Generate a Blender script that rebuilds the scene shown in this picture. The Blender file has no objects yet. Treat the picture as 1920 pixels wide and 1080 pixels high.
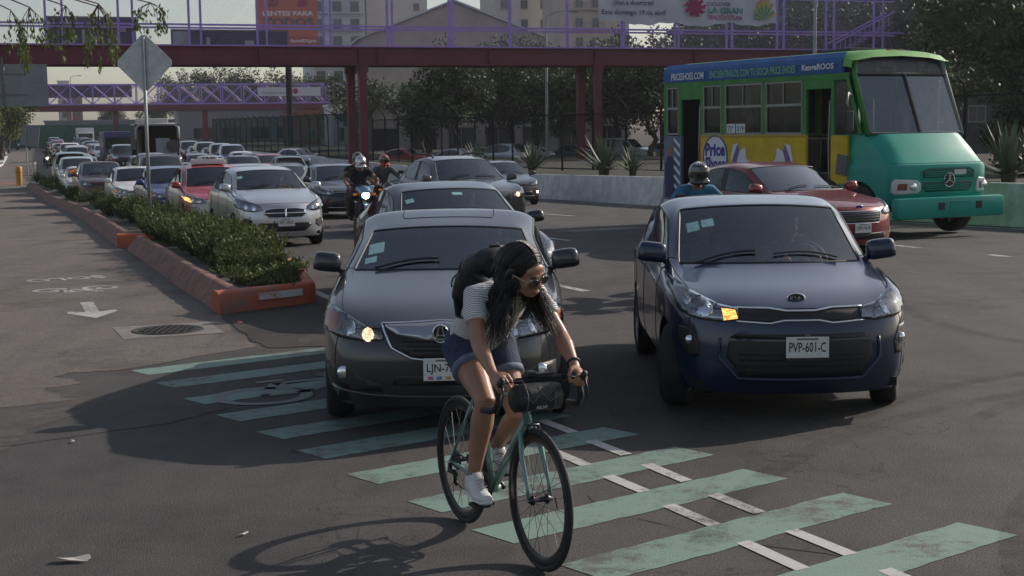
import bpy, bmesh, math, random
from mathutils import Vector, Matrix, Euler
from mathutils.bvhtree import BVHTree
from mathutils.geometry import tessellate_polygon
R = math.radians
rnd = random.Random(7)
sc = bpy.context.scene
C = sc.collection

# ------------------------------------------------------------------ camera, sky, sun, exposure
cam_data = bpy.data.cameras.new('camera')
cam = bpy.data.objects.new('camera', cam_data); C.objects.link(cam); sc.camera = cam
cam_data.sensor_width = 36.0; cam_data.lens = 52.0; cam_data.clip_start = 0.1; cam_data.clip_end = 6000
EYE = 2.1; PITCH = math.atan(300 / 2773); ROLL = R(.8)
_f = Vector((0, math.cos(PITCH), -math.sin(PITCH))); _u = Vector((0, math.sin(PITCH), math.cos(PITCH))); _r = Vector((1, 0, 0))
_rr = _r * math.cos(ROLL) - _u * math.sin(ROLL); _uu = _u * math.cos(ROLL) + _r * math.sin(ROLL)
cam.matrix_world = Matrix(((_rr.x, _uu.x, -_f.x, 0), (_rr.y, _uu.y, -_f.y, 0), (_rr.z, _uu.z, -_f.z, EYE), (0, 0, 0, 1)))

SUN_AZ, SUN_EL = R(56), R(27)          # clockwise from +Y, above the horizon
w = bpy.data.worlds.new('World'); sc.world = w; w.use_nodes = True
nt = w.node_tree; nt.nodes.clear()
sky = nt.nodes.new('ShaderNodeTexSky'); sky.sky_type = 'NISHITA'; sky.sun_disc = False
sky.sun_elevation = SUN_EL; sky.sun_rotation = SUN_AZ
sky.air_density = 1.0; sky.dust_density = 1.6; sky.ozone_density = 1.0; sky.altitude = 0
hs = nt.nodes.new('ShaderNodeHueSaturation'); hs.inputs['Saturation'].default_value = .70
bg = nt.nodes.new('ShaderNodeBackground'); bg.inputs['Strength'].default_value = 0.085
out = nt.nodes.new('ShaderNodeOutputWorld')
nt.links.new(sky.outputs[0], hs.inputs['Color']); nt.links.new(hs.outputs[0], bg.inputs[0]); nt.links.new(bg.outputs[0], out.inputs[0])
sun_d = bpy.data.lights.new('sun', 'SUN'); sun_d.energy = 3.0; sun_d.angle = R(.55); sun_d.color = (1, .90, .80)
sun = bpy.data.objects.new('sun', sun_d); C.objects.link(sun)
_sd = Vector((math.sin(SUN_AZ) * math.cos(SUN_EL), math.cos(SUN_AZ) * math.cos(SUN_EL), math.sin(SUN_EL)))
sun.rotation_euler = _sd.to_track_quat('Z', 'Y').to_euler(); sun.location = _sd * 200
sc.view_settings.view_transform = 'Standard'; sc.view_settings.look = 'None'
sc.view_settings.gamma = 1.0; sc.view_settings.use_curve_mapping = False
sc.view_settings.exposure = 0.6
sc.cycles.max_bounces = 6; sc.cycles.transparent_max_bounces = 16; sc.cycles.use_denoising = True
sc.cycles.caustics_reflective = False; sc.cycles.caustics_refractive = False

LIE = [(-1e4, 0), (24, 0), (36, -.16), (46, -.38), (58, -.6), (75, -.65), (110, -.5), (250, 0), (2600, 2)]
def _seg(y): return next((p, q) for p, q in zip(LIE, LIE[1:]) if y <= q[0] or q is LIE[-1])
def gz(y):
    "height of the ground at distance y: the road dips gently, then climbs"
    (a, b), (c, d) = _seg(y); return b + (d - b) * (y - a) / (c - a)
def slope(y): (a, b), (c, d) = _seg(y); return (d - b) / (c - a)

# ------------------------------------------------------------------ helpers
def srgb(r, g, b):
    f = lambda c: (c / 255 / 12.92) if c <= 10 else ((c / 255 + .055) / 1.055) ** 2.4
    return (f(r), f(g), f(b))
class NT:
    def __init__(s, m): s.n = m.node_tree.nodes; s.l = m.node_tree.links
    def new(s, t, **k):
        n = s.n.new(t)
        for a, v in k.items():
            if a in n.inputs: n.inputs[a].default_value = v
            else: setattr(n, a, v)
        return n
    def link(s, a, b): s.l.new(a, b)
MATS = {}
def M(name, col, rough=.6, metal=0., coat=0., var=0., vscale=4., bump=0., bscale=60., emit=0., ecol=None, spec=.5, col2=None, stretch=None, trans=0.):
    if name in MATS: return MATS[name]
    m = bpy.data.materials.new(name); m.use_nodes = True; t = NT(m)
    p = m.node_tree.nodes['Principled BSDF']
    p.inputs['Base Color'].default_value = (*col, 1); p.inputs['Roughness'].default_value = rough
    p.inputs['Metallic'].default_value = metal; p.inputs['Specular IOR Level'].default_value = spec
    if coat: p.inputs['Coat Weight'].default_value = coat; p.inputs['Coat Roughness'].default_value = .06
    if emit:
        p.inputs['Emission Color'].default_value = (*(ecol or col), 1); p.inputs['Emission Strength'].default_value = emit
    if var or bump or col2:
        tc = t.new('ShaderNodeTexCoord'); src = tc.outputs['Object']
        if stretch:
            mp = t.new('ShaderNodeMapping'); mp.inputs['Scale'].default_value = stretch; t.link(src, mp.inputs[0]); src = mp.outputs[0]
        if var or col2:
            n = t.new('ShaderNodeTexNoise', Scale=vscale, Detail=6.0, Roughness=.65); t.link(src, n.inputs['Vector'])
            r = t.new('ShaderNodeValToRGB'); r.color_ramp.elements[0].position = .3; r.color_ramp.elements[1].position = .7
            a = col2 if col2 else tuple(max(0, c * (1 - var)) for c in col); b = col if col2 else tuple(min(1, c * (1 + var)) for c in col)
            r.color_ramp.elements[0].color = (*a, 1); r.color_ramp.elements[1].color = (*b, 1)
            t.link(n.outputs['Fac'], r.inputs[0]); t.link(r.outputs[0], p.inputs['Base Color'])
        if bump:
            n2 = t.new('ShaderNodeTexNoise', Scale=bscale, Detail=4.0); t.link(src, n2.inputs['Vector'])
            b_ = t.new('ShaderNodeBump', Strength=bump, Distance=.02); t.link(n2.outputs['Fac'], b_.inputs['Height']); t.link(b_.outputs[0], p.inputs['Normal'])
    MATS[name] = m; return m
def paint(name, col, metal=.35, rough=.38, dust=.5):
    "car lacquer with a thin layer of road dust that is thicker low down"
    if name in MATS: return MATS[name]
    m = bpy.data.materials.new(name); m.use_nodes = True; t = NT(m); p = m.node_tree.nodes['Principled BSDF']
    p.inputs['Metallic'].default_value = metal; p.inputs['Coat Weight'].default_value = .8; p.inputs['Specular IOR Level'].default_value = .3; p.inputs['Coat Roughness'].default_value = .05
    tc = t.new('ShaderNodeTexCoord'); n = t.new('ShaderNodeTexNoise', Scale=2.2, Detail=8.0, Roughness=.7); t.link(tc.outputs['Object'], n.inputs['Vector'])
    sp = t.new('ShaderNodeSeparateXYZ'); t.link(tc.outputs['Object'], sp.inputs[0])
    lo = t.new('ShaderNodeMapRange'); lo.inputs[1].default_value = .15; lo.inputs[2].default_value = .75; lo.inputs[3].default_value = .55; lo.inputs[4].default_value = .12; t.link(sp.outputs[2], lo.inputs[0])
    mu = t.new('ShaderNodeMath', operation='MULTIPLY'); t.link(n.outputs['Fac'], mu.inputs[0]); t.link(lo.outputs[0], mu.inputs[1])
    mu2 = t.new('ShaderNodeMath', operation='MULTIPLY'); t.link(mu.outputs[0], mu2.inputs[0]); mu2.inputs[1].default_value = dust
    mx = t.new('ShaderNodeMix', data_type='RGBA'); mx.inputs['A'].default_value = (*col, 1); mx.inputs['B'].default_value = (.16, .14, .12, 1); t.link(mu2.outputs[0], mx.inputs['Factor'])
    t.link(mx.outputs['Result'], p.inputs['Base Color'])
    ra = t.new('ShaderNodeMath', operation='ADD'); ra.inputs[1].default_value = rough; t.link(mu2.outputs[0], ra.inputs[0]); t.link(ra.outputs[0], p.inputs['Roughness'])
    MATS[name] = m; return m
def glassmat(name, tint=(.32, .37, .38), refl=.10, rough=.0):
    if name in MATS: return MATS[name]
    m = bpy.data.materials.new(name); m.use_nodes = True; t = NT(m); m.node_tree.nodes.clear()
    o = t.new('ShaderNodeOutputMaterial'); tr = t.new('ShaderNodeBsdfTransparent'); tr.inputs[0].default_value = (*tint, 1)
    gl = t.new('ShaderNodeBsdfGlossy'); gl.inputs['Roughness'].default_value = .03 + rough; gl.inputs['Color'].default_value = (.9, .95, 1, 1)
    df = t.new('ShaderNodeBsdfDiffuse'); df.inputs[0].default_value = (.20, .20, .19, 1)
    fr = t.new('ShaderNodeFresnel', IOR=1.42); ad = t.new('ShaderNodeMath', operation='ADD'); ad.inputs[1].default_value = refl; t.link(fr.outputs[0], ad.inputs[0])
    m0 = t.new('ShaderNodeMixShader'); m0.inputs[0].default_value = .005; t.link(tr.outputs[0], m0.inputs[1]); t.link(df.outputs[0], m0.inputs[2])
    mx = t.new('ShaderNodeMixShader'); t.link(ad.outputs[0], mx.inputs[0]); t.link(m0.outputs[0], mx.inputs[1]); t.link(gl.outputs[0], mx.inputs[2]); t.link(mx.outputs[0], o.inputs[0])
    MATS[name] = m; return m

def tag(o, label=None, cat=None, group=None, kind=None):
    if label: o['label'] = label
    if cat: o['category'] = cat
    if group: o['group'] = group
    if kind: o['kind'] = kind
    return o
def empty(name, loc=(0, 0, 0), rz=0, label=None, cat=None, group=None):
    o = bpy.data.objects.new(name, None); C.objects.link(o); o.location = loc; o.rotation_euler = (0, 0, rz); o.empty_display_size = .2
    return tag(o, label, cat, group)
def link_mesh(name, me, mat=None, parent=None, smooth=False):
    o = bpy.data.objects.new(name, me); C.objects.link(o)
    if mat: me.materials.clear(); me.materials.append(mat)
    if parent: o.parent = parent
    if smooth: me.shade_smooth()
    return o
class MB:
    "collects geometry for ONE mesh object"
    def __init__(s): s.v = []; s.f = []
    def add(s, vs, fs, mx=None):
        b = len(s.v)
        s.v += [tuple(mx @ Vector(p)) if mx else tuple(p) for p in vs]; s.f += [tuple(i + b for i in f) for f in fs]; return s
    def box(s, c, d, rot=None, bev=0, taper=1.):
        x, y, z = d[0] / 2, d[1] / 2, d[2] / 2; t = taper
        if bev:
            b = min(bev, x * .98, y * .98, z * .98); vs = []; fs = []
            bm = bmesh.new(); bmesh.ops.create_cube(bm, size=1)
            for q in bm.verts: q.co = Vector((q.co.x * d[0] * (t if q.co.z > 0 else 1), q.co.y * d[1] * (t if q.co.z > 0 else 1), q.co.z * d[2]))
            bmesh.ops.bevel(bm, geom=bm.edges[:], offset=b, segments=2, profile=.6, affect='EDGES')
            bm.verts.index_update(); vs = [q.co.copy() for q in bm.verts]; fs = [[q.index for q in f.verts] for f in bm.faces]; bm.free()
        else:
            vs = [Vector((-x, -y, -z)), Vector((x, -y, -z)), Vector((x, y, -z)), Vector((-x, y, -z)), Vector((-x * t, -y * t, z)), Vector((x * t, -y * t, z)), Vector((x * t, y * t, z)), Vector((-x * t, y * t, z))]
            fs = [(3, 2, 1, 0), (4, 5, 6, 7), (0, 1, 5, 4), (1, 2, 6, 5), (2, 3, 7, 6), (3, 0, 4, 7)]
        mx = Matrix.Translation(Vector(c))
        if rot is not None: mx = mx @ (rot if isinstance(rot, Matrix) else Euler(rot).to_matrix().to_4x4())
        return s.add(vs, fs, mx)
    def tube(s, pts, r, seg=8, cap=True, closed=False, flat=1., ref=None):
        pts = [Vector(p) for p in pts]; n = len(pts)
        rs = r if isinstance(r, (list, tuple)) else [r] * n
        rings = []; prev = None; vs = []; fs = []
        for i, p in enumerate(pts):
            a = pts[i - 1] if (i > 0 or closed) else p; b = pts[(i + 1) % n] if (i < n - 1 or closed) else p
            d = (b - a)
            d = d.normalized() if d.length > 1e-9 else Vector((0, 0, 1))
            if prev is None:
                u = Vector(ref) if ref else (Vector((0, 0, 1)) if abs(d.z) < .9 else Vector((1, 0, 0)))
            else: u = prev
            u = (u - d * u.dot(d))
            if u.length < 1e-6: u = d.orthogonal()
            u.normalize(); prev = u; v = d.cross(u)
            rr = rs[i]; ra, rb = rr if isinstance(rr, (list, tuple)) else (rr, rr * flat)
            for k in range(seg):
                an = 2 * math.pi * k / seg; vs.append(p + u * (ra * math.cos(an)) + v * (rb * math.sin(an)))
        for i in range(n - 1 + (1 if closed else 0)):
            j = (i + 1) % n
            for k in range(seg):
                k2 = (k + 1) % seg; fs.append((i * seg + k, i * seg + k2, j * seg + k2, j * seg + k))
        if cap and not closed: fs.append(tuple(range(seg - 1, -1, -1))); fs.append(tuple((n - 1) * seg + k for k in range(seg)))
        return s.add(vs, fs)
    def lathe(s, prof, seg=24, mx=None, closed=False):
        "prof: (radius, height) about local Z"
        vs = []; fs = []; n = len(prof)
        for (r, h) in prof:
            for k in range(seg):
                a = 2 * math.pi * k / seg; vs.append(Vector((r * math.cos(a), r * math.sin(a), h)))
        for i in range(n - (0 if closed else 1)):
            j = (i + 1) % n
            for k in range(seg):
                k2 = (k + 1) % seg; fs.append((i * seg + k, i * seg + k2, j * seg + k2, j * seg + k))
        return s.add(vs, fs, mx)
    def prism(s, poly, h, mx=None):
        "poly: list of (x, y) counter-clockwise, extruded along +Z by h"
        n = len(poly); vs = [Vector((x, y, 0)) for x, y in poly] + [Vector((x, y, h)) for x, y in poly]
        tr = tessellate_polygon([[Vector((x, y, 0)) for x, y in poly]]); fs = []
        ar = sum(poly[i][0] * poly[(i + 1) % n][1] - poly[(i + 1) % n][0] * poly[i][1] for i in range(n))
        for t in tr:
            a, b, c = t
            q = (poly[b][0] - poly[a][0]) * (poly[c][1] - poly[a][1]) - (poly[b][1] - poly[a][1]) * (poly[c][0] - poly[a][0])
            if q < 0: a, c = c, a
            fs.append((a + n, b + n, c + n)); fs.append((c, b, a))
        for i in range(n):
            j = (i + 1) % n; fs.append((i, j, j + n, i + n) if ar > 0 else (j, i, i + n, j + n))
        return s.add(vs, fs, mx)
    def ball(s, c, r, seg=14, rings=9, mx=None):
        rx, ry, rz = r if isinstance(r, (list, tuple)) else (r, r, r); c = Vector(c)
        vs = []; fs = []
        for i in range(rings + 1):
            t = math.pi * i / rings
            for k in range(seg):
                a = 2 * math.pi * k / seg; q = Vector((rx * math.sin(t) * math.cos(a), ry * math.sin(t) * math.sin(a), rz * math.cos(t)))
                vs.append(c + (mx @ q if mx else q))
        for i in range(rings):
            for k in range(seg):
                k2 = (k + 1) % seg; fs.append((i * seg + k, (i + 1) * seg + k, (i + 1) * seg + k2, i * seg + k2))
        return s.add(vs, fs)
    def mesh(s, name):
        me = bpy.data.meshes.new(name); me.from_pydata(s.v, [], s.f); me.validate(); me.update(); return me
    def build(s, name, mat, parent=None, smooth=False, autosmooth=None):
        me = s.mesh(name)
        o = link_mesh(name, me, mat, parent)
        if smooth: me.shade_smooth()
        if autosmooth: me.shade_smooth(); me.set_sharp_from_angle(angle=R(autosmooth))
        return o
def evaluated(o):
    "mesh of an object with its modifiers applied, worked out in a small scratch scene"
    t = bpy.data.scenes.new('scratch'); t.collection.objects.link(o)
    with bpy.context.temp_override(scene=t, view_layer=t.view_layers[0]):
        dg = bpy.context.evaluated_depsgraph_get(); me = bpy.data.meshes.new_from_object(o.evaluated_get(dg))
    bpy.data.scenes.remove(t); return me
def remesh(mb, voxel, smooth=4):
    "turn overlapping volumes into one continuous skin"
    me = mb.mesh('tmp'); o = bpy.data.objects.new('tmp', me)
    m = o.modifiers.new('r', 'REMESH'); m.mode = 'VOXEL'; m.voxel_size = voxel; m.use_smooth_shade = True
    if smooth: s = o.modifiers.new('s', 'SMOOTH'); s.iterations = smooth; s.factor = .5
    r = evaluated(o); bpy.data.objects.remove(o); bpy.data.meshes.remove(me); r.shade_smooth(); return r
_textcache = {}
def text_mb(txt, size, bold=0., depth=.003, width=None, shear=0.):
    "lettering as geometry in the XY plane, centred; returns an MB"
    k = (txt, bold)
    if k not in _textcache:
        cu = bpy.data.curves.new('t', 'FONT'); cu.body = txt; cu.size = 1; cu.offset = bold; cu.resolution_u = 2; cu.fill_mode = 'FRONT'
        o = bpy.data.objects.new('t', cu); me = evaluated(o)
        vs = [v.co.copy() for v in me.vertices]; fs = [tuple(p.vertices) for p in me.polygons]
        bpy.data.objects.remove(o); bpy.data.curves.remove(cu); bpy.data.meshes.remove(me)
        x0 = min(v.x for v in vs); x1 = max(v.x for v in vs); y0 = min(v.y for v in vs); y1 = max(v.y for v in vs)
        _textcache[k] = ([((v.x - (x0 + x1) / 2) / (y1 - y0), (v.y - (y0 + y1) / 2) / (y1 - y0)) for v in vs], fs, (x1 - x0) / (y1 - y0))
    vs, fs, asp = _textcache[k]
    sx = size if width is None else width / asp
    mb = MB(); mb.add([((x + shear * y) * sx, y * size, depth) for x, y in vs], fs); return mb
def put(mb, mx):
    r = MB(); r.add(mb.v, mb.f, mx); return r
def frame_xz(origin, right=(1, 0, 0), up=(0, 0, 1)):
    "matrix that lays an XY drawing on a wall: X -> right, Y -> up, Z -> outwards"
    r = Vector(right).normalized(); u = Vector(up); u = (u - r * u.dot(r)).normalized(); n = r.cross(u)
    return Matrix(((r.x, u.x, n.x, origin[0]), (r.y, u.y, n.y, origin[1]), (r.z, u.z, n.z, origin[2]), (0, 0, 0, 1)))
def copy_tree(o, parent=None):
    c = o.copy(); C.objects.link(c)
    if parent: c.parent = parent
    for ch in list(o.children): copy_tree(ch, c)
    return c
def ray2(p, q, n=None): return (Vector(q) - Vector(p))
# ------------------------------------------------------------------ shared materials
tyre_m = M('tyre_rubber', (.018, .018, .019), .85, var=.3, vscale=30)
rim_m = M('alloy_rim', (.35, .36, .38), .35, metal=.9)
black_p = M('black_plastic', (.012, .012, .013), .55)
dark_in = M('car_interior', (.022, .022, .024), .8)
seat_m = M('seat_fabric', (.075, .075, .08), .9)
chrome = M('chrome', (.72, .73, .75), .12, metal=1.)
lens_m = glassmat('clear_lens', (.95, .96, .97), .05)
refl_m = M('headlight_bowl', (.85, .86, .88), .16, metal=.9)
amber_m = M('amber_lens', (.8, .22, .02), .3, emit=.12, ecol=(1, .3, .02))
amber_on = M('amber_lit', (1, .45, .08), .3, emit=3.2, ecol=(1, .36, .05))
warm_on = M('warm_bulb', (1, .7, .4), .3, emit=1.1, ecol=(1, .55, .25))
white_on = M('white_bulb', (1, .95, .85), .3, emit=9., ecol=(1, .93, .8))
plate_m = M('plate_white', (.62, .62, .6), .5, var=.12, vscale=30)
ink_m = M('plate_ink', (.015, .02, .02), .6)
seam_m = M('panel_gap', (.004, .004, .004), .9)
glass_w = glassmat('windshield_glass', (.72, .78, .80), .04)
glass_t = glassmat('tinted_glass', (.42, .46, .47), .04)
glass_far = M('far_car_glass', (.015, .019, .022), .08, spec=.9)
sticker_m = M('sticker_teal', (.25, .42, .42), .5, var=.4, vscale=60)
red_l = M('red_lens', (.5, .015, .012), .25)
def grille_mat():
    m = bpy.data.materials.new('grille_mesh'); m.use_nodes = True; t = NT(m); p = m.node_tree.nodes['Principled BSDF']
    tc = t.new('ShaderNodeTexCoord'); v = t.new('ShaderNodeTexVoronoi', Scale=120.0); t.link(tc.outputs['Object'], v.inputs['Vector'])
    r = t.new('ShaderNodeValToRGB'); r.color_ramp.elements[0].color = (.002, .002, .002, 1); r.color_ramp.elements[1].color = (.014, .014, .015, 1)
    r.color_ramp.elements[0].position = .3; r.color_ramp.elements[1].position = .6
    t.link(v.outputs['Distance'], r.inputs[0]); t.link(r.outputs[0], p.inputs['Base Color']); p.inputs['Roughness'].default_value = .5
    return m
grille_m = grille_mat()

def asphalt(name, base, warm, patchy=.35, crack=.6, wear=True):
    m = bpy.data.materials.new(name); m.use_nodes = True; t = NT(m); p = m.node_tree.nodes['Principled BSDF']
    tc = t.new('ShaderNodeTexCoord'); ob = tc.outputs['Object']
    big = t.new('ShaderNodeTexNoise', Scale=.22, Detail=7.0, Roughness=.6); t.link(ob, big.inputs['Vector'])
    mid = t.new('ShaderNodeTexNoise', Scale=2.1, Detail=8.0, Roughness=.72); t.link(ob, mid.inputs['Vector'])
    fine = t.new('ShaderNodeTexNoise', Scale=95.0, Detail=3.0, Roughness=.8); t.link(ob, fine.inputs['Vector'])
    mp = t.new('ShaderNodeMapping'); mp.inputs['Rotation'].default_value = (0, 0, R(28)); mp.inputs['Scale'].default_value = (1.3, .10, 1); t.link(ob, mp.inputs[0])
    strk = t.new('ShaderNodeTexNoise', Scale=1.0, Detail=5.0, Roughness=.6); t.link(mp.outputs[0], strk.inputs['Vector'])
    vo = t.new('ShaderNodeTexVoronoi', feature='DISTANCE_TO_EDGE', Scale=.23); 
    wv = t.new('ShaderNodeMix', data_type='VECTOR'); wv.inputs['Factor'].default_value = .12; t.link(ob, wv.inputs['A'])
    wn = t.new('ShaderNodeTexNoise', Scale=1.6, Detail=6.0); t.link(ob, wn.inputs['Vector'])
    sc_ = t.new('ShaderNodeVectorMath', operation='SCALE'); sc_.inputs['Scale'].default_value = 3.0; t.link(wn.outputs['Color'], sc_.inputs[0])
    av = t.new('ShaderNodeVectorMath', operation='ADD'); t.link(ob, av.inputs[0]); t.link(sc_.outputs[0], av.inputs[1]); t.link(av.outputs[0], vo.inputs['Vector'])
    cr = t.new('ShaderNodeValToRGB'); cr.color_ramp.elements[0].position = .0; cr.color_ramp.elements[1].position = .006
    cr.color_ramp.elements[0].color = (1 - crack,) * 3 + (1,); cr.color_ramp.elements[1].color = (1, 1, 1, 1); t.link(vo.outputs['Distance'], cr.inputs[0])
    c1 = t.new('ShaderNodeValToRGB'); c1.color_ramp.elements[0].position = .28; c1.color_ramp.elements[1].position = .72
    c1.color_ramp.elements[0].color = (*[c * (1 - patchy) for c in base], 1); c1.color_ramp.elements[1].color = (*warm, 1)
    am = t.new('ShaderNodeMath', operation='ADD'); t.link(big.outputs['Fac'], am.inputs[0]); t.link(mid.outputs['Fac'], am.inputs[1])
    a2 = t.new('ShaderNodeMath', operation='ADD'); t.link(am.outputs[0], a2.inputs[0]); t.link(strk.outputs['Fac'], a2.inputs[1])
    hf = t.new('ShaderNodeMath', operation='MULTIPLY'); hf.inputs[1].default_value = 1 / 3; t.link(a2.outputs[0], hf.inputs[0]); t.link(hf.outputs[0], c1.inputs[0])
    fr = t.new('ShaderNodeValToRGB'); fr.color_ramp.elements[0].position = .36; fr.color_ramp.elements[1].position = .68
    fr.color_ramp.elements[0].color = (.30, .30, .30, 1); fr.color_ramp.elements[1].color = (1.65, 1.6, 1.55, 1); t.link(fine.outputs['Fac'], fr.inputs[0])
    x1 = t.new('ShaderNodeMix', data_type='RGBA', blend_type='MULTIPLY'); x1.inputs['Factor'].default_value = 1; t.link(c1.outputs[0], x1.inputs['A']); t.link(fr.outputs[0], x1.inputs['B'])
    x2 = t.new('ShaderNodeMix', data_type='RGBA', blend_type='MULTIPLY'); x2.inputs['Factor'].default_value = 1; t.link(x1.outputs['Result'], x2.inputs['A']); t.link(cr.outputs[0], x2.inputs['B'])
    sn = t.new('ShaderNodeTexNoise', Scale=.75, Detail=9.0, Roughness=.62); sm = t.new('ShaderNodeMapping'); sm.inputs['Location'].default_value = (3.1, 7.7, 0); t.link(ob, sm.inputs[0]); t.link(sm.outputs[0], sn.inputs['Vector'])
    sr = t.new('ShaderNodeValToRGB'); e = sr.color_ramp.elements; e[0].position = .52; e[1].position = .68; e[0].color = (1, 1, 1, 1); e[1].color = (.62, .61, .61, 1); t.link(sn.outputs['Fac'], sr.inputs[0])
    x3 = t.new('ShaderNodeMix', data_type='RGBA', blend_type='MULTIPLY'); x3.inputs['Factor'].default_value = 1; t.link(x2.outputs['Result'], x3.inputs['A']); t.link(sr.outputs[0], x3.inputs['B'])
    t.link(x3.outputs['Result'], p.inputs['Base Color']); p.inputs['Roughness'].default_value = .82; p.inputs['Specular IOR Level'].default_value = .35
    b = t.new('ShaderNodeBump', Strength=.9, Distance=.015); t.link(fine.outputs['Fac'], b.inputs['Height']); t.link(b.outputs[0], p.inputs['Normal'])
    MATS[name] = m; return m
def worn_paint(name, col, under=(.07, .066, .063), wear=.5, scale=9.):
    m = bpy.data.materials.new(name); m.use_nodes = True; t = NT(m); p = m.node_tree.nodes['Principled BSDF']
    tc = t.new('ShaderNodeTexCoord'); ob = tc.outputs['Object']
    n = t.new('ShaderNodeTexNoise', Scale=scale, Detail=9.0, Roughness=.75); t.link(ob, n.inputs['Vector'])
    n2 = t.new('ShaderNodeTexNoise', Scale=1.1, Detail=5.0); t.link(ob, n2.inputs['Vector'])
    f = t.new('ShaderNodeTexNoise', Scale=110.0, Detail=2.0); t.link(ob, f.inputs['Vector'])
    a = t.new('ShaderNodeMath', operation='MULTIPLY_ADD'); t.link(n2.outputs['Fac'], a.inputs[0]); a.inputs[1].default_value = .8; t.link(n.outputs['Fac'], a.inputs[2])
    a2 = t.new('ShaderNodeMath', operation='MULTIPLY_ADD'); t.link(f.outputs['Fac'], a2.inputs[0]); a2.inputs[1].default_value = .35; t.link(a.outputs[0], a2.inputs[2])
    r = t.new('ShaderNodeValToRGB'); e = r.color_ramp.elements; e[0].position = .80 + .25 * (1 - wear) - .3; e[1].position = e[0].position + .2
    e[0].color = (0, 0, 0, 1); e[1].color = (1, 1, 1, 1)
    r2 = t.new('ShaderNodeMath', operation='SUBTRACT'); r2.inputs[0].default_value = 1.75; t.link(a2.outputs[0], r2.inputs[1]); t.link(r2.outputs[0], r.inputs[0])
    mx = t.new('ShaderNodeMix', data_type='RGBA'); mx.inputs['A'].default_value = (*under, 1)
    v = t.new('ShaderNodeMix', data_type='RGBA'); v.inputs['A'].default_value = (*[c * .75 for c in col], 1); v.inputs['B'].default_value = (*[min(1, c * 1.15) for c in col], 1); t.link(n.outputs['Fac'], v.inputs['Factor'])
    t.link(v.outputs['Result'], mx.inputs['B']); t.link(r.outputs[0], mx.inputs['Factor']); t.link(mx.outputs['Result'], p.inputs['Base Color'])
    p.inputs['Roughness'].default_value = .75
    b = t.new('ShaderNodeBump', Strength=.35, Distance=.01); t.link(f.outputs['Fac'], b.inputs['Height']); t.link(b.outputs[0], p.inputs['Normal'])
    MATS[name] = m; return m
road_m = asphalt('road_asphalt', (.060, .058, .058), (.108, .102, .099), patchy=.5)
path_m = asphalt('path_asphalt', (.125, .110, .102), (.215, .185, .168), patchy=.4)
tar_m = asphalt('rough_tar', (.030, .026, .024), (.075, .066, .058), crack=.2)
green_m = worn_paint('crossing_green', (.155, .24, .205), wear=1.02)
white_line = worn_paint('line_white', (.46, .45, .43), wear=1.0)
old_white = worn_paint('faded_white', (.42, .40, .375), under=(.10, .09, .085), wear=1.0)
ghost_white = worn_paint('ghost_white', (.17, .168, .165), under=(.10, .12, .11), wear=.8)
concrete_m = M('concrete', (.50, .49, .475), .85, var=.28, vscale=2.5, bump=.3, bscale=40)

def lit_amber(m, c0, c1, es):
    t = NT(m); p = m.node_tree.nodes['Principled BSDF']; tc = t.new('ShaderNodeTexCoord'); v = t.new('ShaderNodeTexVoronoi', Scale=70.0); t.link(tc.outputs['Object'], v.inputs['Vector'])
    r = t.new('ShaderNodeValToRGB'); r.color_ramp.elements[0].color = (*c0, 1); r.color_ramp.elements[1].color = (*c1, 1); r.color_ramp.elements[0].position = .1; r.color_ramp.elements[1].position = .75
    t.link(v.outputs['Distance'], r.inputs[0]); t.link(r.outputs[0], p.inputs['Emission Color']); p.inputs['Emission Strength'].default_value = es
lit_amber(amber_on, (1, .62, .16), (.45, .10, .01), 2.0); lit_amber(warm_on, (1, .72, .45), (.35, .16, .07), 1.7)
# ------------------------------------------------------------------ ground, road, path, markings
def strip(name, rows, mat, dz, kind='structure', n=2):
    "sheet through rows of (y, x_left, x_right) that follows the ground"
    mb = MB(); vs = []; fs = []
    for (y, a, b) in rows:
        for k in range(n): vs.append((a + (b - a) * k / (n - 1), y, gz(y) + dz))
    for i in range(len(rows) - 1):
        for k in range(n - 1): fs.append((i * n + k, i * n + k + 1, (i + 1) * n + k + 1, (i + 1) * n + k))
    mb.add(vs, fs); o = mb.build(name, mat); o['kind'] = kind; return o
YS = [-40, 0, 10, 24, 30, 36, 46, 58, 75, 90, 110, 150, 200, 250, 320, 420, 600, 1000, 2500]
soil_m = M('dry_soil', (.05, .042, .032), .95, var=.4, vscale=1.5, bump=.6, bscale=12)
strip('ground', [(y, -1800, 1800) for y in YS], soil_m, -.02)
def lerp_pts(pts, y):
    for (x0, y0), (x1, y1) in zip(pts, pts[1:]):
        if y0 <= y <= y1: return x0 + (x1 - x0) * (y - y0) / (y1 - y0)
    (x0, y0), (x1, y1) = (pts[0], pts[1]) if y < pts[0][1] else (pts[-2], pts[-1])
    return x0 + (x1 - x0) * (y - y0) / (y1 - y0)
BAR = [(19.0, 15), (14.7, 22.8), (10.75, 30.0), (8.85, 34), (4.65, 45.7), (2.64, 51.4), (1.24, 55.2), (-2.5, 66), (-7, 80), (-17, 110), (-31, 150), (-49, 200), (-68, 255), (-110, 380)]
PLL = [(-3.30, 16.8), (-7.4, 27.9), (-14.3, 47.9), (-25.65, 78.5), (-36, 113), (-47, 146), (-71, 222), (-115, 360)]   # left foot of the planting strip
ys2 = [-40, -10, 0, 5, 10, 14, 20, 24, 29.8, 34, 36, 40, 45.7, 46, 51.4, 55.2, 58, 66, 75, 80, 95, 110, 130, 150, 200, 250, 300, 360]
strip('road', [(y, -45 if y < 16 else lerp_pts(PLL, y) - .2, 30 if y < 14 else lerp_pts(BAR, y) + .3) for y in ys2], road_m, 0, n=6)
pth = []
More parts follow.
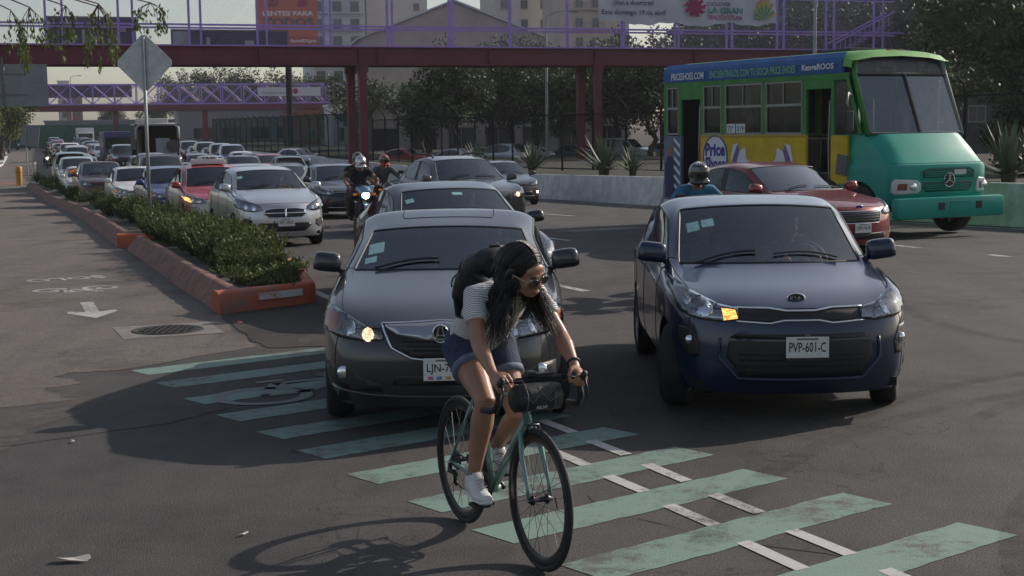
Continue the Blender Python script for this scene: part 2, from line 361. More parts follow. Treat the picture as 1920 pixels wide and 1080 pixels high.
_pe = [(5.0, -9.5), (6.4, -7.2), (7.6, -5.6), (8.6, -5.1), (9.6, -4.5), (10.6, -4.4), (11.6, -4.0), (12.6, -3.75), (13.4, -3.2), (14.4, -2.55), (16.8, -3.32)]
y = 5.0
while y < 16.8:
    x0 = next(a[1] + (b[1] - a[1]) * (y - a[0]) / (b[0] - a[0]) for a, b in zip(_pe, _pe[1:]) if y <= b[0])
    pth.append((y, -44, x0 + (.28 * math.sin(y * 2.3) + .16 * math.sin(y * 7.1 + 1) + rnd.uniform(-.10, .10)) * (1 if y < 13 else .15))); y += .11
pth.append((16.8, -44, -3.32))
for y in [20, 24, 27.9, 36, 46, 47.9, 58, 66, 75, 78.5, 95, 110, 130, 146, 180, 222, 250]:
    pth.append((y, -44 - (y - 20) * .05 if y < 60 else lerp_pts(PLL, y) - 3.2 - max(0, 18 - (y - 60) * .5), lerp_pts(PLL, y)))
strip('cycle_path', pth, path_m, .004, n=5)
# raised earth of the median behind the concrete barrier
SOIL = .82; FEN = [(24, 30), (15.5, 44), (6.1, 60), (1.05, 68), (-8.3, 90), (-16.5, 113), (-31, 155), (-58, 238)]
mrows = []
for y in [15, 22.5, 29.8, 34, 40, 45.7, 51.4, 55.2, 66, 80, 110, 150, 200, 255]: mrows.append((y, lerp_pts(BAR, y) + .18, lerp_pts(BAR, y) + 46 - min(30, y * .3)))
mb = MB()
for i, (y, a, b) in enumerate(mrows):
    for k in range(9):
        t = (k / 8) ** 2; x = a + (b - a) * t; mb.v.append((x, y, gz(y) + SOIL + .18 * math.sin(x * 1.3 + y * .7) * min(1, k / 3) * .5))
for i in range(len(mrows) - 1):
    for k in range(8): mb.f.append((i * 9 + k, i * 9 + k + 1, (i + 1) * 9 + k + 1, (i + 1) * 9 + k))
med_m = M('median_earth', (.05, .042, .030), .95, col2=(.035, .042, .020), vscale=2.2, bump=.8, bscale=9)
o = mb.build('median_ground', med_m, smooth=True); o['kind'] = 'structure'

def mark(name, polys, mat, dz=.008, parent=None):
    mb = MB()
    for p in polys:
        vs = [(x, y, gz(y) + dz) for x, y in p]; mb.add(vs, [tuple(range(len(vs)))])
    o = mb.build(name, mat, parent); return o
# green cycle crossing: bars across the crossing axis
crossing = empty('cycle_crossing'); crossing['kind'] = 'structure'
lefts = [(-3.4, 13.01), (-3.03, 12.34), (-2.62, 11.57), (-2.22, 10.88), (-1.81, 10.23), (-1.44, 9.6), (-1.03, 8.9), (-.62, 8.22), (-.23, 7.59), (.21, 6.95), (.66, 6.28), (1.1, 5.6)]
ax = Vector((.505, -.863)); pv = Vector((.863, .505))
for i, (x, y) in enumerate(lefts):
    a = Vector((x, y)); W = 2.12 + .03 * math.sin(i * 2.1); d = Vector((.65, -.76)) * .345; bv = Vector((.782, .623))
    j = lambda s: Vector((rnd.uniform(-.007, .007), rnd.uniform(-.007, .007))) * s
    n = 26; top = [a + bv * (W * k / n) + j(1) for k in range(n + 1)]; bot = [a + d + bv * (W * k / n) + j(1) for k in range(n + 1)]
    mark('green_bar', [[tuple(q) for q in bot] + [tuple(q) for q in reversed(top)]], green_m, .003, crossing)
# pairs of white dashes between the bars
for a, b in [((.56, 8.76), (.75, 8.36)), ((.85, 8.05), (1.05, 7.62)), ((1.15, 7.30), (1.36, 6.82)), ((.24, 9.5), (.45, 9.05)), ((-.07, 10.2), (.14, 9.78)), ((1.46, 6.6), (1.66, 6.1)), ((.82, 9.06), (1.02, 8.6)), ((1.13, 8.28), (1.33, 7.85)), ((1.43, 7.50), (1.64, 7.05)), ((.51, 9.78), (.72, 9.33)), ((.2, 10.5), (.41, 10.05)), ((1.74, 6.8), (1.94, 6.35))]:
    d_ = (Vector(b) - Vector(a)).normalized(); n_ = Vector((.863, .505)) * .045
    mark('white_dash', [[tuple(Vector(a) - n_), tuple(Vector(b) - n_), tuple(Vector(b) + n_), tuple(Vector(a) + n_)]], white_line, .0045, crossing)
def ring2(cx, cy, rx, ry, wd, ang, n=28):
    P = []
    for k in range(n):
        a0 = 2 * math.pi * k / n; a1 = 2 * math.pi * (k + 1) / n
        q = []
        for (a, s) in ((a0, 1), (a1, 1), (a1, 0), (a0, 0)):
            x = (rx - wd * (1 - s)) * math.cos(a); y = (ry - wd * (1 - s)) * math.sin(a)
            q.append((cx + x * math.cos(ang) - y * math.sin(ang), cy + x * math.sin(ang) + y * math.cos(ang)))
        P.append(q)
    return P
def seg2(a, b, wd):
    a = Vector(a); b = Vector(b); d = (b - a).normalized(); n = Vector((-d.y, d.x)) * wd / 2
    return [tuple(a - n), tuple(b - n), tuple(b + n), tuple(a + n)]
# faded bicycle symbol on the crossing, half under the grey car
def bike_symbol(c, u, v, s, wd):
    "bicycle drawing: u along its length, v its up direction"
    c = Vector(c); u = Vector(u).normalized(); v = Vector(v).normalized()
    ang = math.atan2(u.y, u.x); L = lambda a, b: tuple(c + u * a * s + v * b * s)
    P = []
    for wx in (-.52, .52):
        w0 = Vector(L(wx, 0)); P += ring2(w0.x, w0.y, .40 * s, .40 * s * 1.0, wd, ang)
    for a, b in (((-.52, 0), (-.1, 0)), ((-.1, 0), (.33, .48)), ((-.52, 0), (-.22, .5)), ((-.22, .5), (.33, .48)), ((-.22, .5), (-.1, 0)), ((.33, .48), (.52, 0)), ((-.34, .62), (-.1, .62)), ((.33, .48), (.26, .72)), ((.26, .72), (.46, .74))):
        P.append(seg2(L(*a), L(*b), wd * .9))
    return P
def dense0(pts, st):
    r = []
    for a, b in zip(pts, pts[1:] + pts[:1]):
        n = max(1, int((Vector(b) - Vector(a)).length / st)); r += [(a[0] + (b[0] - a[0]) * k / n, a[1] + (b[1] - a[1]) * k / n) for k in range(n)]
    return r
def ccw(p):
    a = sum(p[i][0] * p[(i + 1) % len(p)][1] - p[(i + 1) % len(p)][0] * p[i][1] for i in range(len(p)))
    return p if a > 0 else p[::-1]
mark('bicycle_symbol', [ccw(p) for p in bike_symbol((-1.55, 11.9), pv, -ax, 1.0, .10)], ghost_white, .0055, crossing)
# lane dashes and edge line of the road
lanes = empty('lane_markings'); lanes['kind'] = 'structure'
def dash(a, b, wd=.13): mark('lane_dash', [ccw(seg2(a, b, wd))], white_line, .0035, lanes)
for a, b in [((.62, 41.24), (1.64, 38.86)), ((.5, 29.75), (1.1, 28.2)), ((.54, 19.81), (.95, 18.9)), ((6.65, 25.65), (7.75, 22.9)), ((-2.75, 19.7), (-1.95, 17.6)), ((3.6, 32.5), (4.7, 30)), ((9.0, 20.2), (10.4, 17.8)),
             ((-3.7, 24.4), (-4.7, 26.9)), ((-2.2, 52), (-3.4, 56)), ((-5.8, 31), (-6.8, 33.5)), ((-3.0, 36.5), (-3.9, 39))]: dash(a, b)
el = []
EB = [(x - .42, y - .3) for x, y in BAR]
for (a, b) in zip(EB[:9], EB[1:10]): el.append(ccw(seg2(a, b, .12)))
mark('edge_line', el, white_line, .0035, lanes)
# cycle lane marking on the path: word, bicycle, arrow
pm = empty('cycle_lane_marking'); pm['kind'] = 'structure'
tm = text_mb('SOLO', .42, .02, 0, width=1.12)
U = Vector((-.87, -.50)); V = Vector((.50, -.87))        # reads from the far end
o = put(tm, Matrix(((U.x, V.x, 0, -6.5), (U.y, V.y, 0, 21.45), (0, 0, 1, gz(21.4) + .0075), (0, 0, 0, 1)))).build('lettering', old_white, pm)
mark('bicycle_symbol', [ccw(p) for p in bike_symbol((-5.93, 20.0), (.90, .42), (.42, -.9), .62, .075)], old_white, .0075, pm)
ad = Vector((.33, -.94)); ap = Vector((.94, .33)); at_ = Vector((-5.33, 18.4))
tip = at_ + ad * 1.72
mark('arrow', [ccw([tuple(q) for q in (at_ - ap * .08, at_ + ap * .08, at_ + ad * 1.1 + ap * .08, at_ + ad * .95 + ap * .27, at_ + ad * 1.13 + ap * .29, tip, at_ + ad * 1.13 - ap * .29, at_ + ad * .95 - ap * .27, at_ + ad * 1.1 - ap * .08)])], old_white, .0075, pm)
# red painted strip across the path far back
mark('red_path_band', [[(-36, 83.0), (-27.2, 81.5), (-28.4, 85.0), (-37, 87)]], M('red_path', (.19, .075, .06), .8, var=.3), .009)['kind'] = 'structure'
# manhole with its concrete collar
mh = empty('manhole', (-3.68, 15.65, 0), 0, 'round iron manhole cover sunk in a pale concrete square by the planter end', 'manhole')
u2 = Vector((.93, .36)); v2 = Vector((-.36, .93))
q = [tuple(u2 * a + v2 * b) for a, b in ((-.52, -.5), (.52, -.5), (.52, .5), (-.52, .5))]
MB().add([(x, y, .008) for x, y in q], [(0, 1, 2, 3)]).build('concrete_collar', M('collar_concrete', (.17, .155, .14), .9, var=.3, vscale=5, bump=.4), mh)
MB().lathe([(.345, .012), (.33, .013), (.32, .010), (.0, .0100)], 40).build('iron_cover', M('cast_iron', (.05, .045, .04), .7, metal=.3, bump=1., bscale=28, var=.4, vscale=20), mh)
MB().lathe([(.385, .0085), (.37, .016), (.345, .016), (.338, .011)], 40).build('rim', M('dark_iron', (.02, .018, .017), .8), mh)
rib = MB()
for k in range(-4, 5):
    hl = math.sqrt(.30 ** 2 - (k * .068) ** 2); rib.box((k * .068, 0, .013), (.022, 2 * hl, .008)); rib.box((0, k * .068, .0135), (2 * hl, .022, .007))
rib.build('tread_ribs', MATS['cast_iron'], mh)
# rough tar patch in front of the planter
tarp = [(-3.36, 16.85), (-3.05, 16.0), (-2.62, 14.75), (-2.35, 14.25), (-1.75, 14.35), (-1.1, 14.9), (-.9, 16.2), (-1.4, 17.6), (-2.2, 18.0), (-2.6, 17.9)]
tp = []
for i, a in enumerate(tarp):
    b = tarp[(i + 1) % len(tarp)]
    for k in range(5): tp.append((a[0] + (b[0] - a[0]) * k / 5 + rnd.uniform(-.04, .04), a[1] + (b[1] - a[1]) * k / 5 + rnd.uniform(-.05, .05)))
mark('tar_patch', [ccw(tp)], tar_m, .0058)['kind'] = 'structure'
# tar crack seams wandering across the turn
for pts in ([(-4.9, 9.0), (-4.0, 9.45), (-3.2, 10.05), (-2.5, 10.6), (-2.1, 11.3)], [(.2, 8.9), (.5, 8.0), (1.0, 7.4), (1.8, 6.9)]):
    mbk = MB(); L = []; Rr = []
    for (a, b) in zip(pts, pts[1:]):
        for k in range(6):
            x = a[0] + (b[0] - a[0]) * k / 6 + rnd.uniform(-.02, .02); y = a[1] + (b[1] - a[1]) * k / 6 + rnd.uniform(-.02, .02); w_ = rnd.uniform(.006, .018)
            L.append((x - w_ * .5, y + w_, .0025)); Rr.append((x + w_ * .5, y - w_, .0025))
    n = len(L); mbk.add(L + Rr, [(n + i, n + i + 1, i + 1, i) for i in range(n - 1)]); o = mbk.build('crack_seam', M('crack_dark', (.018, .017, .016), .9)); o['kind'] = 'structure'

# scuffed tyre arcs of turning cars, repaired patches
def scuff_mat(name, col, amt):
    m = bpy.data.materials.new(name); m.use_nodes = True; t = NT(m); m.node_tree.nodes.clear(); o_ = t.new('ShaderNodeOutputMaterial'); d = t.new('ShaderNodeBsdfDiffuse'); d.inputs[0].default_value = (*col, 1); tr = t.new('ShaderNodeBsdfTransparent')
    tc = t.new('ShaderNodeTexCoord'); n = t.new('ShaderNodeTexNoise', Scale=3.0, Detail=10.0, Roughness=.8); t.link(tc.outputs['Object'], n.inputs['Vector']); r = t.new('ShaderNodeMapRange'); r.inputs[1].default_value = .40; r.inputs[2].default_value = .72; r.inputs[3].default_value = 0; r.inputs[4].default_value = amt; t.link(n.outputs['Fac'], r.inputs[0])
    mx = t.new('ShaderNodeMixShader'); t.link(r.outputs[0], mx.inputs[0]); t.link(tr.outputs[0], mx.inputs[1]); t.link(d.outputs[0], mx.inputs[2]); t.link(mx.outputs[0], o_.inputs[0]); return m
sc_d = scuff_mat('tyre_scuff', (.030, .029, .029), .30); sc_l = scuff_mat('dust_film', (.22, .19, .165), .5)
for (cx, cy, r0, a0, a1, w_) in [(7.5, 5.5, 5.2, 95, 170, .17), (7.5, 5.5, 6.7, 100, 165, .17), (6.2, 8.4, 3.4, 60, 150, .15), (6.6, 8.0, 4.7, 70, 150, .15), (9.5, 16.0, 5.0, 170, 260, .16)]:
    n = 30; A_ = [R(a0 + (a1 - a0) * k / n) for k in range(n + 1)]; I_ = [(cx + r0 * math.cos(a), cy + r0 * math.sin(a)) for a in A_]; O_ = [(cx + (r0 + w_) * math.cos(a), cy + (r0 + w_) * math.sin(a)) for a in A_]
    mark('tyre_mark', [ccw([I_[k], I_[k + 1], O_[k + 1], O_[k]]) for k in range(n)], sc_d, .0105)['kind'] = 'structure'
for pts in ([(-9, 17.6), (-6.2, 17.0), (-5.4, 18.6), (-6.6, 20.3), (-9.5, 20.8)], [(-6.5, 8.5), (-3.6, 9.0), (-3.2, 11.6), (-5.0, 13.4), (-7.5, 12.6)], [(3.2, 7.0), (6.0, 7.6), (6.6, 10.5), (4.6, 11.8), (3.5, 9.6)], [(-2.2, 14.5), (-.9, 14.6), (.6, 17.4), (-.4, 19.2), (-1.9, 18.2)]):
    q_ = [(p[0] + rnd.uniform(-.1, .1), p[1] + rnd.uniform(-.1, .1)) for p in dense0(pts, .25)]; mark('dust_patch', [ccw(q_)], sc_l, .0095)['kind'] = 'structure'
# ------------------------------------------------------------------ planters
red_curb = worn_paint('curb_red', (.44, .10, .045), under=(.17, .11, .09), wear=1.12, scale=5.)
old_curb = M('curb_faded', (.30, .15, .115), .9, col2=(.12, .075, .062), vscale=5, bump=1., bscale=22)
def wall_sweep(pts, z0s, prof, jitter=0):
    "sweep a wall profile (offset to the right of travel, height) along a polyline"
    mb = MB(); n = len(prof); N = len(pts)
    for i, p in enumerate(pts):
        a = Vector(pts[max(0, i - 1)]); b = Vector(pts[min(N - 1, i + 1)]); d = (b - a).normalized(); nr = Vector((d.y, -d.x))
        jt = rnd.uniform(-jitter, jitter); j2 = rnd.uniform(-jitter, jitter) * .5
        for k, (o_, h) in enumerate(prof):
            q = Vector(p) + nr * (o_ + (jt if 0 < k < n - 2 else 0)); mb.v.append((q.x, q.y, z0s(q.y) + h + (j2 if 0 < k < n - 1 else 0)))
    for i in range(N - 1):
        for k in range(n - 1): mb.f.append((i * n + k, i * n + k + 1, (i + 1) * n + k + 1, (i + 1) * n + k))
    mb.f.append(tuple(range(n))[::-1]); mb.f.append(tuple((N - 1) * n + k for k in range(n)))
    return mb
def dense(pts, st):
    r = []
    for a, b in zip(pts, pts[1:]):
        n = max(1, int((Vector(b) - Vector(a)).length / st)); r += [(a[0] + (b[0] - a[0]) * k / n, a[1] + (b[1] - a[1]) * k / n) for k in range(n)]
    return r + [pts[-1]]
lp = [(-3.40, 17.05), (-4.65, 20.3), (-5.9, 23.8), (-7.1, 27.2)]
pl = empty('planter', (0, 0, 0), 0, 'raised kerb planter with an orange red end wall, nearest the camera', 'planter', 'kerb planters along the cycle path')
prof = [(0, -.02), (.05, .08), (.14, .18), (.18, .25), (.23, .262), (.31, .252), (.33, .08)]
wall_sweep(dense([(-3.47, 17.22)] + lp[1:], .13), gz, prof, .016).build('side_wall', old_curb, pl, autosmooth=50)
endp = [(-3.395, 17.04), (-2.62, 17.78), (-2.46, 17.98), (-2.42, 18.2), (-2.5, 18.55)]
prof2 = [(0, -.02), (.015, .22), (.04, .255), (.12, .265), (.17, .25), (.18, .05)]
wall_sweep(dense(endp, .12)[::-1], gz, prof2, .003).build('end_wall', red_curb, pl, autosmooth=50)
rp = [(-2.5, 18.55), (-2.98, 20.9), (-5.1, 26.75), (-5.35, 27.4)]
wall_sweep(dense(rp, .3)[::-1], gz, [(0, -.02), (.015, .225), (.04, .257), (.13, .265), (.16, .245), (.16, .05)], .004).build('road_side_wall', red_curb, pl, autosmooth=50)
bp = [Vector((-3.395, 17.04)).lerp(Vector((-2.62, 17.78)), t) for t in (.50, .99)] + [Vector((-2.46, 17.98)).lerp(Vector((-2.62, 17.78)), .55)]
wb = MB()
for p in bp:
    n_ = Vector((.69, -.72)) * .012
    wb.v += [(p.x + n_.x, p.y + n_.y, .115), (p.x + n_.x - .004, p.y + n_.y + .004, .20)]
wb.f = [(0, 2, 3, 1), (2, 4, 5, 3)]
wb.build('white_band', worn_paint('band_white', (.62, .61, .58), under=(.35, .1, .05), wear=1.1), pl)
bed = [(-3.15, 17.3), (-2.6, 17.95), (-2.6, 18.5), (-3.05, 20.85), (-5.15, 26.7), (-5.4, 27.3), (-6.85, 27.1), (-5.6, 23.8), (-4.4, 20.3)]
MB().add([(x, y, gz(y) + .19) for x, y in bed], [tuple(range(len(bed)))]).build('soil_bed', soil_m, pl)
lp2 = [(-7.45, 27.9), (-10.9, 38), (-14.3, 47.9), (-20, 63.2), (-25.5, 78)]
pl2 = empty('planter', (0, 0, 0), 0, 'long faded kerb planter running back to the yellow bollard', 'planter', 'kerb planters along the cycle path')
wall_sweep(dense([(-7.52, 28.08)] + lp2[1:], .16), gz, prof, .015).build('side_wall', old_curb, pl2, autosmooth=50)
wall_sweep(dense([(-7.45, 27.9), (-6.3, 28.25), (-5.7, 28.5)], .2)[::-1], gz, prof2, .003).build('end_wall', red_curb, pl2, autosmooth=50)
wall_sweep(dense([(-5.7, 28.5), (-9.0, 38.6), (-12.4, 48.5), (-18.1, 63.8), (-23.6, 78.6)], .5)[::-1], gz, prof2, .003).build('road_side_wall', red_curb, pl2, autosmooth=50)
bed2 = [(-7.2, 28.0), (-5.85, 28.5), (-9.15, 38.6), (-12.5, 48.5), (-18.2, 63.8), (-23.7, 78.5), (-25.2, 78), (-19.8, 63.2), (-14.1, 47.9), (-10.7, 38)]
MB().add([(x, y, gz(y) + .19) for x, y in bed2], [(i, i + 1, 8 - i, 9 - i) for i in range(0, 5)]).build('soil_bed', soil_m, pl2)

# ------------------------------------------------------------------ concrete barrier of the median
def barrier(pts, label):
    o = wall_sweep(dense(pts, .6), gz, [(0, -.02), (.02, .08), (.10, .26), (.16, .86), (.19, .90), (.36, .90), (.39, .86), (.45, .26), (.5, -.02)], .004).build('concrete_barrier', concrete_m, autosmooth=40)
    return tag(o, label, 'barrier', 'concrete barriers of the median')
barrier(BAR[:5], 'pale concrete median barrier behind the green bus')
barrier([(4.60, 45.84)] + BAR[5:9], 'pale concrete median barrier beside the dark sedan on the far lane')
barrier([(-7.06, 80.2)] + BAR[9:12], 'concrete median barrier far back behind the queue of cars')
# ------------------------------------------------------------------ vegetation
def leafmat(name, col, col2, trans=.25):
    m = bpy.data.materials.new(name); m.use_nodes = True; t = NT(m); m.node_tree.nodes.clear()
    o = t.new('ShaderNodeOutputMaterial'); d = t.new('ShaderNodeBsdfPrincipled'); d.inputs['Roughness'].default_value = .55; d.inputs['Specular IOR Level'].default_value = .25
    tl = t.new('ShaderNodeBsdfTranslucent'); g = t.new('ShaderNodeNewGeometry'); 
    r = t.new('ShaderNodeValToRGB'); r.color_ramp.elements[0].color = (*col, 1); r.color_ramp.elements[1].color = (*col2, 1); t.link(g.outputs['Random Per Island'], r.inputs[0])
    tc = t.new('ShaderNodeTexCoord'); n = t.new('ShaderNodeTexNoise', Scale=.9, Detail=3.0); t.link(tc.outputs['Object'], n.inputs['Vector'])
    mr = t.new('ShaderNodeMapRange'); mr.inputs[1].default_value = .3; mr.inputs[2].default_value = .7; mr.inputs[3].default_value = .55; mr.inputs[4].default_value = 1.25; t.link(n.outputs['Fac'], mr.inputs[0])
    x = t.new('ShaderNodeVectorMath', operation='SCALE'); t.link(r.outputs[0], x.inputs[0]); t.link(mr.outputs[0], x.inputs['Scale'])
    t.link(x.outputs[0], d.inputs['Base Color']); t.link(x.outputs[0], tl.inputs[0])
    mx = t.new('ShaderNodeMixShader'); mx.inputs[0].default_value = trans; t.link(d.outputs[0], mx.inputs[1]); t.link(tl.outputs[0], mx.inputs[2]); t.link(mx.outputs[0], o.inputs[0])
    MATS[name] = m; return m
herb_m = leafmat('herb_leaves', (.05, .075, .022), (.13, .15, .05), .35)
tree_m = leafmat('tree_leaves', (.022, .040, .020), (.072, .098, .040), .25)
tree_l = leafmat('light_tree_leaves', (.055, .085, .022), (.15, .18, .05), .35)
bark_m = M('bark', (.075, .058, .045), .95, var=.4, vscale=6, bump=1., bscale=14)
agave_m = leafmat('agave_leaves', (.07, .10, .07), (.16, .19, .13), .08)
def leaf_at(mb, p, d, L, wd, rr):
    d = Vector(d).normalized(); s = d.orthogonal(); s = Matrix.Rotation(rr.uniform(0, 6.28), 3, d) @ s
    p = Vector(p); a = p + d * L * .5
    mb.add([p, a + s * wd, p + d * L, a - s * wd], [(0, 1, 2, 3)])
def herb_mesh(seed, h=.5, r=.34, stems=46, per=9):
    q = random.Random(seed); mb = MB()
    for _ in range(stems):
        a = q.uniform(0, 6.28); k = q.random() ** .6; top = Vector((math.cos(a) * r * k, math.sin(a) * r * k, h * q.uniform(.65, 1.1) * (1 - .3 * k)))
        base = top * .25; base.z = 0; mid = base.lerp(top, .5) + Vector((q.uniform(-.03, .03), q.uniform(-.03, .03), .03))
        mb.tube([base, mid, top], [.004, .003, .0015], 3, cap=False)
        for j in range(per):
            t = .25 + .75 * j / per; p = (base.lerp(mid, t * 2) if t < .5 else mid.lerp(top, t * 2 - 1))
            d = Vector((q.uniform(-1, 1), q.uniform(-1, 1), q.uniform(.1, 1.1))); leaf_at(mb, p, d, q.uniform(.035, .075), q.uniform(.007, .014), q)
    me = mb.mesh('herb_shrub'); me.materials.append(herb_m); return me
HERB = [herb_mesh(i, .50 + .06 * (i % 3), .33 + .03 * (i % 2)) for i in range(5)]
LOWH = [herb_mesh(20 + i, .22, .30, 30, 7) for i in range(2)]
def put_mesh(name, me, loc, s=1., rz=None, label=None, cat=None, group=None, sz=None):
    o = bpy.data.objects.new(name, me); C.objects.link(o); o.location = loc; o.scale = (s, s, sz if sz else s); o.rotation_euler = (0, 0, rz if rz is not None else rnd.uniform(0, 6.28))
    return tag(o, label, cat, group)
def in_bed(y, side_l, side_r):  return rnd.uniform(lerp_pts(side_l, y) + .55, lerp_pts(side_r, y) - .32)
SL = [(-3.40, 17.05), (-7.1, 27.2), (-14.3, 47.9), (-25.5, 78)]; SR = [(-2.42, 18.2), (-2.98, 20.9), (-5.1, 26.75), (-12.2, 47.9), (-23.4, 78)]
for i in range(72):
    y = 19.9 + (27.1 - 19.9) * (i + rnd.random()) / 72; x = in_bed(y, SL, SR)
    put_mesh('herb_shrub', rnd.choice(HERB), (x, y, gz(y) + .17), rnd.uniform(.65, 1.25) * min(1, .72 + (y - 19.9) * .12), None, 'bushy green herb in the planter nearest the camera', 'shrub', 'herbs in the near planter')
for i in range(22):
    y = 17.75 + 2.6 * (i + rnd.random()) / 22; x = rnd.uniform(lerp_pts(SL, y) + .42 if y > 18.3 else -3.05, -2.72 if y < 20 else -2.95)
    put_mesh('ground_cover_plant', rnd.choice(LOWH), (x, y, .17), rnd.uniform(.6, 1.05), None, 'low leafy plant at the end of the near planter', 'plant', 'low plants at the planter end')
put_mesh('ground_cover_plant', HERB[0], (-2.78, 18.7, .17), .55, None, 'single taller sprig by the far corner of the planter end', 'plant')
for i in range(120):
    t = (i + rnd.random()) / 120; y = 28.6 + 49 * t ** 1.25; x = in_bed(y, SL, SR)
    put_mesh('herb_shrub', rnd.choice(HERB), (x, y, gz(y) + .17), rnd.uniform(.7, 1.25), None, 'bushy green herb in the long far planter', 'shrub', 'herbs in the far planter')
# white agapanthus clump
def strap_clump(name, loc, n, L, label, flowers=0, mat=None, cat='plant', up=.9):
    e = empty(name, loc, rnd.uniform(0, 6), label, cat); mb = MB()
    for i in range(n):
        a = rnd.uniform(0, 6.28); ln = L * rnd.uniform(.7, 1.1); lean = rnd.uniform(.25, up); pts = []
        for k in range(6):
            t = k / 5; pts.append(Vector((math.cos(a) * ln * lean * t, math.sin(a) * ln * lean * t, ln * (t - .55 * t * t * lean))))
        sd = Vector((-math.sin(a), math.cos(a), 0)); w_ = [.012, .016, .016, .013, .008, .001]
        vs = [p - sd * w_[k] for k, p in enumerate(pts)] + [p + sd * w_[k] for k, p in enumerate(pts)]
        mb.add(vs, [(k, k + 1, k + 7, k + 6) for k in range(5)])
    mb.build('leaves', mat or herb_m, e)
    for i in range(flowers):
        a = rnd.uniform(0, 6.28); p = Vector((math.cos(a) * rnd.uniform(0, .3), math.sin(a) * .25, L * rnd.uniform(1.0, 1.25)))
        f = MB(); f.tube([(p.x * .3, p.y * .3, 0), p], .006, 4)
        for k in range(26):
            d = Vector((rnd.gauss(0, 1), rnd.gauss(0, 1), rnd.gauss(.2, 1))).normalized(); leaf_at(f, p + d * .03, d, .055, .016, rnd)
        f.build('flower_head', M('white_petals', (.68, .68, .62), .7), e)
    return e
strap_clump('agapanthus', (-20.6, 68, gz(68) + .24), 120, .95, 'white flowering agapanthus clump with strap leaves in the far planter', 9)
strap_clump('agapanthus', (-24.6, 77, gz(77) + .24), 60, .9, 'smaller white flowering clump beside the yellow bollard', 4)
# agaves on the median
def agave(loc, s, label, n=46):
    e = empty('agave', loc, rnd.uniform(0, 6), label, 'agave', 'agaves on the median'); mb = MB()
    for i in range(n):
        a = i * 2.399; el = R(rnd.uniform(8, 86)); L = s * rnd.uniform(.85, 1.1)
        d = Vector((math.cos(a) * math.cos(el), math.sin(a) * math.cos(el), math.sin(el))); sd = Vector((-math.sin(a), math.cos(a), 0)); up = sd.cross(d) * -1
        p0 = Vector((0, 0, .12 * s)); st = [(0, .05), (.3, .045), (.65, .032), (1, .002)]
        vs = []
        for t, w_ in st:
            p = p0 + d * L * t - Vector((0, 0, .10 * t * t * L * math.cos(el))); vs += [p - sd * w_ * s, p + up * .015 * s * (1 - t), p + sd * w_ * s]
        fs = []
        for k in range(3):
            b = k * 3; fs += [(b, b + 1, b + 4, b + 3), (b + 1, b + 2, b + 5, b + 4)]
        mb.add(vs, fs)
    mb.build('leaves', agave_m, e); MB().tube([(0, 0, -.05), (0, 0, .18 * s), (0, 0, .28 * s)], [.12 * s, .15 * s, .08 * s], 9).build('stem', bark_m, e)
for x, y, s, lb in [(3.4, 54, 1.45, 'large spiky agave above the barrier left of the bus'), (4.5, 54.5, 1.0, 'smaller agave between the large agave and the bus rear'), (.9, 60.5, 1.25, 'agave standing behind the dark sedan on the far lane'), (-1.5, 67.5, 1.2, 'agave half hidden behind the grey crossover roof'),
                    (11.1, 33, 1.3, 'agave right of the green bus by the picture edge'), (12.4, 35, 1.15, 'agave furthest to the right behind the bus'), (10.4, 36.5, .95, 'agave close behind the green bus nose')]:
    agave((x, y, gz(y) + SOIL + .04), s, lb)
# trees
def tree_meshes(seed, h, cr, n_clump, leaves, ls, trunk_r=.16, droop=0):
    q = random.Random(seed); tr = MB(); tips = []
    top = h * .5
    pts = [Vector((0, 0, -.2))]; 
    for k in range(1, 6): pts.append(Vector((q.uniform(-.12, .12) * k, q.uniform(-.12, .12) * k, top * k / 5)))
    tr.tube(pts, [trunk_r * (1.25 - .12 * k) for k in range(6)], 8)
    for i in range(9):
        s0 = pts[rnd.randint(2, 5)] if i else pts[5]; a = i * 2.4 + q.uniform(-.4, .4); L = cr * q.uniform(.55, 1.0)
        p1 = s0 + Vector((math.cos(a) * L * .5, math.sin(a) * L * .5, h * q.uniform(.10, .2))); p2 = s0 + Vector((math.cos(a) * L, math.sin(a) * L, h * q.uniform(.18, .42)))
        tr.tube([s0, p1, p2], [trunk_r * .5, trunk_r * .3, trunk_r * .1], 6); tips += [p1.lerp(p2, .4), p2]
        for j in range(3):
            b = p1 + Vector((q.uniform(-1, 1), q.uniform(-1, 1), q.uniform(0, 1))) * cr * .45; tr.tube([p1, b], [trunk_r * .2, trunk_r * .05], 4); tips.append(b)
    cl = MB()
    for i in range(n_clump):
        if i < len(tips): c = tips[i]
        else:
            a = q.uniform(0, 6.28); r_ = cr * math.sqrt(q.random()); c = Vector((math.cos(a) * r_, math.sin(a) * r_, h * (.38 + .6 * q.random() * (1 - .55 * (r_ / cr) ** 2))))
        sz = cr * q.uniform(.18, .40)
        for j in range(leaves):
            d = Vector((q.gauss(0, 1), q.gauss(0, 1), q.gauss(0, .8))); d = d.normalized() * sz * q.random() ** .45
            dd = d.normalized() + Vector((q.uniform(-.6, .6), q.uniform(-.6, .6), q.uniform(-.6, .3) - droop)); leaf_at(cl, c + d, dd, ls * q.uniform(.6, 1.3), ls * .28, q)
    return tr.mesh('trunk'), cl.mesh('crown')
TREES = [tree_meshes(1, 8.5, 2.8, 56, 130, .23), tree_meshes(2, 7.0, 2.4, 50, 130, .20), tree_meshes(3, 10.5, 3.6, 66, 140, .26, .22), tree_meshes(4, 6.0, 2.2, 26, 100, .20)]
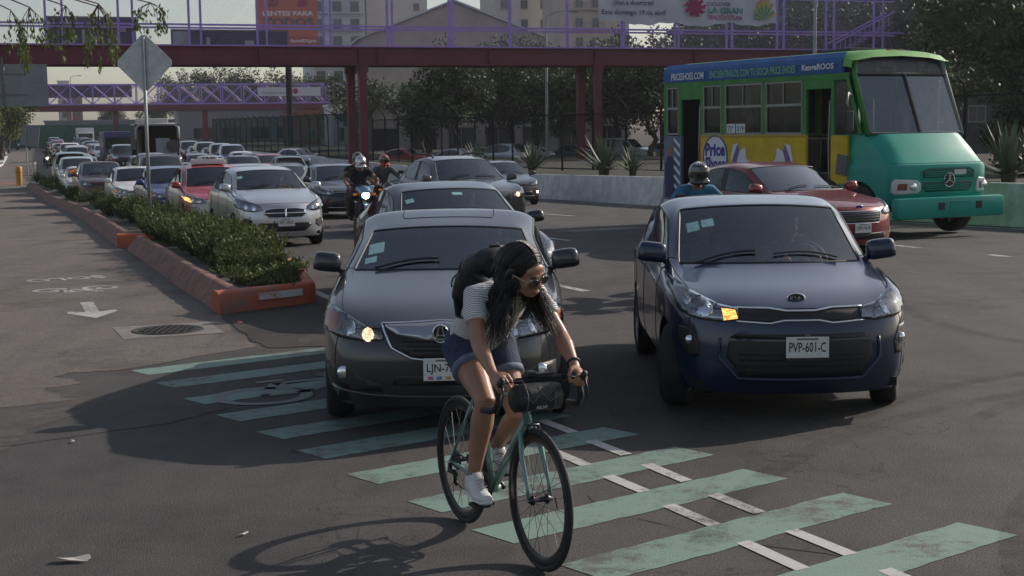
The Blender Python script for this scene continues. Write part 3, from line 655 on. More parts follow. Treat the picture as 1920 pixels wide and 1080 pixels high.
def tree(kind, loc, s, label, mat=None, group=None, rz=None):
    e = empty('tree', loc, rnd.uniform(0, 6) if rz is None else rz, label, 'tree', group); e.scale = (s, s, s)
    a, b = TREES[kind]
    for nm, me, m in (('trunk', a, bark_m), ('crown', b, mat or tree_m)):
        o = bpy.data.objects.new(nm, me); C.objects.link(o); o.parent = e
        if not me.materials: me.materials.append(m)
        o.material_slots[0].link = 'OBJECT'; o.material_slots[0].material = m
    return e
# ------------------------------------------------------------------ footbridges
beam_m = M('oxblood_steel', (.115, .013, .026), .6, var=.25, vscale=1.2)
lilac_m = M('lilac_paint', (.34, .22, .58), .55, var=.15, vscale=3)
dark_steel = M('dark_steel', (.018, .018, .021), .95, spec=.1)
def chainlink(name, col, pitch=.10, wire=.16):
    m = bpy.data.materials.new(name); m.use_nodes = True; t = NT(m); m.node_tree.nodes.clear()
    o = t.new('ShaderNodeOutputMaterial'); tc = t.new('ShaderNodeTexCoord'); sp = t.new('ShaderNodeSeparateXYZ'); t.link(tc.outputs['Object'], sp.inputs[0])
    ms = []
    for sg in ('ADD', 'SUBTRACT'):
        a = t.new('ShaderNodeMath', operation=sg); t.link(sp.outputs[0], a.inputs[0]); t.link(sp.outputs[2], a.inputs[1])
        b = t.new('ShaderNodeMath', operation='DIVIDE'); t.link(a.outputs[0], b.inputs[0]); b.inputs[1].default_value = pitch
        c = t.new('ShaderNodeMath', operation='FRACT'); t.link(b.outputs[0], c.inputs[0])
        d = t.new('ShaderNodeMath', operation='LESS_THAN'); t.link(c.outputs[0], d.inputs[0]); d.inputs[1].default_value = wire; ms.append(d)
    mx = t.new('ShaderNodeMath', operation='MAXIMUM'); t.link(ms[0].outputs[0], mx.inputs[0]); t.link(ms[1].outputs[0], mx.inputs[1])
    tr = t.new('ShaderNodeBsdfTransparent'); df = t.new('ShaderNodeBsdfDiffuse'); df.inputs[0].default_value = (*col, 1)
    ms_ = t.new('ShaderNodeMixShader'); t.link(mx.outputs[0], ms_.inputs[0]); t.link(tr.outputs[0], ms_.inputs[1]); t.link(df.outputs[0], ms_.inputs[2]); t.link(ms_.outputs[0], o.inputs[0])
    MATS[name] = m; return m
mesh_lilac = chainlink('chainlink_lilac', (.40, .36, .48), .14, .055)
mesh_green = chainlink('chainlink_green', (.012, .05, .042), .08, .42)
def shared(name, me, mat, parent, loc, rz=0):
    o = bpy.data.objects.new(name, me); C.objects.link(o); o.parent = parent; o.location = loc; o.rotation_euler = (0, 0, rz)
    if mat and not me.materials: me.materials.append(mat)
    return o
# near bridge: local x along the deck, local y away from the camera
BD = math.atan2(.36, .93)
nb = empty('footbridge', (-8.2, 80, 0), BD, 'purple railed footbridge with dark red girders spanning the avenue, nearer one', 'footbridge', 'footbridges over the avenue')
LB, RB = -34.0, 36.0; ZB = 5.55; HB = .92; WB = 2.4
for yy, nm in ((0, 'girder'), (WB, 'girder')):
    g = MB(); g.box(((LB + RB) / 2, yy, ZB + HB / 2), (RB - LB, .06, HB)); g.box(((LB + RB) / 2, yy, ZB + .03), (RB - LB, .34, .06)); g.box(((LB + RB) / 2, yy, ZB + HB + .022), (RB - LB, .34, .045))
    for k in range(11): g.box((LB + 3.2 + k * 6.4, yy - .09, ZB + HB / 2), (.03, .12, HB - .14))
    g.build(nm, beam_m, nb)
MB().box(((LB + RB) / 2, WB / 2, ZB + HB - .10), (RB - LB, WB - .4, .12)).build('deck', M('deck_concrete', (.12, .115, .11), .9), nb)
post_me = MB().box((0, 0, 1.62), (.11, .11, 3.3)).mesh('railing_post')
zt = ZB + HB + .05
for yy, off in ((0, 0), (WB, 1.0)):
    n = 0
    for k in range(21):
        x = LB + .6 + off + k * 3.52
        if x > RB: continue
        shared('railing_post', post_me, lilac_m, nb, (x, yy, zt))
    for zz, th in ((1.08, .10), (3.2, .08)):
        if zz > 3 : MB().box(((LB + RB) / 2, yy, zt + zz), (RB - LB, .07, th)).build('top_rail', lilac_m, nb)
        else: MB().box(((LB + RB) / 2, yy - .05, zt + zz), (RB - LB, .06, th)).build('hand_rail', lilac_m, nb)
    MB().box(((LB + RB) / 2, yy - .02, zt + .04), (RB - LB, .05, .07)).build('bottom_rail', lilac_m, nb)
    q = MB(); q.add([(LB, yy + .07, zt), (RB, yy + .07, zt), (RB, yy + .07, zt + 3.2), (LB, yy + .07, zt + 3.2)], [(0, 1, 2, 3)]); q.build('wire_mesh', mesh_lilac, nb)
for x in (0.35, 14.2):
    for yy in (0, WB):
        c = MB(); c.box((x, yy, ZB / 2 - .2), (.42, .34, ZB + 2.0)); c.box((x, yy - .0, ZB - .2), (.62, .30, .38), taper=1.0); c.build('column', beam_m, nb)
# stair landing at the right end
st = MB()
for k in range(10): st.box((RB - 3.2 + k * .32, WB + .6, zt + .2 + k * .17), (.3, .9, .04))
st.build('stair_treads', lilac_m, nb)
st = MB(); st.tube([(RB - 4.2, WB + .2, zt + .6), (RB + .2, WB + .2, zt + 2.6)], .05, 6); st.tube([(RB - 4.2, WB + 1.1, zt + .6), (RB + .2, WB + 1.1, zt + 2.6)], .05, 6)
for k in range(12): st.tube([(RB - 4.2 + k * .36, WB + .2, zt - .1 + k * .165), (RB - 4.2 + k * .36, WB + .2, zt + .6 + k * .165)], .025, 5)
st.build('stair_rail', lilac_m, nb)
NBM = nb.matrix_basis.copy()
def on_bridge(x, y, z): return NBM @ Vector((x, y, z))
bdir = Vector((math.cos(BD), math.sin(BD), 0))
# banner with lettering, hung on the outside of the railing
ban_root = empty('banner', on_bridge(20.0, -.12, zt + 1.52), BD, 'white cycle event banner with lettering hung on the near footbridge', 'banner')
BW, BH = 11.6, 2.0; mb = MB(); nx = 36
for i in range(nx + 1):
    x = BW * i / nx; sag = .10 * math.sin(i * .55) + .05 * math.sin(i * 1.7)
    for k in range(7): mb.v.append((x - BW / 2, -.04 - .05 * math.sin(i * .9 + k * .8), BH * k / 6 + sag * (1 - k / 6) - .12 * math.sin(math.pi * i / nx) * (1 - k / 6)))
for i in range(nx):
    for k in range(6): a = i * 7 + k; mb.f.append((a, a + 7, a + 8, a + 1))
cloth = mb.build('cloth', M('banner_white', (.50, .48, .53), .8, var=.1, vscale=1.), ban_root, smooth=True)
purp = M('banner_purple', (.09, .035, .13), .8); mag = M('banner_magenta', (.30, .02, .09), .8); teal = M('banner_green', (.05, .25, .19), .8); orange_b = M('banner_orange', (.6, .25, .05), .8); lime_b = M('banner_lime', (.3, .42, .08), .8)
def ban_text(t, x, z, size, m, width=None, bold=.01, sh=0): put(text_mb(t, size, bold, 0, width, sh), frame_xz((x, -.13, z))).build('lettering', m, cloth)
ban_text('Gobierno de la Ciudad de México para ti', -3.6, 1.55, .20, teal, 4.3, .0); ban_text('¡Ven a divertirte!', -3.6, 1.05, .36, purp, 2.5); ban_text('Este domingo 19 de abril', -3.6, .50, .36, purp, 4.0)
ban_text('CICLOVÍA', 1.9, 1.12, .26, purp, 1.6); ban_text('LA GRAN', 2.35, .72, .36, teal, 2.3, .03); ban_text('TENOCHTITLAN', 2.3, .32, .26, mag, 2.3)
s = MB()
for k in range(9):
    a = k * .7; s.add([(.35 + .1 * math.cos(a), -.135, .9 + .1 * math.sin(a)), (.35 + .75 * math.cos(a + .25), -.135, .9 + .62 * math.sin(a + .25)), (.35 + .62 * math.cos(a - .2), -.135, .9 + .55 * math.sin(a - .2))], [(0, 1, 2)])
s.lathe([(.42, 0), (0, 0)], 14, frame_xz((.35, -.134, .9))); s.build('emblem', mag, cloth)
for m_, ph in ((orange_b, 0), (lime_b, .35), (teal, .7)):
    s = MB()
    for k in range(7): a = .2 + k * .42; s.add([(5.0, -.13 - ph * .004, .25), (5.0 + .72 * math.cos(a + ph * .5), -.13 - ph * .004, .25 + (1.5 - ph) * abs(math.sin(a + ph * .5))), (5.0 + .66 * math.cos(a + .22 + ph * .5), -.13 - ph * .004, .25 + (1.35 - ph) * abs(math.sin(a + .22 + ph * .5)))], [(0, 1, 2)])
    s.build('leaf_print', m_, cloth)
# poster panels behind the far railing
pan_m = M('poster_dark', (.035, .022, .045), .7, var=.5, vscale=.7); pan2 = M('poster_pale', (.35, .34, .36), .8, var=.3, vscale=2)
def poster(x0, x1, h, label, bars):
    e = empty('poster_panel', on_bridge((x0 + x1) / 2, WB + .25, zt), BD, label, 'poster', 'poster panels behind the footbridge railing'); wd = x1 - x0
    MB().box((0, 0, h / 2), (wd, .08, h)).build('board', pan_m, e)
    f = MB()
    for sx in (-1, 1): f.box((sx * (wd / 2 - .04), -.05, h / 2), (.09, .04, h))
    f.box((0, -.05, h - .04), (wd, .04, .08)); f.build('frame', M('poster_frame', (.16, .15, .17), .7), e)
    for bx, bw, z0, bh in bars: MB().box((bx, -.055, z0 + bh / 2), (bw, .012, bh)).build('print', pan2, e)
poster(-15.6, -11.1, 1.62, 'dark poster with pale figures behind the left railing of the footbridge', [(-.4, .16, 0, .95), (.15, .2, 0, .62), (.9, .15, 0, 1.0), (-1.1, .5, 0, .4), (1.6, .3, .85, .3)])
poster(-9.3, -3.0, 1.02, 'long low dark poster behind the footbridge railing beside the orange billboard', [(-2.6, .9, .05, .85), (-1.2, .2, .1, .5), (1.0, .5, .2, .25)])
# back of a large road sign hung under the left end of the bridge
sg = empty('overhead_sign', on_bridge(-17.4, -.5, 3.45), BD, 'grey back of a large overhead road sign under the left bridge end', 'road sign')
grey_al = M('grey_sheet', (.20, .215, .235), .55, metal=.3, var=.15, vscale=1.5)
for i in range(3):
    for k in range(2): MB().box((-3.5 + i * 2.02, 0, .55 + k * 1.04), (2.0, .05, 1.02)).build('panel', grey_al, sg)
f = MB()
for x in (-4.0, -2.2, -.55): f.box((x, -.06, 1.2), (.09, .07, 2.5))
f.box((-2.5, -.05, .62), (6.1, .05, .05)); f.box((-2.5, -.05, 1.62), (6.1, .05, .05)); f.build('frame', M('sign_frame', (.13, .14, .15), .5, metal=.5), sg)

# far bridge with a lattice of crossed braces
FBD = math.atan2(.30, .95)
fb = empty('footbridge', (-47, 213, gz(213)), FBD, 'far purple lattice footbridge over the stopped traffic', 'footbridge', 'footbridges over the avenue')
LF, RF = -24, 27; zb = 5.4
for yy in (0, 2.6):
    MB().box(((LF + RF) / 2, yy, zb + .4), (RF - LF, .3, .85)).build('girder', beam_m, fb)
    n = 17; dx = (RF - LF) / n
    for zz in (zb + .95, zb + 3.7): MB().box(((LF + RF) / 2, yy, zz), (RF - LF, .16, .16)).build('rail', lilac_m, fb)
    b = MB()
    for k in range(n):
        x0 = LF + k * dx; b.tube([(x0, yy, zb + .95), (x0 + dx, yy, zb + 3.7)], .055, 4); b.tube([(x0, yy, zb + 3.7), (x0 + dx, yy, zb + .95)], .055, 4)
    b.build('cross_braces', lilac_m, fb)
    for k in range(n + 1): MB().box((LF + k * dx, yy, zb + 2.3), (.12, .12, 2.8)).build('railing_post', lilac_m, fb)
    q = MB(); q.add([(LF, yy + .1, zb + .9), (RF, yy + .1, zb + .9), (RF, yy + .1, zb + 3.7), (LF, yy + .1, zb + 3.7)], [(0, 1, 2, 3)]); q.build('wire_mesh', mesh_lilac, fb)
for x in (-9.0, 3.5, 19.5): MB().box((x, 1.3, zb / 2), (.7, 1.2, zb + .8)).build('column', beam_m, fb)
MB().box(((LF + RF) / 2, 1.3, zb + .75), (RF - LF, 2.3, .12)).build('deck', M('deck2', (.1, .1, .1), .9), fb)
MB().box((-14.5, 2.9, zb + 2.9), (16, .1, 1.9)).build('dark_screen', pan_m, fb)
s = MB(); s.tube([(RF - 1, .2, zb + 3.6), (RF + 3.0, .2, 0)], .12, 5); s.tube([(RF - 1, .2, zb + 2.2), (RF + 2.6, .2, -.6)], .12, 5); s.tube([(RF - 1, 2.4, zb + 3.6), (RF + 3.0, 2.4, 0)], .12, 5); s.build('stair_stringers', lilac_m, fb)
FBM = fb.matrix_basis.copy()
b2 = empty('banner', FBM @ Vector((15.6, -.25, zb + 1.9)), FBD, 'small white banner hung on the far lattice footbridge', 'banner')
MB().box((0, 0, .65), (9.2, .04, 1.25)).build('cloth', M('banner_far', (.55, .54, .58), .8), b2)
put(text_mb('Este domingo 19 de abril', .3, .01, 0, 3.4), frame_xz((-2.2, -.03, .45))).build('lettering', purp, b2); s = MB(); s.lathe([(.42, 0), (0, 0)], 12, frame_xz((.9, -.03, .72))); s.build('emblem', mag, b2)

# ------------------------------------------------------------------ buildings
wall_b = M('wall_beige', (.58, .53, .485), .9, var=.10, vscale=.25); wall_g = M('wall_grey', (.60, .60, .61), .9, var=.12, vscale=.3)
wall_d = M('wall_brown', (.40, .33, .29), .9, var=.2, vscale=.3); wall_o = M('wall_ochre', (.48, .40, .32), .9, var=.15, vscale=.3)
roof_s = M('roof_sheet', (.45, .47, .50), .6, var=.15, vscale=.4); win_m = M('window_pane', (.02, .025, .03), .12, spec=.8); frame_g = M('window_frame', (.22, .22, .22), .6)
rail_d = M('balcony_rail', (.06, .06, .065), .6)
brick_r = M('wall_red', (.24, .055, .035), .9, var=.2, vscale=.4)
def building(name, px, py, wd, dp, h, rz, wmat, label, cols=0, rows=0, z0=3., dz=3., x0=None, dx=3., ww=1.2, wh=1.3, balcony=False, gable=0, base=None, cat='building', parapet=True, skip=()):
    e = empty(name, (px, py, gz(py) if base is None else base), rz, label, cat)
    if gable:
        p = [(-wd / 2, 0), (wd / 2, 0), (wd / 2, h), (0, h + gable), (-wd / 2, h)]
        MB().prism(p, dp, Matrix(((1, 0, 0, 0), (0, 0, 1, 0), (0, 1, 0, 0), (0, 0, 0, 1)))).build('wall', wmat, e)
        for sx in (-1, 1):
            r_ = MB(); a = (sx * (wd / 2 + .5), h - gable / (wd / 2) * .5); r_.add([(a[0], -.5, a[1] + .05), (0, -.5, h + gable + .12), (0, dp + .5, h + gable + .12), (a[0], dp + .5, a[1] + .05), (a[0], -.5, a[1] + .25), (0, -.5, h + gable + .34), (0, dp + .5, h + gable + .34), (a[0], dp + .5, a[1] + .25)], [(0, 1, 2, 3), (4, 5, 6, 7), (0, 1, 5, 4), (3, 2, 6, 7), (0, 3, 7, 4)])
            r_.build('roof', roof_s, e)
    else:
        MB().box((0, dp / 2, h / 2), (wd, dp, h)).build('wall', wmat, e)
        if parapet: MB().box((0, dp / 2, h + .15), (wd + .3, dp + .3, .3)).build('parapet', wmat, e)
    xs = [(x0 if x0 is not None else -(cols - 1) * dx / 2) + c * dx for c in range(cols)]
    if cols:
        pm_ = MB().box((0, -.03, 0), (ww, .06, wh)).mesh('pane'); fm = MB(); fm.box((0, -.05, wh / 2 + .05), (ww + .2, .10, .1)); fm.box((0, -.07, -wh / 2 - .06), (ww + .3, .16, .12)); fm.box((-ww / 2 - .05, -.05, 0), (.1, .1, wh)); fm.box((ww / 2 + .05, -.05, 0), (.1, .1, wh)); fm.box((0, -.055, 0), (.06, .09, wh)); fm = fm.mesh('frame')
        bm_ = MB(); bm_.box((0, -.55, -wh / 2 - .35), (ww + 1.4, 1.1, .18)); bm_ = bm_.mesh('balcony_slab')
        rm = MB(); rm.box((0, -1.05, -wh / 2 + .62), (ww + 1.4, .05, .06)); 
        for k in range(9): rm.box((-(ww + 1.3) / 2 + k * (ww + 1.3) / 8, -1.05, -wh / 2 + .18), (.04, .04, .9))
        rm = rm.mesh('balcony_rail')
        for r_ in range(rows):
            for ci, x in enumerate(xs):
                if (r_, ci) in skip: continue
                f_ = shared('window', fm, frame_g, e, (x, 0, z0 + r_ * dz)); shared('pane', pm_, win_m, f_, (0, 0, 0))
                if balcony: s_ = shared('balcony', bm_, wmat, e, (x, 0, z0 + r_ * dz)); shared('railing', rm, rail_d, s_, (0, 0, 0))
    return e
building('apartment_building', -29.9, 262, 9.8, 12, 36, R(14), wall_g, 'pale grey apartment tower with stacked balconies beside the orange billboard', 3, 11, 2.6, 3.0, None, 3.1, 1.4, 1.6, True)
building('apartment_building', -20.0, 270, 11, 14, 38, R(12), wall_b, 'blank beige apartment block right of the balcony tower', 1, 11, 3, 3, 3.5, 3, .9, 1.2)
building('warehouse', -6.2, 170, 21, 18, 12.6, R(10), wall_d, 'brown warehouse with a pale gabled metal roof behind the bridge', 3, 1, 4, 3, None, 5, 2, 1.2, gable=4.0)
building('apartment_building', 2.6, 245, 10, 12, 32, R(12), wall_b, 'beige block with small windows above the warehouse roof', 3, 9, 3.5, 3.1, None, 3.3, 1.0, 1.3)
building('apartment_building', 13.4, 232, 11, 12, 26, R(12), wall_o, 'ochre apartment block with a blank side wall further right', 2, 7, 3.2, 3.0, -2.5, 2.6, 1.0, 1.3, True)
building('background_building', -1.0, 128, 24, 8, 4.6, R(16), wall_d, 'low dark shop row behind the median trees', 7, 1, 1.7, 3, None, 3.3, 2.2, 1.8)
building('background_building', 33, 122, 34, 8, 17.0, R(16), M('sky_block_dark', (.05, .046, .045), .9), 'tall dark wall added to block the sky behind the trees right of the bus', 6, 1, 3.2, 3, None, 4, 1.5, 1.2)  # added block, raised high and dark to stop sky showing through the crowns
building('house', -28.6, 207, 4.5, 8, 4.8, R(14), M('wall_terracotta', (.20, .075, .05), .9, var=.2), 'small red house beyond the far footbridge stair', 2, 1, 1.8, 2.8, None, 2.0, 1.0, 1.2)
building('background_building', -17.2, 178, 8, 8, 5.2, R(14), wall_g, 'low pale building under the balcony tower', 3, 1, 1.9, 3, None, 2.4, 1.4, 1.4)
building('station_building', -62, 232, 20, 10, 4.0, R(16), M('wall_station', (.24, .25, .27), .8), 'grey low building under the left half of the far footbridge', 4, 1, 1.8, 3, None, 4.2, 2.6, 1.4)
building('station_building', -38, 226, 24, 10, 5.4, R(16), M('wall_concrete2', (.28, .28, .29), .8), 'pale concrete building under the right half of the far footbridge', 5, 1, 2.0, 3, None, 4.2, 2.8, 1.6)
building('apartment_building', -122.5, 420, 4.2, 8, 14.5, R(16), brick_r, 'distant small red block on the horizon at left', 2, 3, 4, 3.4, None, 2, 1.0, 1.4)
building('apartment_building', -126.6, 424, 3.2, 8, 16.8, R(16), wall_g, 'distant small white block beside the red one on the horizon', 1, 3, 4, 3.4, None, 2, 1.0, 1.4)
# green hoarding fence at the far end of the traffic
gw = M('green_hoarding', (.035, .11, .085), .8, var=.2, vscale=.6)
hf = empty('hoarding', (-66, 224, gz(224)), R(16), 'green site hoarding behind the farthest cars', 'hoarding')
for k in range(12): MB().box((-12 + k * 2.02, 0, 1.9), (2.0, .08, 3.4)).build('panel', gw, hf)

# orange billboard
bb = empty('billboard', (-22.1, 150, gz(150)), R(10), 'orange advertising billboard with white and dark lettering beside the balcony tower', 'billboard')
org = M('billboard_orange', (.55, .115, .03), .7, var=.06, vscale=.5); org2 = M('billboard_red', (.48, .06, .02), .7)
MB().box((0, 0, 14.45), (6.0, .3, 5.2)).build('board', org, bb)
MB().box((1.55, -.1, 11.2), (2.9, .2, 1.24)).build('red_patch', org2, bb)
for t, z, s_, m_, wd, bo in (('LENTES PARA', 14.15, .46, M('bb_white', (.75, .74, .7), .7), 5.0, .03), ('TODOS', 13.25, .92, M('bb_dark', (.10, .075, .035), .7), 5.0, .05)):
    put(text_mb(t, s_, bo, 0, wd), frame_xz((.1, -.17, z))).build('lettering', m_, bb)
put(text_mb('SaludDigna', .42, .02, 0, 2.6), frame_xz((1.55, -.22, 11.4))).build('lettering', MATS['bb_white'], bb)
for x in (-1.4, 1.5):
    s = MB()
    for k in range(8): s.tube([(x + .1 * k - .4, -.17, 14.8), (x - .35 + .12 * k, -.17, 15.1 + .1 * (k % 3)), (x - .1 + .1 * k, -.17, 15.6)], .07, 4)
    s.build('print', M('bb_magenta', (.35, .03, .05), .7), bb)
p = MB(); p.tube([(0, .4, 0), (0, .4, 12)], .32, 10); p.box((0, .4, 11.9), (5.8, .3, .25)); p.build('post', dark_steel, bb)

# ------------------------------------------------------------------ tall mesh fence on the median
fence_post = MB(); fence_post.box((0, 0, 1.3), (.07, .07, 2.7)); fence_post.tube([(0, 0, 2.6), (0, -.12, 2.85), (0, -.38, 3.05)], .035, 5); fence_post = fence_post.mesh('post')
def fence(pts, label, mat=None, pitch=2.5, hgt=2.45):
    e = empty('mesh_fence', (0, 0, 0), 0, label, 'fence', 'mesh fences of the median')
    for (a, b) in zip(pts, pts[1:]):
        A = Vector(a); B = Vector(b); d = B - A; n = max(1, round(d.length / pitch)); ang = math.atan2(d.y, d.x) + math.pi
        for k in range(n):
            p0 = A + d * k / n; p1 = A + d * (k + 1) / n; z0 = gz(p0.y) + SOIL; z1 = gz(p1.y) + SOIL
            shared('post', fence_post, dark_steel, e, (p0.x, p0.y, z0), ang)
            if mat:
                q = MB(); L = (p1 - p0).length; q.add([(0, 0, 0), (L, 0, z1 - z0), (L, 0, hgt + z1 - z0), (0, 0, hgt)], [(0, 1, 2, 3)])
                o = q.build('mesh_panel', mat, e); o.location = (p0.x, p0.y, z0); o.rotation_euler = (0, 0, math.atan2(d.y, d.x))
        r_ = MB(); r_.tube([(A.x, A.y, gz(A.y) + SOIL + hgt), (B.x, B.y, gz(B.y) + SOIL + hgt)], .03, 5); r_.tube([(A.x, A.y, gz(A.y) + SOIL + .08), (B.x, B.y, gz(B.y) + SOIL + .08)], .03, 5); r_.build('rail', dark_steel, e)
    return e
mesh_black = chainlink('chainlink_black', (.015, .017, .018), .09, .13)
fence(FEN[:4], 'black post and wire mesh fence right of the bridge columns behind the bus', mesh_black)
fence(FEN[3:5], 'black mesh fence between the bridge columns and the grey crossover', mesh_black)
fence(FEN[4:7], 'dark green mesh fence behind the left queue of cars', mesh_green, 3.2, 2.9)

# ------------------------------------------------------------------ diamond warning sign seen from behind
ds = empty('warning_sign', (-7.42, 30.4, gz(30) + .2), R(-4), 'back of a grey diamond road sign on a thin steel post in the planter', 'road sign')
galv = M('galvanised', (.50, .53, .52), .6, metal=.1, var=.2, vscale=5)
p = MB(); p.tube([(0, 0, 0), (0, 0, 3.92)], .036, 8); p.build('post', M('post_grey', (.30, .31, .31), .55, metal=.35, var=.15), ds, smooth=True)
q = .565; pg = []
for k in range(4):
    a = math.pi / 2 * k
    for s_ in (-.09, .09): pg.append((q * math.cos(a + s_), q * math.sin(a + s_)))
pl_ = MB().prism(pg, .006, frame_xz((0, .045, 3.40))).build('panel', galv, ds)
s = MB(); s.box((0, .036, 3.40), (.05, .02, 1.06)); s.build('bracket', M('bracket_dark', (.10, .11, .11), .6, metal=.5), ds)
# small grey sign back by the path and steel posts
s2 = empty('small_sign', (-30.9, 95, gz(95)), 0, 'small grey rectangular sign back on a thin pole beside the path', 'road sign')
MB().tube([(0, 0, 0), (0, 0, 3.2)], .04, 8).build('post', MATS['post_grey'], s2); MB().box((.25, .05, 2.6), (1.15, .03, 1.3), (0, R(8), 0)).build('panel', grey_al, s2)
# yellow flexible bollard
bo = empty('bollard', (-26.5, 80, gz(80)), 0, 'yellow plastic bollard at the far end of the planting strip', 'bollard')
yel = M('bollard_yellow', (.55, .27, .02), .5, var=.15)
MB().lathe([(.12, 0), (.14, .06), (.16, .45), (.17, .8), (.17, .98), (.14, 1.03), (0, 1.03)], 16).build('body', yel, bo, smooth=True); MB().lathe([(.173, .68), (.18, .70), (.18, .82), (.173, .84)], 16).build('collar', M('bollard_orange', (.5, .2, .02), .5), bo)
# kerb and low posts on the left edge of the path
kb = MB()
for (a, b) in zip([(-34, 95), (-43.2, 126), (-56, 165)], [(-43.2, 126), (-56, 165), (-82, 240)]):
    d = Vector(b) - Vector(a); m_ = (Vector(a) + Vector(b)) / 2; kb.box((m_.x, m_.y, gz(m_.y) + .08), (.35, d.length, .2), (0, 0, math.atan2(d.y, d.x) - math.pi / 2))
o = kb.build('path_kerb', concrete_m); o['kind'] = 'structure'
for i, (x, y, lb) in enumerate([(-40.3, 115, 'short grey steel post at the kerb, nearest of the row'), (-42.5, 122, 'short grey steel post at the kerb, second of the row'), (-44.8, 129, 'short grey steel post at the kerb, third of the row')]):
    o = MB().tube([(0, 0, 0), (0, 0, 1.55), (0, 0, 1.6)], [.07, .07, .03], 8).build('steel_post', MATS['post_grey']); o.location = (x, y, gz(y)); tag(o, lb, 'post', 'posts along the path kerb')
# street lamps beyond the fence
def lamp(x, y, h, label):
    e = empty('street_lamp', (x, y, gz(y)), 0, label, 'street lamp', 'street lamps behind the median')
    MB().tube([(0, 0, 0), (0, 0, h * .9), (.1, 0, h)], [.1, .07, .05], 8).build('pole', MATS['post_grey'], e); MB().tube([(.1, 0, h), (.8, 0, h + .25), (1.5, 0, h + .28)], [.04, .035, .03], 6).build('arm', MATS['post_grey'], e); MB().box((1.7, 0, h + .25), (.6, .22, .12), bev=.04).build('lamp_head', grey_al, e)
lamp(2.3, 92, 9.5, 'thin grey lamp pole between the two pairs of bridge columns'); lamp(13.5, 66, 8.5, 'thin lamp pole in the dark trees above the bus'); lamp(-77, 262, 12, 'far lamp pole against the sky left of the diamond sign')
# ------------------------------------------------------------------ trees behind the median, by the path and far off
G_M = 'trees behind the median fence'
for (k, x, y, s, lb) in [(0, -3.6, 97, 1.0, 'dark tree just right of the left bridge columns'), (2, 0.2, 103, .85, 'dense dark tree between the two pairs of bridge columns'), (1, 3.2, 95, 1.0, 'bushy tree left of the right bridge columns'), (0, 6.2, 100, 1.05, 'dark tree just right of the right bridge columns'), (1, 9.0, 94, 1.1, 'slender tree with bare lower trunk left of the bus rear'),
                         (3, 11.6, 90, 1.15, 'thin crowned tree behind the bus rear corner'), (3, 12.6, 99, 1.7, 'sparse branchy tree behind the banner'), (2, 18.5, 102, 1.1, 'tall dark tree behind the right end of the banner'), (2, 24.0, 104, 1.05, 'dark tree over the bus windscreen'), (0, 24.5, 66, 1.35, 'dark tree at the right picture edge behind the fence'), (2, 27.5, 102, 1.25, 'big dark tree filling the upper right corner'), (1, 22.6, 58, 1.1, 'shaded tree right of the bridge stair'), (2, 29, 88, 1.3, 'dark tree furthest right beyond the fence'),
                         (0, 19.4, 52, 1.0, 'shaded tree close behind the bus nose at the picture edge'), (1, -6.6, 112, .95, 'tree between the left bridge columns and the far stair'), (3, -12.5, 124, 1.3, 'small tree behind the far end of the black mesh fence')]:
    tree(k, (x, y, gz(y) + .3), s, lb, tree_m, G_M)
for (k, x, y, s, lb) in [(1, -5.6, 104, .9, 'low dark tree behind the left bridge columns'), (0, 1.9, 110, 1.1, 'dark tree in the second row between the columns'), (1, 5.0, 107, 1.1, 'second row tree behind the right bridge columns'), (2, 8.2, 112, .9, 'broad second row tree left of the bus'), (1, 11.0, 106, 1.15, 'second row tree behind the bus rear'), (2, 14.6, 104, 1.0, 'broad tree behind the bus roof'), (0, -1.4, 108, 1.0, 'second row tree left of the lamp pole'),
                         (1, 17.0, 47.5, .7, 'bushy dark shrub tree right of the bus nose'), (1, 18.2, 49, .9, 'second bushy dark tree right of the bus nose'), (1, 21.4, 51, .95, 'third bushy dark tree at the right picture edge'), (2, 26.0, 66, .95, 'broad dark tree over the right of the bus'), (0, 31.0, 106, 1.2, 'dark tree right above the bus roof'), (2, 23.0, 60, 1.0, 'broad dark tree by the right picture edge'), (1, 25.5, 52, 1.0, 'bushy tree outermost at right'), (2, 14.2, 108, 1.05, 'broad dark tree behind the banner end')]:
    tree(k, (x, y, gz(y) - (.9 if 'bushy' in lb else -.3)), s, lb, tree_m, G_M)
G_F = 'far trees against the sky'
for (k, x, y, s, lb) in [(2, -59, 268, 1.30, 'big tree left of the far tree line above the far bridge'), (2, -51, 262, 1.35, 'tall full tree above the middle of the far bridge'), (0, -44.5, 255, 1.6, 'round tree right of the tall full tree above the far bridge'), (0, -37.5, 250, 1.55, 'far tree in front of the dark mast'), (1, -30.5, 236, 1.75, 'olive green tree at the right end of the far bridge'), (1, -26.5, 230, 1.5, 'smaller olive tree beside the far bridge stair'), (0, -88, 330, 1.15, 'low rounded tree on the horizon left of the diamond sign'), (1, -71.5, 300, 1.35, 'low dark tree behind the diamond sign')]:
    tree(k, (x, y, gz(y)), s, lb, tree_l if 'olive' in lb else tree_m, G_F)
G_P = 'trees left of the cycle path'
for (k, x, y, s, lb) in [(1, -44.2, 124, 1.25, 'green roadside tree under the overhead sign at the left edge'), (1, -47.2, 138, 1.3, 'green roadside tree further along the path'), (0, -54.5, 160, .8, 'yellow green tree beside the path beyond the sign'), (0, -64, 190, .8, 'far tree at the bend of the path'), (1, -73, 220, .8, 'farthest tree beside the path'), (1, -40.6, 112, .9, 'small leafy tree low at the left picture edge')]:
    tree(k, (x, y, gz(y)), s, lb, tree_l, G_P)
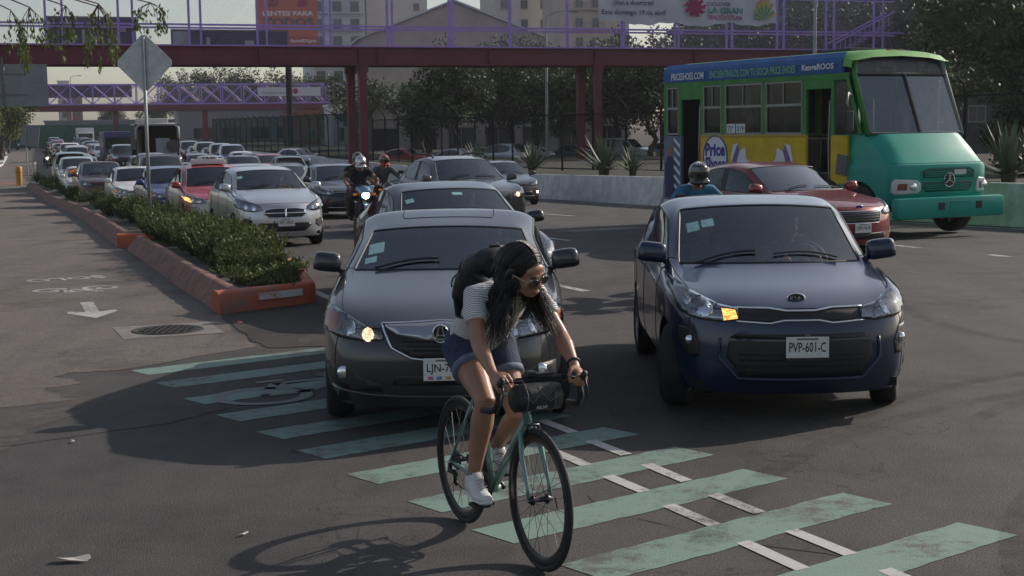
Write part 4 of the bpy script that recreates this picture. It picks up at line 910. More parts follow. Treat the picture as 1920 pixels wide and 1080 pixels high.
# tree whose twigs hang into the top left corner: it stands just outside the frame
e = empty('overhanging_tree', (-16.5, 34, gz(34)), 0, 'leafy twigs hanging into the top left corner of the view', 'tree')
t_ = MB(); t_.tube([(-1.5, 1.5, -.2), (-1.2, 1.5, 3), (-.4, 1.2, 5.2), (1.2, .6, 6.3)], [.3, .25, .2, .12], 9)
lf = MB()
for bx, by, L in [(4.3, -.2, 1), (5.6, .2, 1.2), (6.4, .3, 1), (7.2, .1, 1.2), (8.3, .4, .6), (5.0, .7, 1.1), (7.0, .8, 1.3), (3.6, .3, .6), (2.8, 0, 1.2)]:
    tp = Vector((bx, by, 4.95 + .03 * bx)); t_.tube([(1.2, .6, 6.3), Vector((1.2, .6, 6.3)).lerp(tp, .5) + Vector((0, 0, .35)), tp], [.06, .035, .014], 5)
    for j in range(6):
        d = Vector((rnd.uniform(-.35, .4), rnd.uniform(-.4, .4), -L * rnd.uniform(.5, 1.25))); q = tp + d; mid = tp.lerp(q, .5) + Vector((d.x * .4, 0, .12)); t_.tube([tp, mid, q], [.012, .007, .003], 3, cap=False)
        for k in range(34):
            s = 1 - rnd.random() ** 2 * .7; p_ = (tp.lerp(mid, s * 2) if s < .5 else mid.lerp(q, s * 2 - 1)); leaf_at(lf, p_ + Vector((rnd.gauss(0, .05), rnd.gauss(0, .05), rnd.gauss(0, .05))), (rnd.uniform(-.6, .6), rnd.uniform(-.6, .6), -1), rnd.uniform(.08, .16), rnd.uniform(.012, .022), rnd)
t_.build('trunk', bark_m, e); lf.build('crown', tree_l, e)
# ------------------------------------------------------------------ car builder
# local frame: origin on the ground under the middle of the front bumper, y runs back, x to the viewer's right
def car_cage(P):
    hw, H, L = P['w'] / 2, P['h'], P['l']
    g = lambda k, d: P.get(k, d)
    ys = g('ys', [.32, .55, .95, 1.48, 2.10, 2.62, 2.72, 3.45, 4.05, L - .22])
    belt = g('belt', [.74, .84, .905, .955, .975, .985, .985, 1.0, 1.0, .96])
    shl = [b - d for b, d in zip(belt, [.10, .10, .09, .10, .10, .10, .10, .10, .10, .10])]
    zl = g('sill', .20); wide = g('wide', [.86, .965, .995, 1, 1, 1, 1, 1, .975, .88])
    r4 = g('r4', .935)
    hood = g('hood', [.72, .83, .905, 0])           # centre line heights of the bonnet at stations 0..2
    cow = g('cowl', 1.0); tw = g('tumble', .75)
    ycow = g('ycowl', 1.28); ywt = g('ywtop', 2.02); yrt = g('yrtop', 3.35); yrb = g('yrbase', 4.0); zrb = g('zrbase', 1.02); ztr = g('ztrunk', 1.0)
    V = {}; 
    rowx = [.90, .975, 1.0, .985, r4]
    for i, y in enumerate(ys):
        zr = [zl, zl + .10, .50 if i else .46, shl[i], belt[i]]
        for r in range(5):
            yy = y + (.05 * (3 - r) * (1 if i == 0 else 0) * -.3 if i == 0 else 0)
            V[('s', i, r)] = Vector((hw * wide[i] * rowx[r], yy, zr[r]))
    cols = [.90, .74, .40, 0.]
    for i in range(10):
        bx = V[('s', i, 4)].x; bz = belt[i]
        for c in range(4):
            f = cols[c]
            if i <= 2:
                yy = ys[i] - (g('bow', [.22, .12, .03])[i]) * (1 - f * f); z = bz + (hood[i] - bz) * (1 - f ** 2.2) + (.012 if c == 0 else 0); x = bx * f
            elif i == 3:
                x = hw * [.87, .80, .43, 0][c]; yy = ycow + [.30, .22, .05, 0][c]; z = [bz + .035, cow + .0, cow + .01, cow + .012][c]
            elif i in (4, 5, 6, 7):
                k = {4: 0, 5: 1, 6: 1, 7: 0}[i]; x = hw * [tw + .02 * k, tw - .10 + .02 * k, .36, 0][c]
                z = H - [.105 - .02 * k, .040 - .02 * k, .012 - .012 * k, .004 - .006 * k][c] - (g('wdrop', .06) if i == 4 else 0)
                if i == 4: yy = ywt + [.10, .07, .02, 0][c]
                elif i == 7: yy = yrt + [-.08, -.03, .03, .05][c]; z -= g('rdrop', .02)
                else: yy = ys[i] - (.0 if i == 5 else 0)
            elif i == 8:
                x = hw * [.86, .76, .42, 0][c]; yy = yrb + [-.15, -.05, .03, .05][c]; z = [bz + .03, zrb, zrb + .01, zrb + .015][c]
            else:
                x = bx * [.92, .78, .42, 0][c]; yy = ys[9] + [.04, .10, .15, .17][c]; z = [bz + .01, ztr, ztr + .005, ztr + .008][c]
            V[('t', i, c)] = Vector((x, yy, z))
    # front and rear faces share rows with the sides and columns with the bonnet / boot
    fz = g('nose', [(zl, .10), (zl + .11, .02), (.47, .0), (hood[0] - .11, .025)])
    for r in range(4):
        z0, y0 = fz[r]; sd = V[('s', 0, r)]
        for c in range(4):
            f = cols[c]; V[('f', r, c)] = Vector((sd.x * f, y0 + (sd.y - y0) * f ** g('fbow', 2.6), z0 + (sd.z - z0) * f ** 2))
    rz_ = g('tail', [(zl + .03, L - .10), (zl + .14, L - .02), (.55, L), (ztr - .12, L - .04)])
    for r in range(4):
        z0, y0 = rz_[r]; sd = V[('s', 9, r)]
        for c in range(4):
            f = cols[c]; V[('b', r, c)] = Vector((sd.x * f, y0 + (sd.y - y0) * f ** 2.6, z0 + (sd.z - z0) * f ** 2))
    return V
TAGS = ['body', 'hood', 'windshield', 'side_window_l', 'side_window_r', 'rear_side_window_l', 'rear_side_window_r', 'rear_window', 'pillar', 'front_bumper', 'door_l', 'door_r', 'rear_door_l', 'rear_door_r', 'boot']
def car_shell(P, level):
    V = car_cage(P); bm = bmesh.new(); vm = {}
    def vert(k, s):
        key = (k, s)
        if V[k].x < 1e-6: key = (k, 1)
        if key not in vm: p = V[k]; vm[key] = bm.verts.new((p.x * s if p.x > 1e-6 else 0, p.y, p.z))
        return vm[key]
    cr = bm.edges.layers.float.new('crease_edge'); cv = bm.verts.layers.float.new('crease_vert')
    def face(ks, s, tg):
        vs = [vert(k, s) for k in ks]
        if s < 0: vs = vs[::-1]
        try: f = bm.faces.new(vs)
        except ValueError: return
        f.material_index = TAGS.index(tg)
    sx = lambda s, a: a + ('_r' if s > 0 else '_l')
    for s in (1, -1):
        for i in range(9):
            for r in range(4):
                tg = 'body'
                if r >= 1 and 3 <= i <= 4: tg = sx(s, 'door')
                if r >= 1 and 5 <= i <= 6: tg = sx(s, 'rear_door')
                face([('s', i, r), ('s', i + 1, r), ('s', i + 1, r + 1), ('s', i, r + 1)], s, tg)
            tg = 'body'
            if i in (3, 4): tg = sx(s, 'side_window')
            if i == 5: tg = 'pillar'
            if i == 6: tg = sx(s, 'rear_side_window')
            face([('s', i, 4), ('s', i + 1, 4), ('t', i + 1, 0), ('t', i, 0)], s, tg)
            for c in range(3):
                tg = 'body'
                if i <= 2: tg = 'hood'
                if i == 3 and c >= 1: tg = 'windshield'
                if i == 7 and c >= 1: tg = 'rear_window'
                if i == 8: tg = 'boot'
                face([('t', i, c), ('t', i + 1, c), ('t', i + 1, c + 1), ('t', i, c + 1)], s, tg)
        for nm, st, tg in (('f', 0, 'front_bumper'), ('b', 9, 'body')):
            col = lambda r, c: ((('s', st, r) if c == -1 else (nm, r, c)) if r < 4 else (('s', st, 4) if c == -1 else ('t', st, c)))
            for r in range(4):
                for c in range(-1, 3):
                    q = [col(r, c), col(r + 1, c), col(r + 1, c + 1), col(r, c + 1)]
                    face(q if nm == 'f' else q[::-1], s, tg)
    bm.normal_update(); bmesh.ops.recalc_face_normals(bm, faces=bm.faces[:])
    inv = {v: k for k, v in vm.items()}
    for e in bm.edges:
        a, b = inv[e.verts[0]][0], inv[e.verts[1]][0]; k = 0
        if e.is_boundary: k = .9
        if len(e.link_faces) == 2:
            m1, m2 = TAGS[e.link_faces[0].material_index], TAGS[e.link_faces[1].material_index]
            if m1 != m2 and ('wind' in m1 or 'wind' in m2 or 'pillar' in (m1, m2)): k = .7
            if {m1, m2} == {'hood', 'front_bumper'}: k = P.get('nosecrease', .35)
        if a[0] == 's' and b[0] == 's' and a[2] == b[2] == 3: k = max(k, P.get('waist', .25))
        if a[0] == 't' and b[0] == 't' and a[2] == b[2] == 0 and min(a[1], b[1]) >= 4 and max(a[1], b[1]) <= 7: k = max(k, .45)
        if a[0] == 't' and b[0] == 't' and a[2] == b[2] == 1 and max(a[1], b[1]) <= 3: k = max(k, P.get('hoodline', .35))
        e[cr] = k
    for v_, k_ in inv.items():
        if k_[0] in (('t', 3, 1), ('t', 4, 1), ('t', 4, 0)): v_[cv] = .75
    me = bpy.data.meshes.new('shell'); bm.to_mesh(me); bm.free()
    for _ in TAGS: me.materials.append(None)
    o = bpy.data.objects.new('shell', me); m = o.modifiers.new('s', 'SUBSURF'); m.levels = m.render_levels = level; m.boundary_smooth = 'ALL'
    r = evaluated(o); bpy.data.objects.remove(o); bpy.data.meshes.remove(me)
    # restore the asked size
    xs = max(v.co.x for v in r.vertices); zs = max(v.co.z for v in r.vertices); y0 = min(v.co.y for v in r.vertices); y1 = max(v.co.y for v in r.vertices); z0 = min(v.co.z for v in r.vertices)
    for v in r.vertices: v.co = Vector((v.co.x * P['w'] / 2 / xs, (v.co.y - y0) * P['l'] / (y1 - y0), P.get('sill', .2) + (v.co.z - z0) * (P['h'] - P.get('sill', .2)) / (zs - z0)))
    return r
def cut_arches(bm, axles, wr, z):
    for ya in axles:
        c = Vector((ya, z)); R_ = wr + .055
        inside = lambda v: (Vector((v.co.y, v.co.z)) - c).length < R_ and abs(v.co.x) > .45
        fs = [f for f in bm.faces if abs(f.normal.x) > .3 and all(inside(v) for v in f.verts)]
        bmesh.ops.delete(bm, geom=fs, context='FACES')
        for v in bm.verts:
            if inside(v) and v.link_faces:
                d = Vector((v.co.y, v.co.z)) - c
                if d.length > .05: d = d.normalized() * R_; v.co.y = c.x + d.x; v.co.z = max(c.y + d.y, .16)
WHEELS = {}
def wheel_meshes(r, wd, spokes=5, seg=28):
    k = (r, wd, spokes, seg)
    if k in WHEELS: return WHEELS[k]
    h = wd / 2; mx = Matrix.Rotation(R(90), 4, 'Y')
    t = MB(); t.lathe([(r * .66, -h * .86), (r * .80, -h), (r * .94, -h * .92), (r, -h * .68), (r * 1.003, 0), (r, h * .68), (r * .94, h * .92), (r * .80, h), (r * .66, h * .86)], seg, mx)
    for q in (-.45, -.15, .15, .45):
        pass
    rm = MB(); rm.lathe([(r * .67, -h * .86), (r * .67, h * .86), (r * .63, h * .80), (r * .60, h * .3), (r * .60, -h * .3), (r * .63, -h * .80)], seg, mx, closed=True)
    for k2 in range(spokes):
        a = 2 * math.pi * k2 / spokes
        for sd in (-1, 1):
            d = Vector((0, math.cos(a), math.sin(a))); s_ = Vector((0, -math.sin(a), math.cos(a)))
            rm.add([Vector((sd * h * .72, 0, 0)) + d * r * .1 + s_ * r * .10, Vector((sd * h * .72, 0, 0)) + d * r * .1 - s_ * r * .10, Vector((sd * h * .78, 0, 0)) + d * r * .64 - s_ * r * .07, Vector((sd * h * .78, 0, 0)) + d * r * .64 + s_ * r * .07], [(0, 1, 2, 3), (3, 2, 1, 0)])
    for sd in (-1, 1): rm.lathe([(r * .2, sd * h * .74), (r * .12, sd * h * .82), (0, sd * h * .82)], 12, mx)
    dk = MB()
    for sd in (-1, 1): dk.lathe([(r * .62, sd * h * .45), (0, sd * h * .45)], seg, mx)
    a, b, c = t.mesh('tyre'), rm.mesh('rim'), dk.mesh('brake_disc'); a.shade_smooth()
    a.materials.append(tyre_m); b.materials.append(rim_m); c.materials.append(M('brake_dark', (.03, .03, .03), .7))
    WHEELS[k] = (a, b, c); return WHEELS[k]
def add_wheel(root, x, y, r, wd, steer=0, spokes=5, seg=28):
    a, b, c = wheel_meshes(r, wd, spokes, seg)
    w_ = bpy.data.objects.new('wheel', a); C.objects.link(w_); w_.parent = root; w_.location = (x, y, r); w_.rotation_euler = (rnd.uniform(0, 1), 0, steer); w_.rotation_mode = 'ZYX' if False else 'XYZ'
    for nm, me in (('rim', b), ('brake_disc', c)): o = bpy.data.objects.new(nm, me); C.objects.link(o); o.parent = w_
    return w_
def clip_poly(poly, cell):
    "polygon (2-D) cut into small cells so that it can follow a curved body"
    bm = bmesh.new(); vs = [bm.verts.new((x, y, 0)) for x, y in poly]; bm.faces.new(vs)
    bmesh.ops.triangulate(bm, faces=bm.faces[:])
    for ax_ in (0, 1):
        lo = min(p[ax_] for p in poly); hi = max(p[ax_] for p in poly); k = lo + cell
        while k < hi - 1e-6:
            no = (1, 0, 0) if ax_ == 0 else (0, 1, 0); co = (k, 0, 0) if ax_ == 0 else (0, k, 0)
            bmesh.ops.bisect_plane(bm, geom=bm.verts[:] + bm.edges[:] + bm.faces[:], plane_co=co, plane_no=no); k += cell
    bmesh.ops.remove_doubles(bm, verts=bm.verts[:], dist=1e-5)
    bm.verts.index_update(); V = [(v.co.x, v.co.y) for v in bm.verts]; F = [[v.index for v in f.verts] for f in bm.faces]
    bm.free(); return V, F
class Skin:
    "projects drawings onto a car body"
    def __init__(s, me):
        s.t = BVHTree.FromPolygons([v.co for v in me.vertices], [tuple(p.vertices) for p in me.polygons])
    def hit(s, a, b, mode):
        if mode == 'front': o, d = Vector((a, -2, b)), Vector((0, 1, 0))
        elif mode == 'top': o, d = Vector((a, b, 4)), Vector((0, 0, -1))
        elif mode == 'left': o, d = Vector((-3, a, b)), Vector((1, 0, 0))
        else: o, d = Vector((3, a, b)), Vector((-1, 0, 0))
        p, n, i, _ = s.t.ray_cast(o, d)
        if p is None: return None, None
        if n.dot(d) > 0: n = -n
        return p, n
    def patch(s, poly, mode='front', off=.004, cell=.04, thick=.012, bulge=0):
        V, F = clip_poly(poly, cell); P = []; ok = []
        cx = sum(p[0] for p in poly) / len(poly); cy = sum(p[1] for p in poly) / len(poly); rr = max(math.hypot(p[0] - cx, p[1] - cy) for p in poly)
        for (a, b) in V:
            p, n = s.hit(a, b, mode)
            if p is None: P.append(None); continue
            bl = bulge * max(0, 1 - (math.hypot(a - cx, b - cy) / rr) ** 2)
            P.append((p + n * (off + bl), p - n * thick))
        mb = MB(); m = {}
        def ix(i, k):
            if (i, k) not in m: m[(i, k)] = len(mb.v); mb.v.append(tuple(P[i][k]))
            return m[(i, k)]
        edges = {}
        dirv = {'front': Vector((0, -1, 0)), 'top': Vector((0, 0, 1)), 'left': Vector((-1, 0, 0)), 'right': Vector((1, 0, 0))}[mode]
        for f in F:
            if any(P[i] is None for i in f): continue
            q = [P[i][0] for i in f]; nn = (q[1] - q[0]).cross(q[2] - q[0])
            if nn.dot(dirv) < 0: f = f[::-1]
            mb.f.append(tuple(ix(i, 0) for i in f))
            for a, b in zip(f, f[1:] + f[:1]):
                if (b, a) in edges: del edges[(b, a)]
                else: edges[(a, b)] = 1
        for (a, b) in edges: mb.f.append((ix(b, 0), ix(a, 0), ix(a, 1), ix(b, 1)))
        return mb
    def line(s, pts, mode='front', r=.004, off=.0, seg=5, step=.04, closed=False):
        q = []
        P_ = pts + pts[:1] if closed else pts
        for a, b in zip(P_, P_[1:]):
            n = max(1, int(math.hypot(b[0] - a[0], b[1] - a[1]) / step))
            for k in range(n):
                h, nn = s.hit(a[0] + (b[0] - a[0]) * k / n, a[1] + (b[1] - a[1]) * k / n, mode)
                if h is not None: q.append(h + nn * off)
        if not closed:
            h, nn = s.hit(*P_[-1], mode)
            if h is not None: q.append(h + nn * off)
        mb = MB()
        if len(q) > 1: mb.tube(q, r, seg, closed=closed and len(q) > 2)
        return mb
def mirror(poly): return [(-x, y) for x, y in poly][::-1]
def split_shell(me, axles, wr, tags_keep):
    "shell mesh -> dict tag -> (verts, faces)"
    bm = bmesh.new(); bm.from_mesh(me); cut_arches(bm, axles, wr, wr); bm.normal_update()
    lay = {}
    for f in bm.faces:
        tg = TAGS[f.material_index]; tg = tg if tg in tags_keep else ('body' if 'wind' not in tg else tg)
        lay.setdefault(tg, []).append(f)
    res = {}
    for tg, fs in lay.items():
        ix = {}; vs = []; ff = []
        for f in fs:
            q = []
            for v in f.verts:
                if v not in ix: ix[v] = len(vs); vs.append(v.co.copy())
                q.append(ix[v])
            ff.append(tuple(q))
        res[tg] = (vs, ff)
    bm.free(); return res
def boundary_tube(vs, fs, r=.0035):
    cnt = {}
    for f in fs:
        for a, b in zip(f, f[1:] + f[:1]): cnt[(min(a, b), max(a, b))] = cnt.get((min(a, b), max(a, b)), 0) + 1
    mb = MB()
    for (a, b), n in cnt.items():
        if n == 1 and (vs[a] - vs[b]).length > 1e-5: mb.tube([vs[a], vs[b]], r, 4, cap=False)
    return mb
def car_interior(root, P, seats=True, wheel_x=.37):
    hw = P['w'] / 2; yc = P.get('ycowl', 1.28); bz = P.get('cowl', 1.0)
    d = MB(); d.box((0, yc + .34, bz - .17), (hw * 1.62, .55, .22), bev=.05); d.box((0, yc + 1.6, .32), (hw * 1.7, 3.0, .1)); d.box((0, yc + .1, .6), (hw * 1.7, .05, .7)); d.box((0, yc + 3.0, .62), (hw * 1.6, .06, .75))
    for sx in (-1, 1): d.box((sx * hw * .9, yc + 1.6, .62), (.04, 2.9, .6))
    d.build('cabin', dark_in, root)
    if seats:
        for sx in (-.37, .37):
            s_ = MB(); s_.box((sx, yc + 1.28, .52), (.50, .52, .18), bev=.06); s_.box((sx, yc + 1.60, .82), (.48, .16, .62), (R(-14), 0, 0), bev=.06); s_.box((sx, yc + 1.71, 1.20), (.27, .10, .19), (R(-8), 0, 0), bev=.045); s_.tube([(sx - .06, yc + 1.69, 1.05), (sx - .06, yc + 1.7, 1.2)], .012, 5); s_.tube([(sx + .06, yc + 1.69, 1.05), (sx + .06, yc + 1.7, 1.2)], .012, 5)
            s_.build('seat', seat_m, root, autosmooth=40)
        s_ = MB(); s_.box((0, yc + 2.5, .55), (1.2, .5, .2), bev=.06); s_.box((0, yc + 2.75, .82), (1.25, .16, .5), (R(-16), 0, 0), bev=.06)
        for sx in (-.38, .38): s_.box((sx, yc + 2.82, 1.12), (.25, .10, .15), bev=.04)
        s_.build('rear_seat', seat_m, root, autosmooth=40)
    st = MB(); c = Vector((wheel_x, yc + .68, bz - .04)); tl = R(24)
    ring = [c + Vector((.185 * math.cos(a), .185 * math.sin(a) * math.sin(tl), .185 * math.sin(a) * math.cos(tl))) for a in [2 * math.pi * k / 20 for k in range(20)]]
    st.tube(ring, .016, 6, closed=True)
    for k in (3, 10, 17): st.tube([c, ring[k]], .014, 5)
    st.ball(c, .05); st.build('steering_wheel', M('steering_leather', (.05, .045, .04), .5), root, smooth=True)
PLATE_FONT = {}
def plate(root, skin, x, z, txt, w_=.33, h=.15, y=None, tilt=0, sub=None):
    p, n = skin.hit(x, z, 'front'); yy = (p.y if p else 0) - .018 if y is None else y
    for dx in (-w_ / 2, w_ / 2):
        q, _ = skin.hit(x + dx, z, 'front')
        if q is not None: yy = min(yy, q.y - .012)
    b = MB(); b.box((x, yy, z), (w_, .012, h), (R(tilt), 0, 0), bev=.004); o = b.build('number_plate', plate_m, root)
    put(text_mb(txt, h * .48, .012, 0, w_ * .86), frame_xz((x, yy - .0075, z + h * .02)) ).build('lettering', ink_m, o)
    f = MB(); f.box((x, yy - .007, z + h * .40), (w_ * .5, .002, h * .08)); f.build('top_print', M('plate_print', (.12, .12, .12), .6), o)
    if sub:
        for k, c_ in enumerate([(.45, .10, .2), (.1, .2, .45), (.5, .3, .1), (.3, .1, .35), (.1, .3, .3)]):
            q = MB(); q.box((x - w_ * .36 + k * w_ * .18, yy - .007, z - h * .37), (w_ * .11, .002, h * .14)); q.build('colour_print', M('plate_col%d' % k, c_, .6), o)
    return o
def mirror_part(root, sx, y, z, mat, hw, big=1., mc=None):
    m_ = MB(); c = Vector((sx * (hw + .035), y, z + .045))
    m_.box(c, (.22 * big, .15, .145 * big), (0, R(sx * -7), 0), bev=.05, taper=.88); m_.tube([(sx * (hw - .12), y + .05, z - .07), c + Vector((-sx * .06, 0, -.04))], .026, 6)
    o = m_.build('side_mirror', mat, root, smooth=True)
    g = MB(); g.box(c + Vector((0, .072, 0)), (.17 * big, .02, .105 * big), bev=.008); g.build('mirror_glass', M('mirror_silver', (.3, .33, .36), .05, metal=1.), o); return o
def car(P, loc, head, label, group='cars waiting in the traffic jam', level=3, detail=True, name='car', far=False, steer=0, cat='car'):
    "one car; head: degrees its tail swings to the viewer's left of straight back"
    x, y = loc; root = empty(name, (x, y, gz(y)), R(head), label, cat, group); root.rotation_euler = (math.atan(slope(y)), 0, R(head))
    shell = car_shell(P, level); skin = Skin(shell); hw = P['w'] / 2
    wr = P.get('wr', .315); ax_ = P.get('axles', (.86, .86 + P.get('wb', 2.6)))
    keep = TAGS if detail else ['body', 'windshield', 'side_window_l', 'side_window_r', 'rear_side_window_l', 'rear_side_window_r', 'rear_window', 'pillar']
    parts = split_shell(shell, ax_, wr, keep)
    pm = P['paint']; gw_ = P.get('glass', glass_w) if not far else glass_far; gs = P.get('side_glass', glass_t) if not far else glass_far
    names = {'windshield': ('windshield', gw_), 'rear_window': ('rear_window', gs if P.get('dark_rear') else gw_), 'pillar': ('pillar', black_p), 'body': ('body', pm), 'hood': ('hood', P.get('hood_paint', pm)), 'front_bumper': ('front_bumper', P.get('bumper', pm)), 'boot': ('boot_lid', pm)}
    for tg, (vs, fs) in parts.items():
        if tg in names: nm, mt = names[tg]
        elif 'side_window' in tg: nm, mt = 'side_window', gs
        else: nm, mt = 'door', P.get('door_paint', pm)
        o = MB().add(vs, fs).build(nm, mt, root, smooth=True)
        if detail and nm in ('hood', 'door', 'front_bumper', 'boot_lid'): boundary_tube(vs, fs).build('panel_gap', seam_m, o)
        if nm in ('windshield', 'side_window') and not far: boundary_tube(vs, fs, .009 if nm == 'windshield' else .007).build('seal', black_p, o)
    wd = P.get('tw', .205)
    for k, ya in enumerate(ax_):
        for sx in (-1, 1): add_wheel(root, sx * (hw - wd / 2 - .012), ya, wr, wd, R(steer) if k == 0 else 0, P.get('spokes', 5), 28 if not far else 16)
    u = MB(); u.box((0, P['l'] / 2, P.get('sill', .2) + .06), (P['w'] * .80, P['l'] * .90, .06))
    for ya in ax_:
        for sx in (-1, 1): u.box((sx * (hw - .30), ya, wr + .1), (.06, wr * 2.3, wr * 1.7))
    u.build('underbody', M('underbody_black', (.006, .006, .006), .95), root)
    return root, skin, shell
def lights(root, skin, poly, lit=None, amber=None, lens=True, bulbs=(), off=.004, bulge=.008, amber_m_=None, rim=True, bowl=None):
    "a pair of headlights: dark housing, chrome bowls, clear cover, optional amber part"
    for sx in (-1, 1):
        pg = poly if sx > 0 else mirror(poly)
        hs_ = skin.patch(pg, 'front', off * .5, .035, .03).build('headlight', bowl or M('lamp_housing', (.30, .31, .33), .3, metal=.7, var=.5, vscale=14), root, smooth=True)
        if amber:
            ag = amber if sx > 0 else mirror(amber); am = amber_on if (lit == 'amber_l' and sx < 0) else (amber_m_ or amber_m)
            skin.patch(ag, 'front', off * .9, .03, .01).build('turn_signal', am, hs_, smooth=True)
        for (bx, bz, br) in bulbs:
            p, n = skin.hit(sx * bx, bz, 'front')
            if p is None: continue
            skin.patch([(sx * bx + br * math.cos(2 * math.pi * q_ / 16), bz + br * math.sin(2 * math.pi * q_ / 16)) for q_ in range(16)], 'front', off + .004, .03, .01, .006).build('reflector', warm_on if (lit in ('warm', 'warm_l') and (sx < 0 or lit == 'warm') and bx == bulbs[0][0]) else refl_m, hs_, smooth=True)
        if lens: skin.patch(pg, 'front', off + .012, .035, .01, bulge).build('lens', lens_m, hs_, smooth=True)
        if rim: skin.line(pg, 'front', .005, .004, closed=True).build('seal', black_p, hs_)
def chrome_line(root, skin, pts, r=.008, nm='chrome_trim', m=None, off=.004, closed=False): return skin.line(pts, 'front', r, off, 6, .03, closed).build(nm, m or chrome, root, smooth=True)
def badge_ring(root, skin, x, z, rx, rz, m=None, nm='emblem', fill=None):
    p, n = skin.hit(x, z, 'front'); y = p.y - .012; q = [Vector((x + rx * math.cos(a), y, z + rz * math.sin(a))) for a in [2 * math.pi * k / 28 for k in range(28)]]
    b = MB(); b.tube(q, .006, 6, closed=True); o = b.build(nm, m or chrome, root, smooth=True)
    d = MB(); d.add([Vector((x + rx * math.cos(2 * math.pi * k / 28), y + .002, z + rz * math.sin(2 * math.pi * k / 28))) for k in range(28)], [tuple(range(28))]); d.build('badge_field', fill or black_p, o); return o, y
def strokes(parent, pts_list, y, r, m): 
    b = MB()
    for pts in pts_list: b.tube([(x, y, z) for x, z in pts], r, 6)
    return b.build('emblem_mark', m, parent)
def wiper(root, skin, x0, x1, P):
    yb = P.get('ycowl', 1.28) + .10; q = []
    for k in range(9):
        t = k / 8; h, n = skin.hit(x0 + (x1 - x0) * t, yb + .02 + .05 * math.sin(t * 2.2), 'top')
        if h is not None: q.append(h + n * .018)
    b = MB(); b.tube(q, .009, 5); b.build('wiper', black_p, root)
def stickers(root, skin, spots):
    for (x, y, w_, h) in spots: skin.patch([(x, y), (x + w_, y), (x + w_, y + h), (x, y + h)], 'top', .002, .05, .001).build('sticker', sticker_m, root)
# ------------------------------------------------------------------ the grey sedan behind the cyclist
grey_p = paint('paint_graphite', (.028, .029, .034), .2, .3, .12)
A = dict(w=1.80, h=1.42, l=4.55, paint=grey_p, wr=.325, axles=(.92, 3.59), belt=[.70, .82, .90, .955, .985, 1.0, 1.0, 1.02, 1.02, .97], hood=[.76, .87, .945, 0], cowl=1.01, ycowl=1.36, ywtop=2.06, tumble=.77, wdrop=.10,
         nose=[(.20, .10), (.30, .015), (.50, .0), (.66, .02)], wide=[.83, .95, .99, 1, 1, 1, 1, 1, .975, .88], glass=glassmat('glass_acura', (.5, .57, .6), .06), hoodline=.6, waist=.45, nosecrease=.5)
acura, sk, _ = car(A, (-.49, 9.95), .8, 'dark grey sedan with a shield grille right behind the cyclist', level=3, steer=6)
lights(acura, sk, [(.40, .665), (.55, .655), (.72, .665), (.845, .70), (.86, .79), (.80, .845), (.68, .80), (.52, .735), (.40, .70)], lit='warm_l', amber=[(.745, .69), (.845, .71), (.855, .785), (.80, .83), (.745, .80)], bulbs=[(.505, .692, .042), (.655, .728, .055)], amber_m_=M('amber_dull', (.55, .13, .03), .3))
sk.patch([(-.40, .755), (-.33, .62), (-.20, .555), (0, .535), (.20, .555), (.33, .62), (.40, .755), (0, .775)], 'front', .003, .04).build('grille', grille_m, acura, smooth=True)
sh = MB(); 
shp = [(-.385, .748), (-.30, .70), (-.12, .668), (0, .662), (.12, .668), (.30, .70), (.385, .748), (0, .768)]
sk.patch(shp, 'front', .022, .04, .02).build('grille_blade', M('satin_silver', (.40, .41, .43), .28, metal=.85), acura, smooth=True)
chrome_line(acura, sk, [(-.41, .762), (-.335, .615), (-.20, .548), (0, .528), (.20, .548), (.335, .615), (.41, .762)], .009); chrome_line(acura, sk, [(-.41, .765), (0, .785), (.41, .765)], .007)
gb = MB()
for z in (.57, .60, .63, .66): 
    l_ = sk.line([(-.26 + (.66 - z) * 1.1, z), (.26 - (.66 - z) * 1.1, z)], 'front', .006, .008); gb.add(l_.v, l_.f)
gb.build('grille_bars', black_p, acura)
em, ye = badge_ring(acura, sk, 0, .715, .052, .060, None); strokes(em, [[(-.035, .668), (-.008, .765)], [(.035, .668), (.008, .765)], [(-.022, .705), (.022, .705)]], ye - .006, .007, chrome)
em.location.y = -.035
sk.patch([(-.80, .36), (-.80, .47), (-.70, .47), (-.42, .36), (-.40, .31), (-.68, .31)], 'front', .003, .04).build('lower_intake', black_p, acura, smooth=True); sk.patch([(.40, .31), (.42, .36), (.70, .47), (.80, .47), (.80, .36), (.68, .31)], 'front', .003, .04).build('lower_intake', black_p, acura, smooth=True)
sk.patch([(-.34, .36), (.34, .36), (.30, .44), (-.30, .44)], 'front', .003, .05).build('lower_intake', grille_m, acura, smooth=True)
for sx in (-1, 1):
    p, n = sk.hit(sx * .685, .425, 'front'); MB().lathe([(.048, 0), (.044, .012), (.02, .016), (0, .017)], 16, frame_xz(p)).build('fog_lamp', refl_m, acura, smooth=True)
chrome_line(acura, sk, [(-.78, .31), (-.5, .285), (0, .28), (.5, .285), (.78, .31)], .010, 'lip_trim', grey_p)
plate(acura, sk, 0.05, .475, 'LJN-753-A', .34, .155, sub=True)
put(text_mb('EDOMEX', .018, .0, 0, .1), frame_xz((.05, plate and -.04, .54))).build('lettering', ink_m, acura) if False else None
for sx in (-1, 1): mirror_part(acura, sx, 1.66, 1.03, grey_p, .90, 1.05)
wiper(acura, sk, -.55, -.05, A); wiper(acura, sk, .12, .62, A)
car_interior(acura, A)
stickers(acura, sk, [(-.62, 1.75, .12, .16), (-.64, 1.62, .09, .09)])
# sun roof outline
sk.line([(-.36, 2.36), (.36, 2.36), (.38, 2.45), (.38, 2.95), (-.38, 2.95), (-.38, 2.45)], 'top', .004, 0, closed=True).build('sunroof_seam', seam_m, acura)
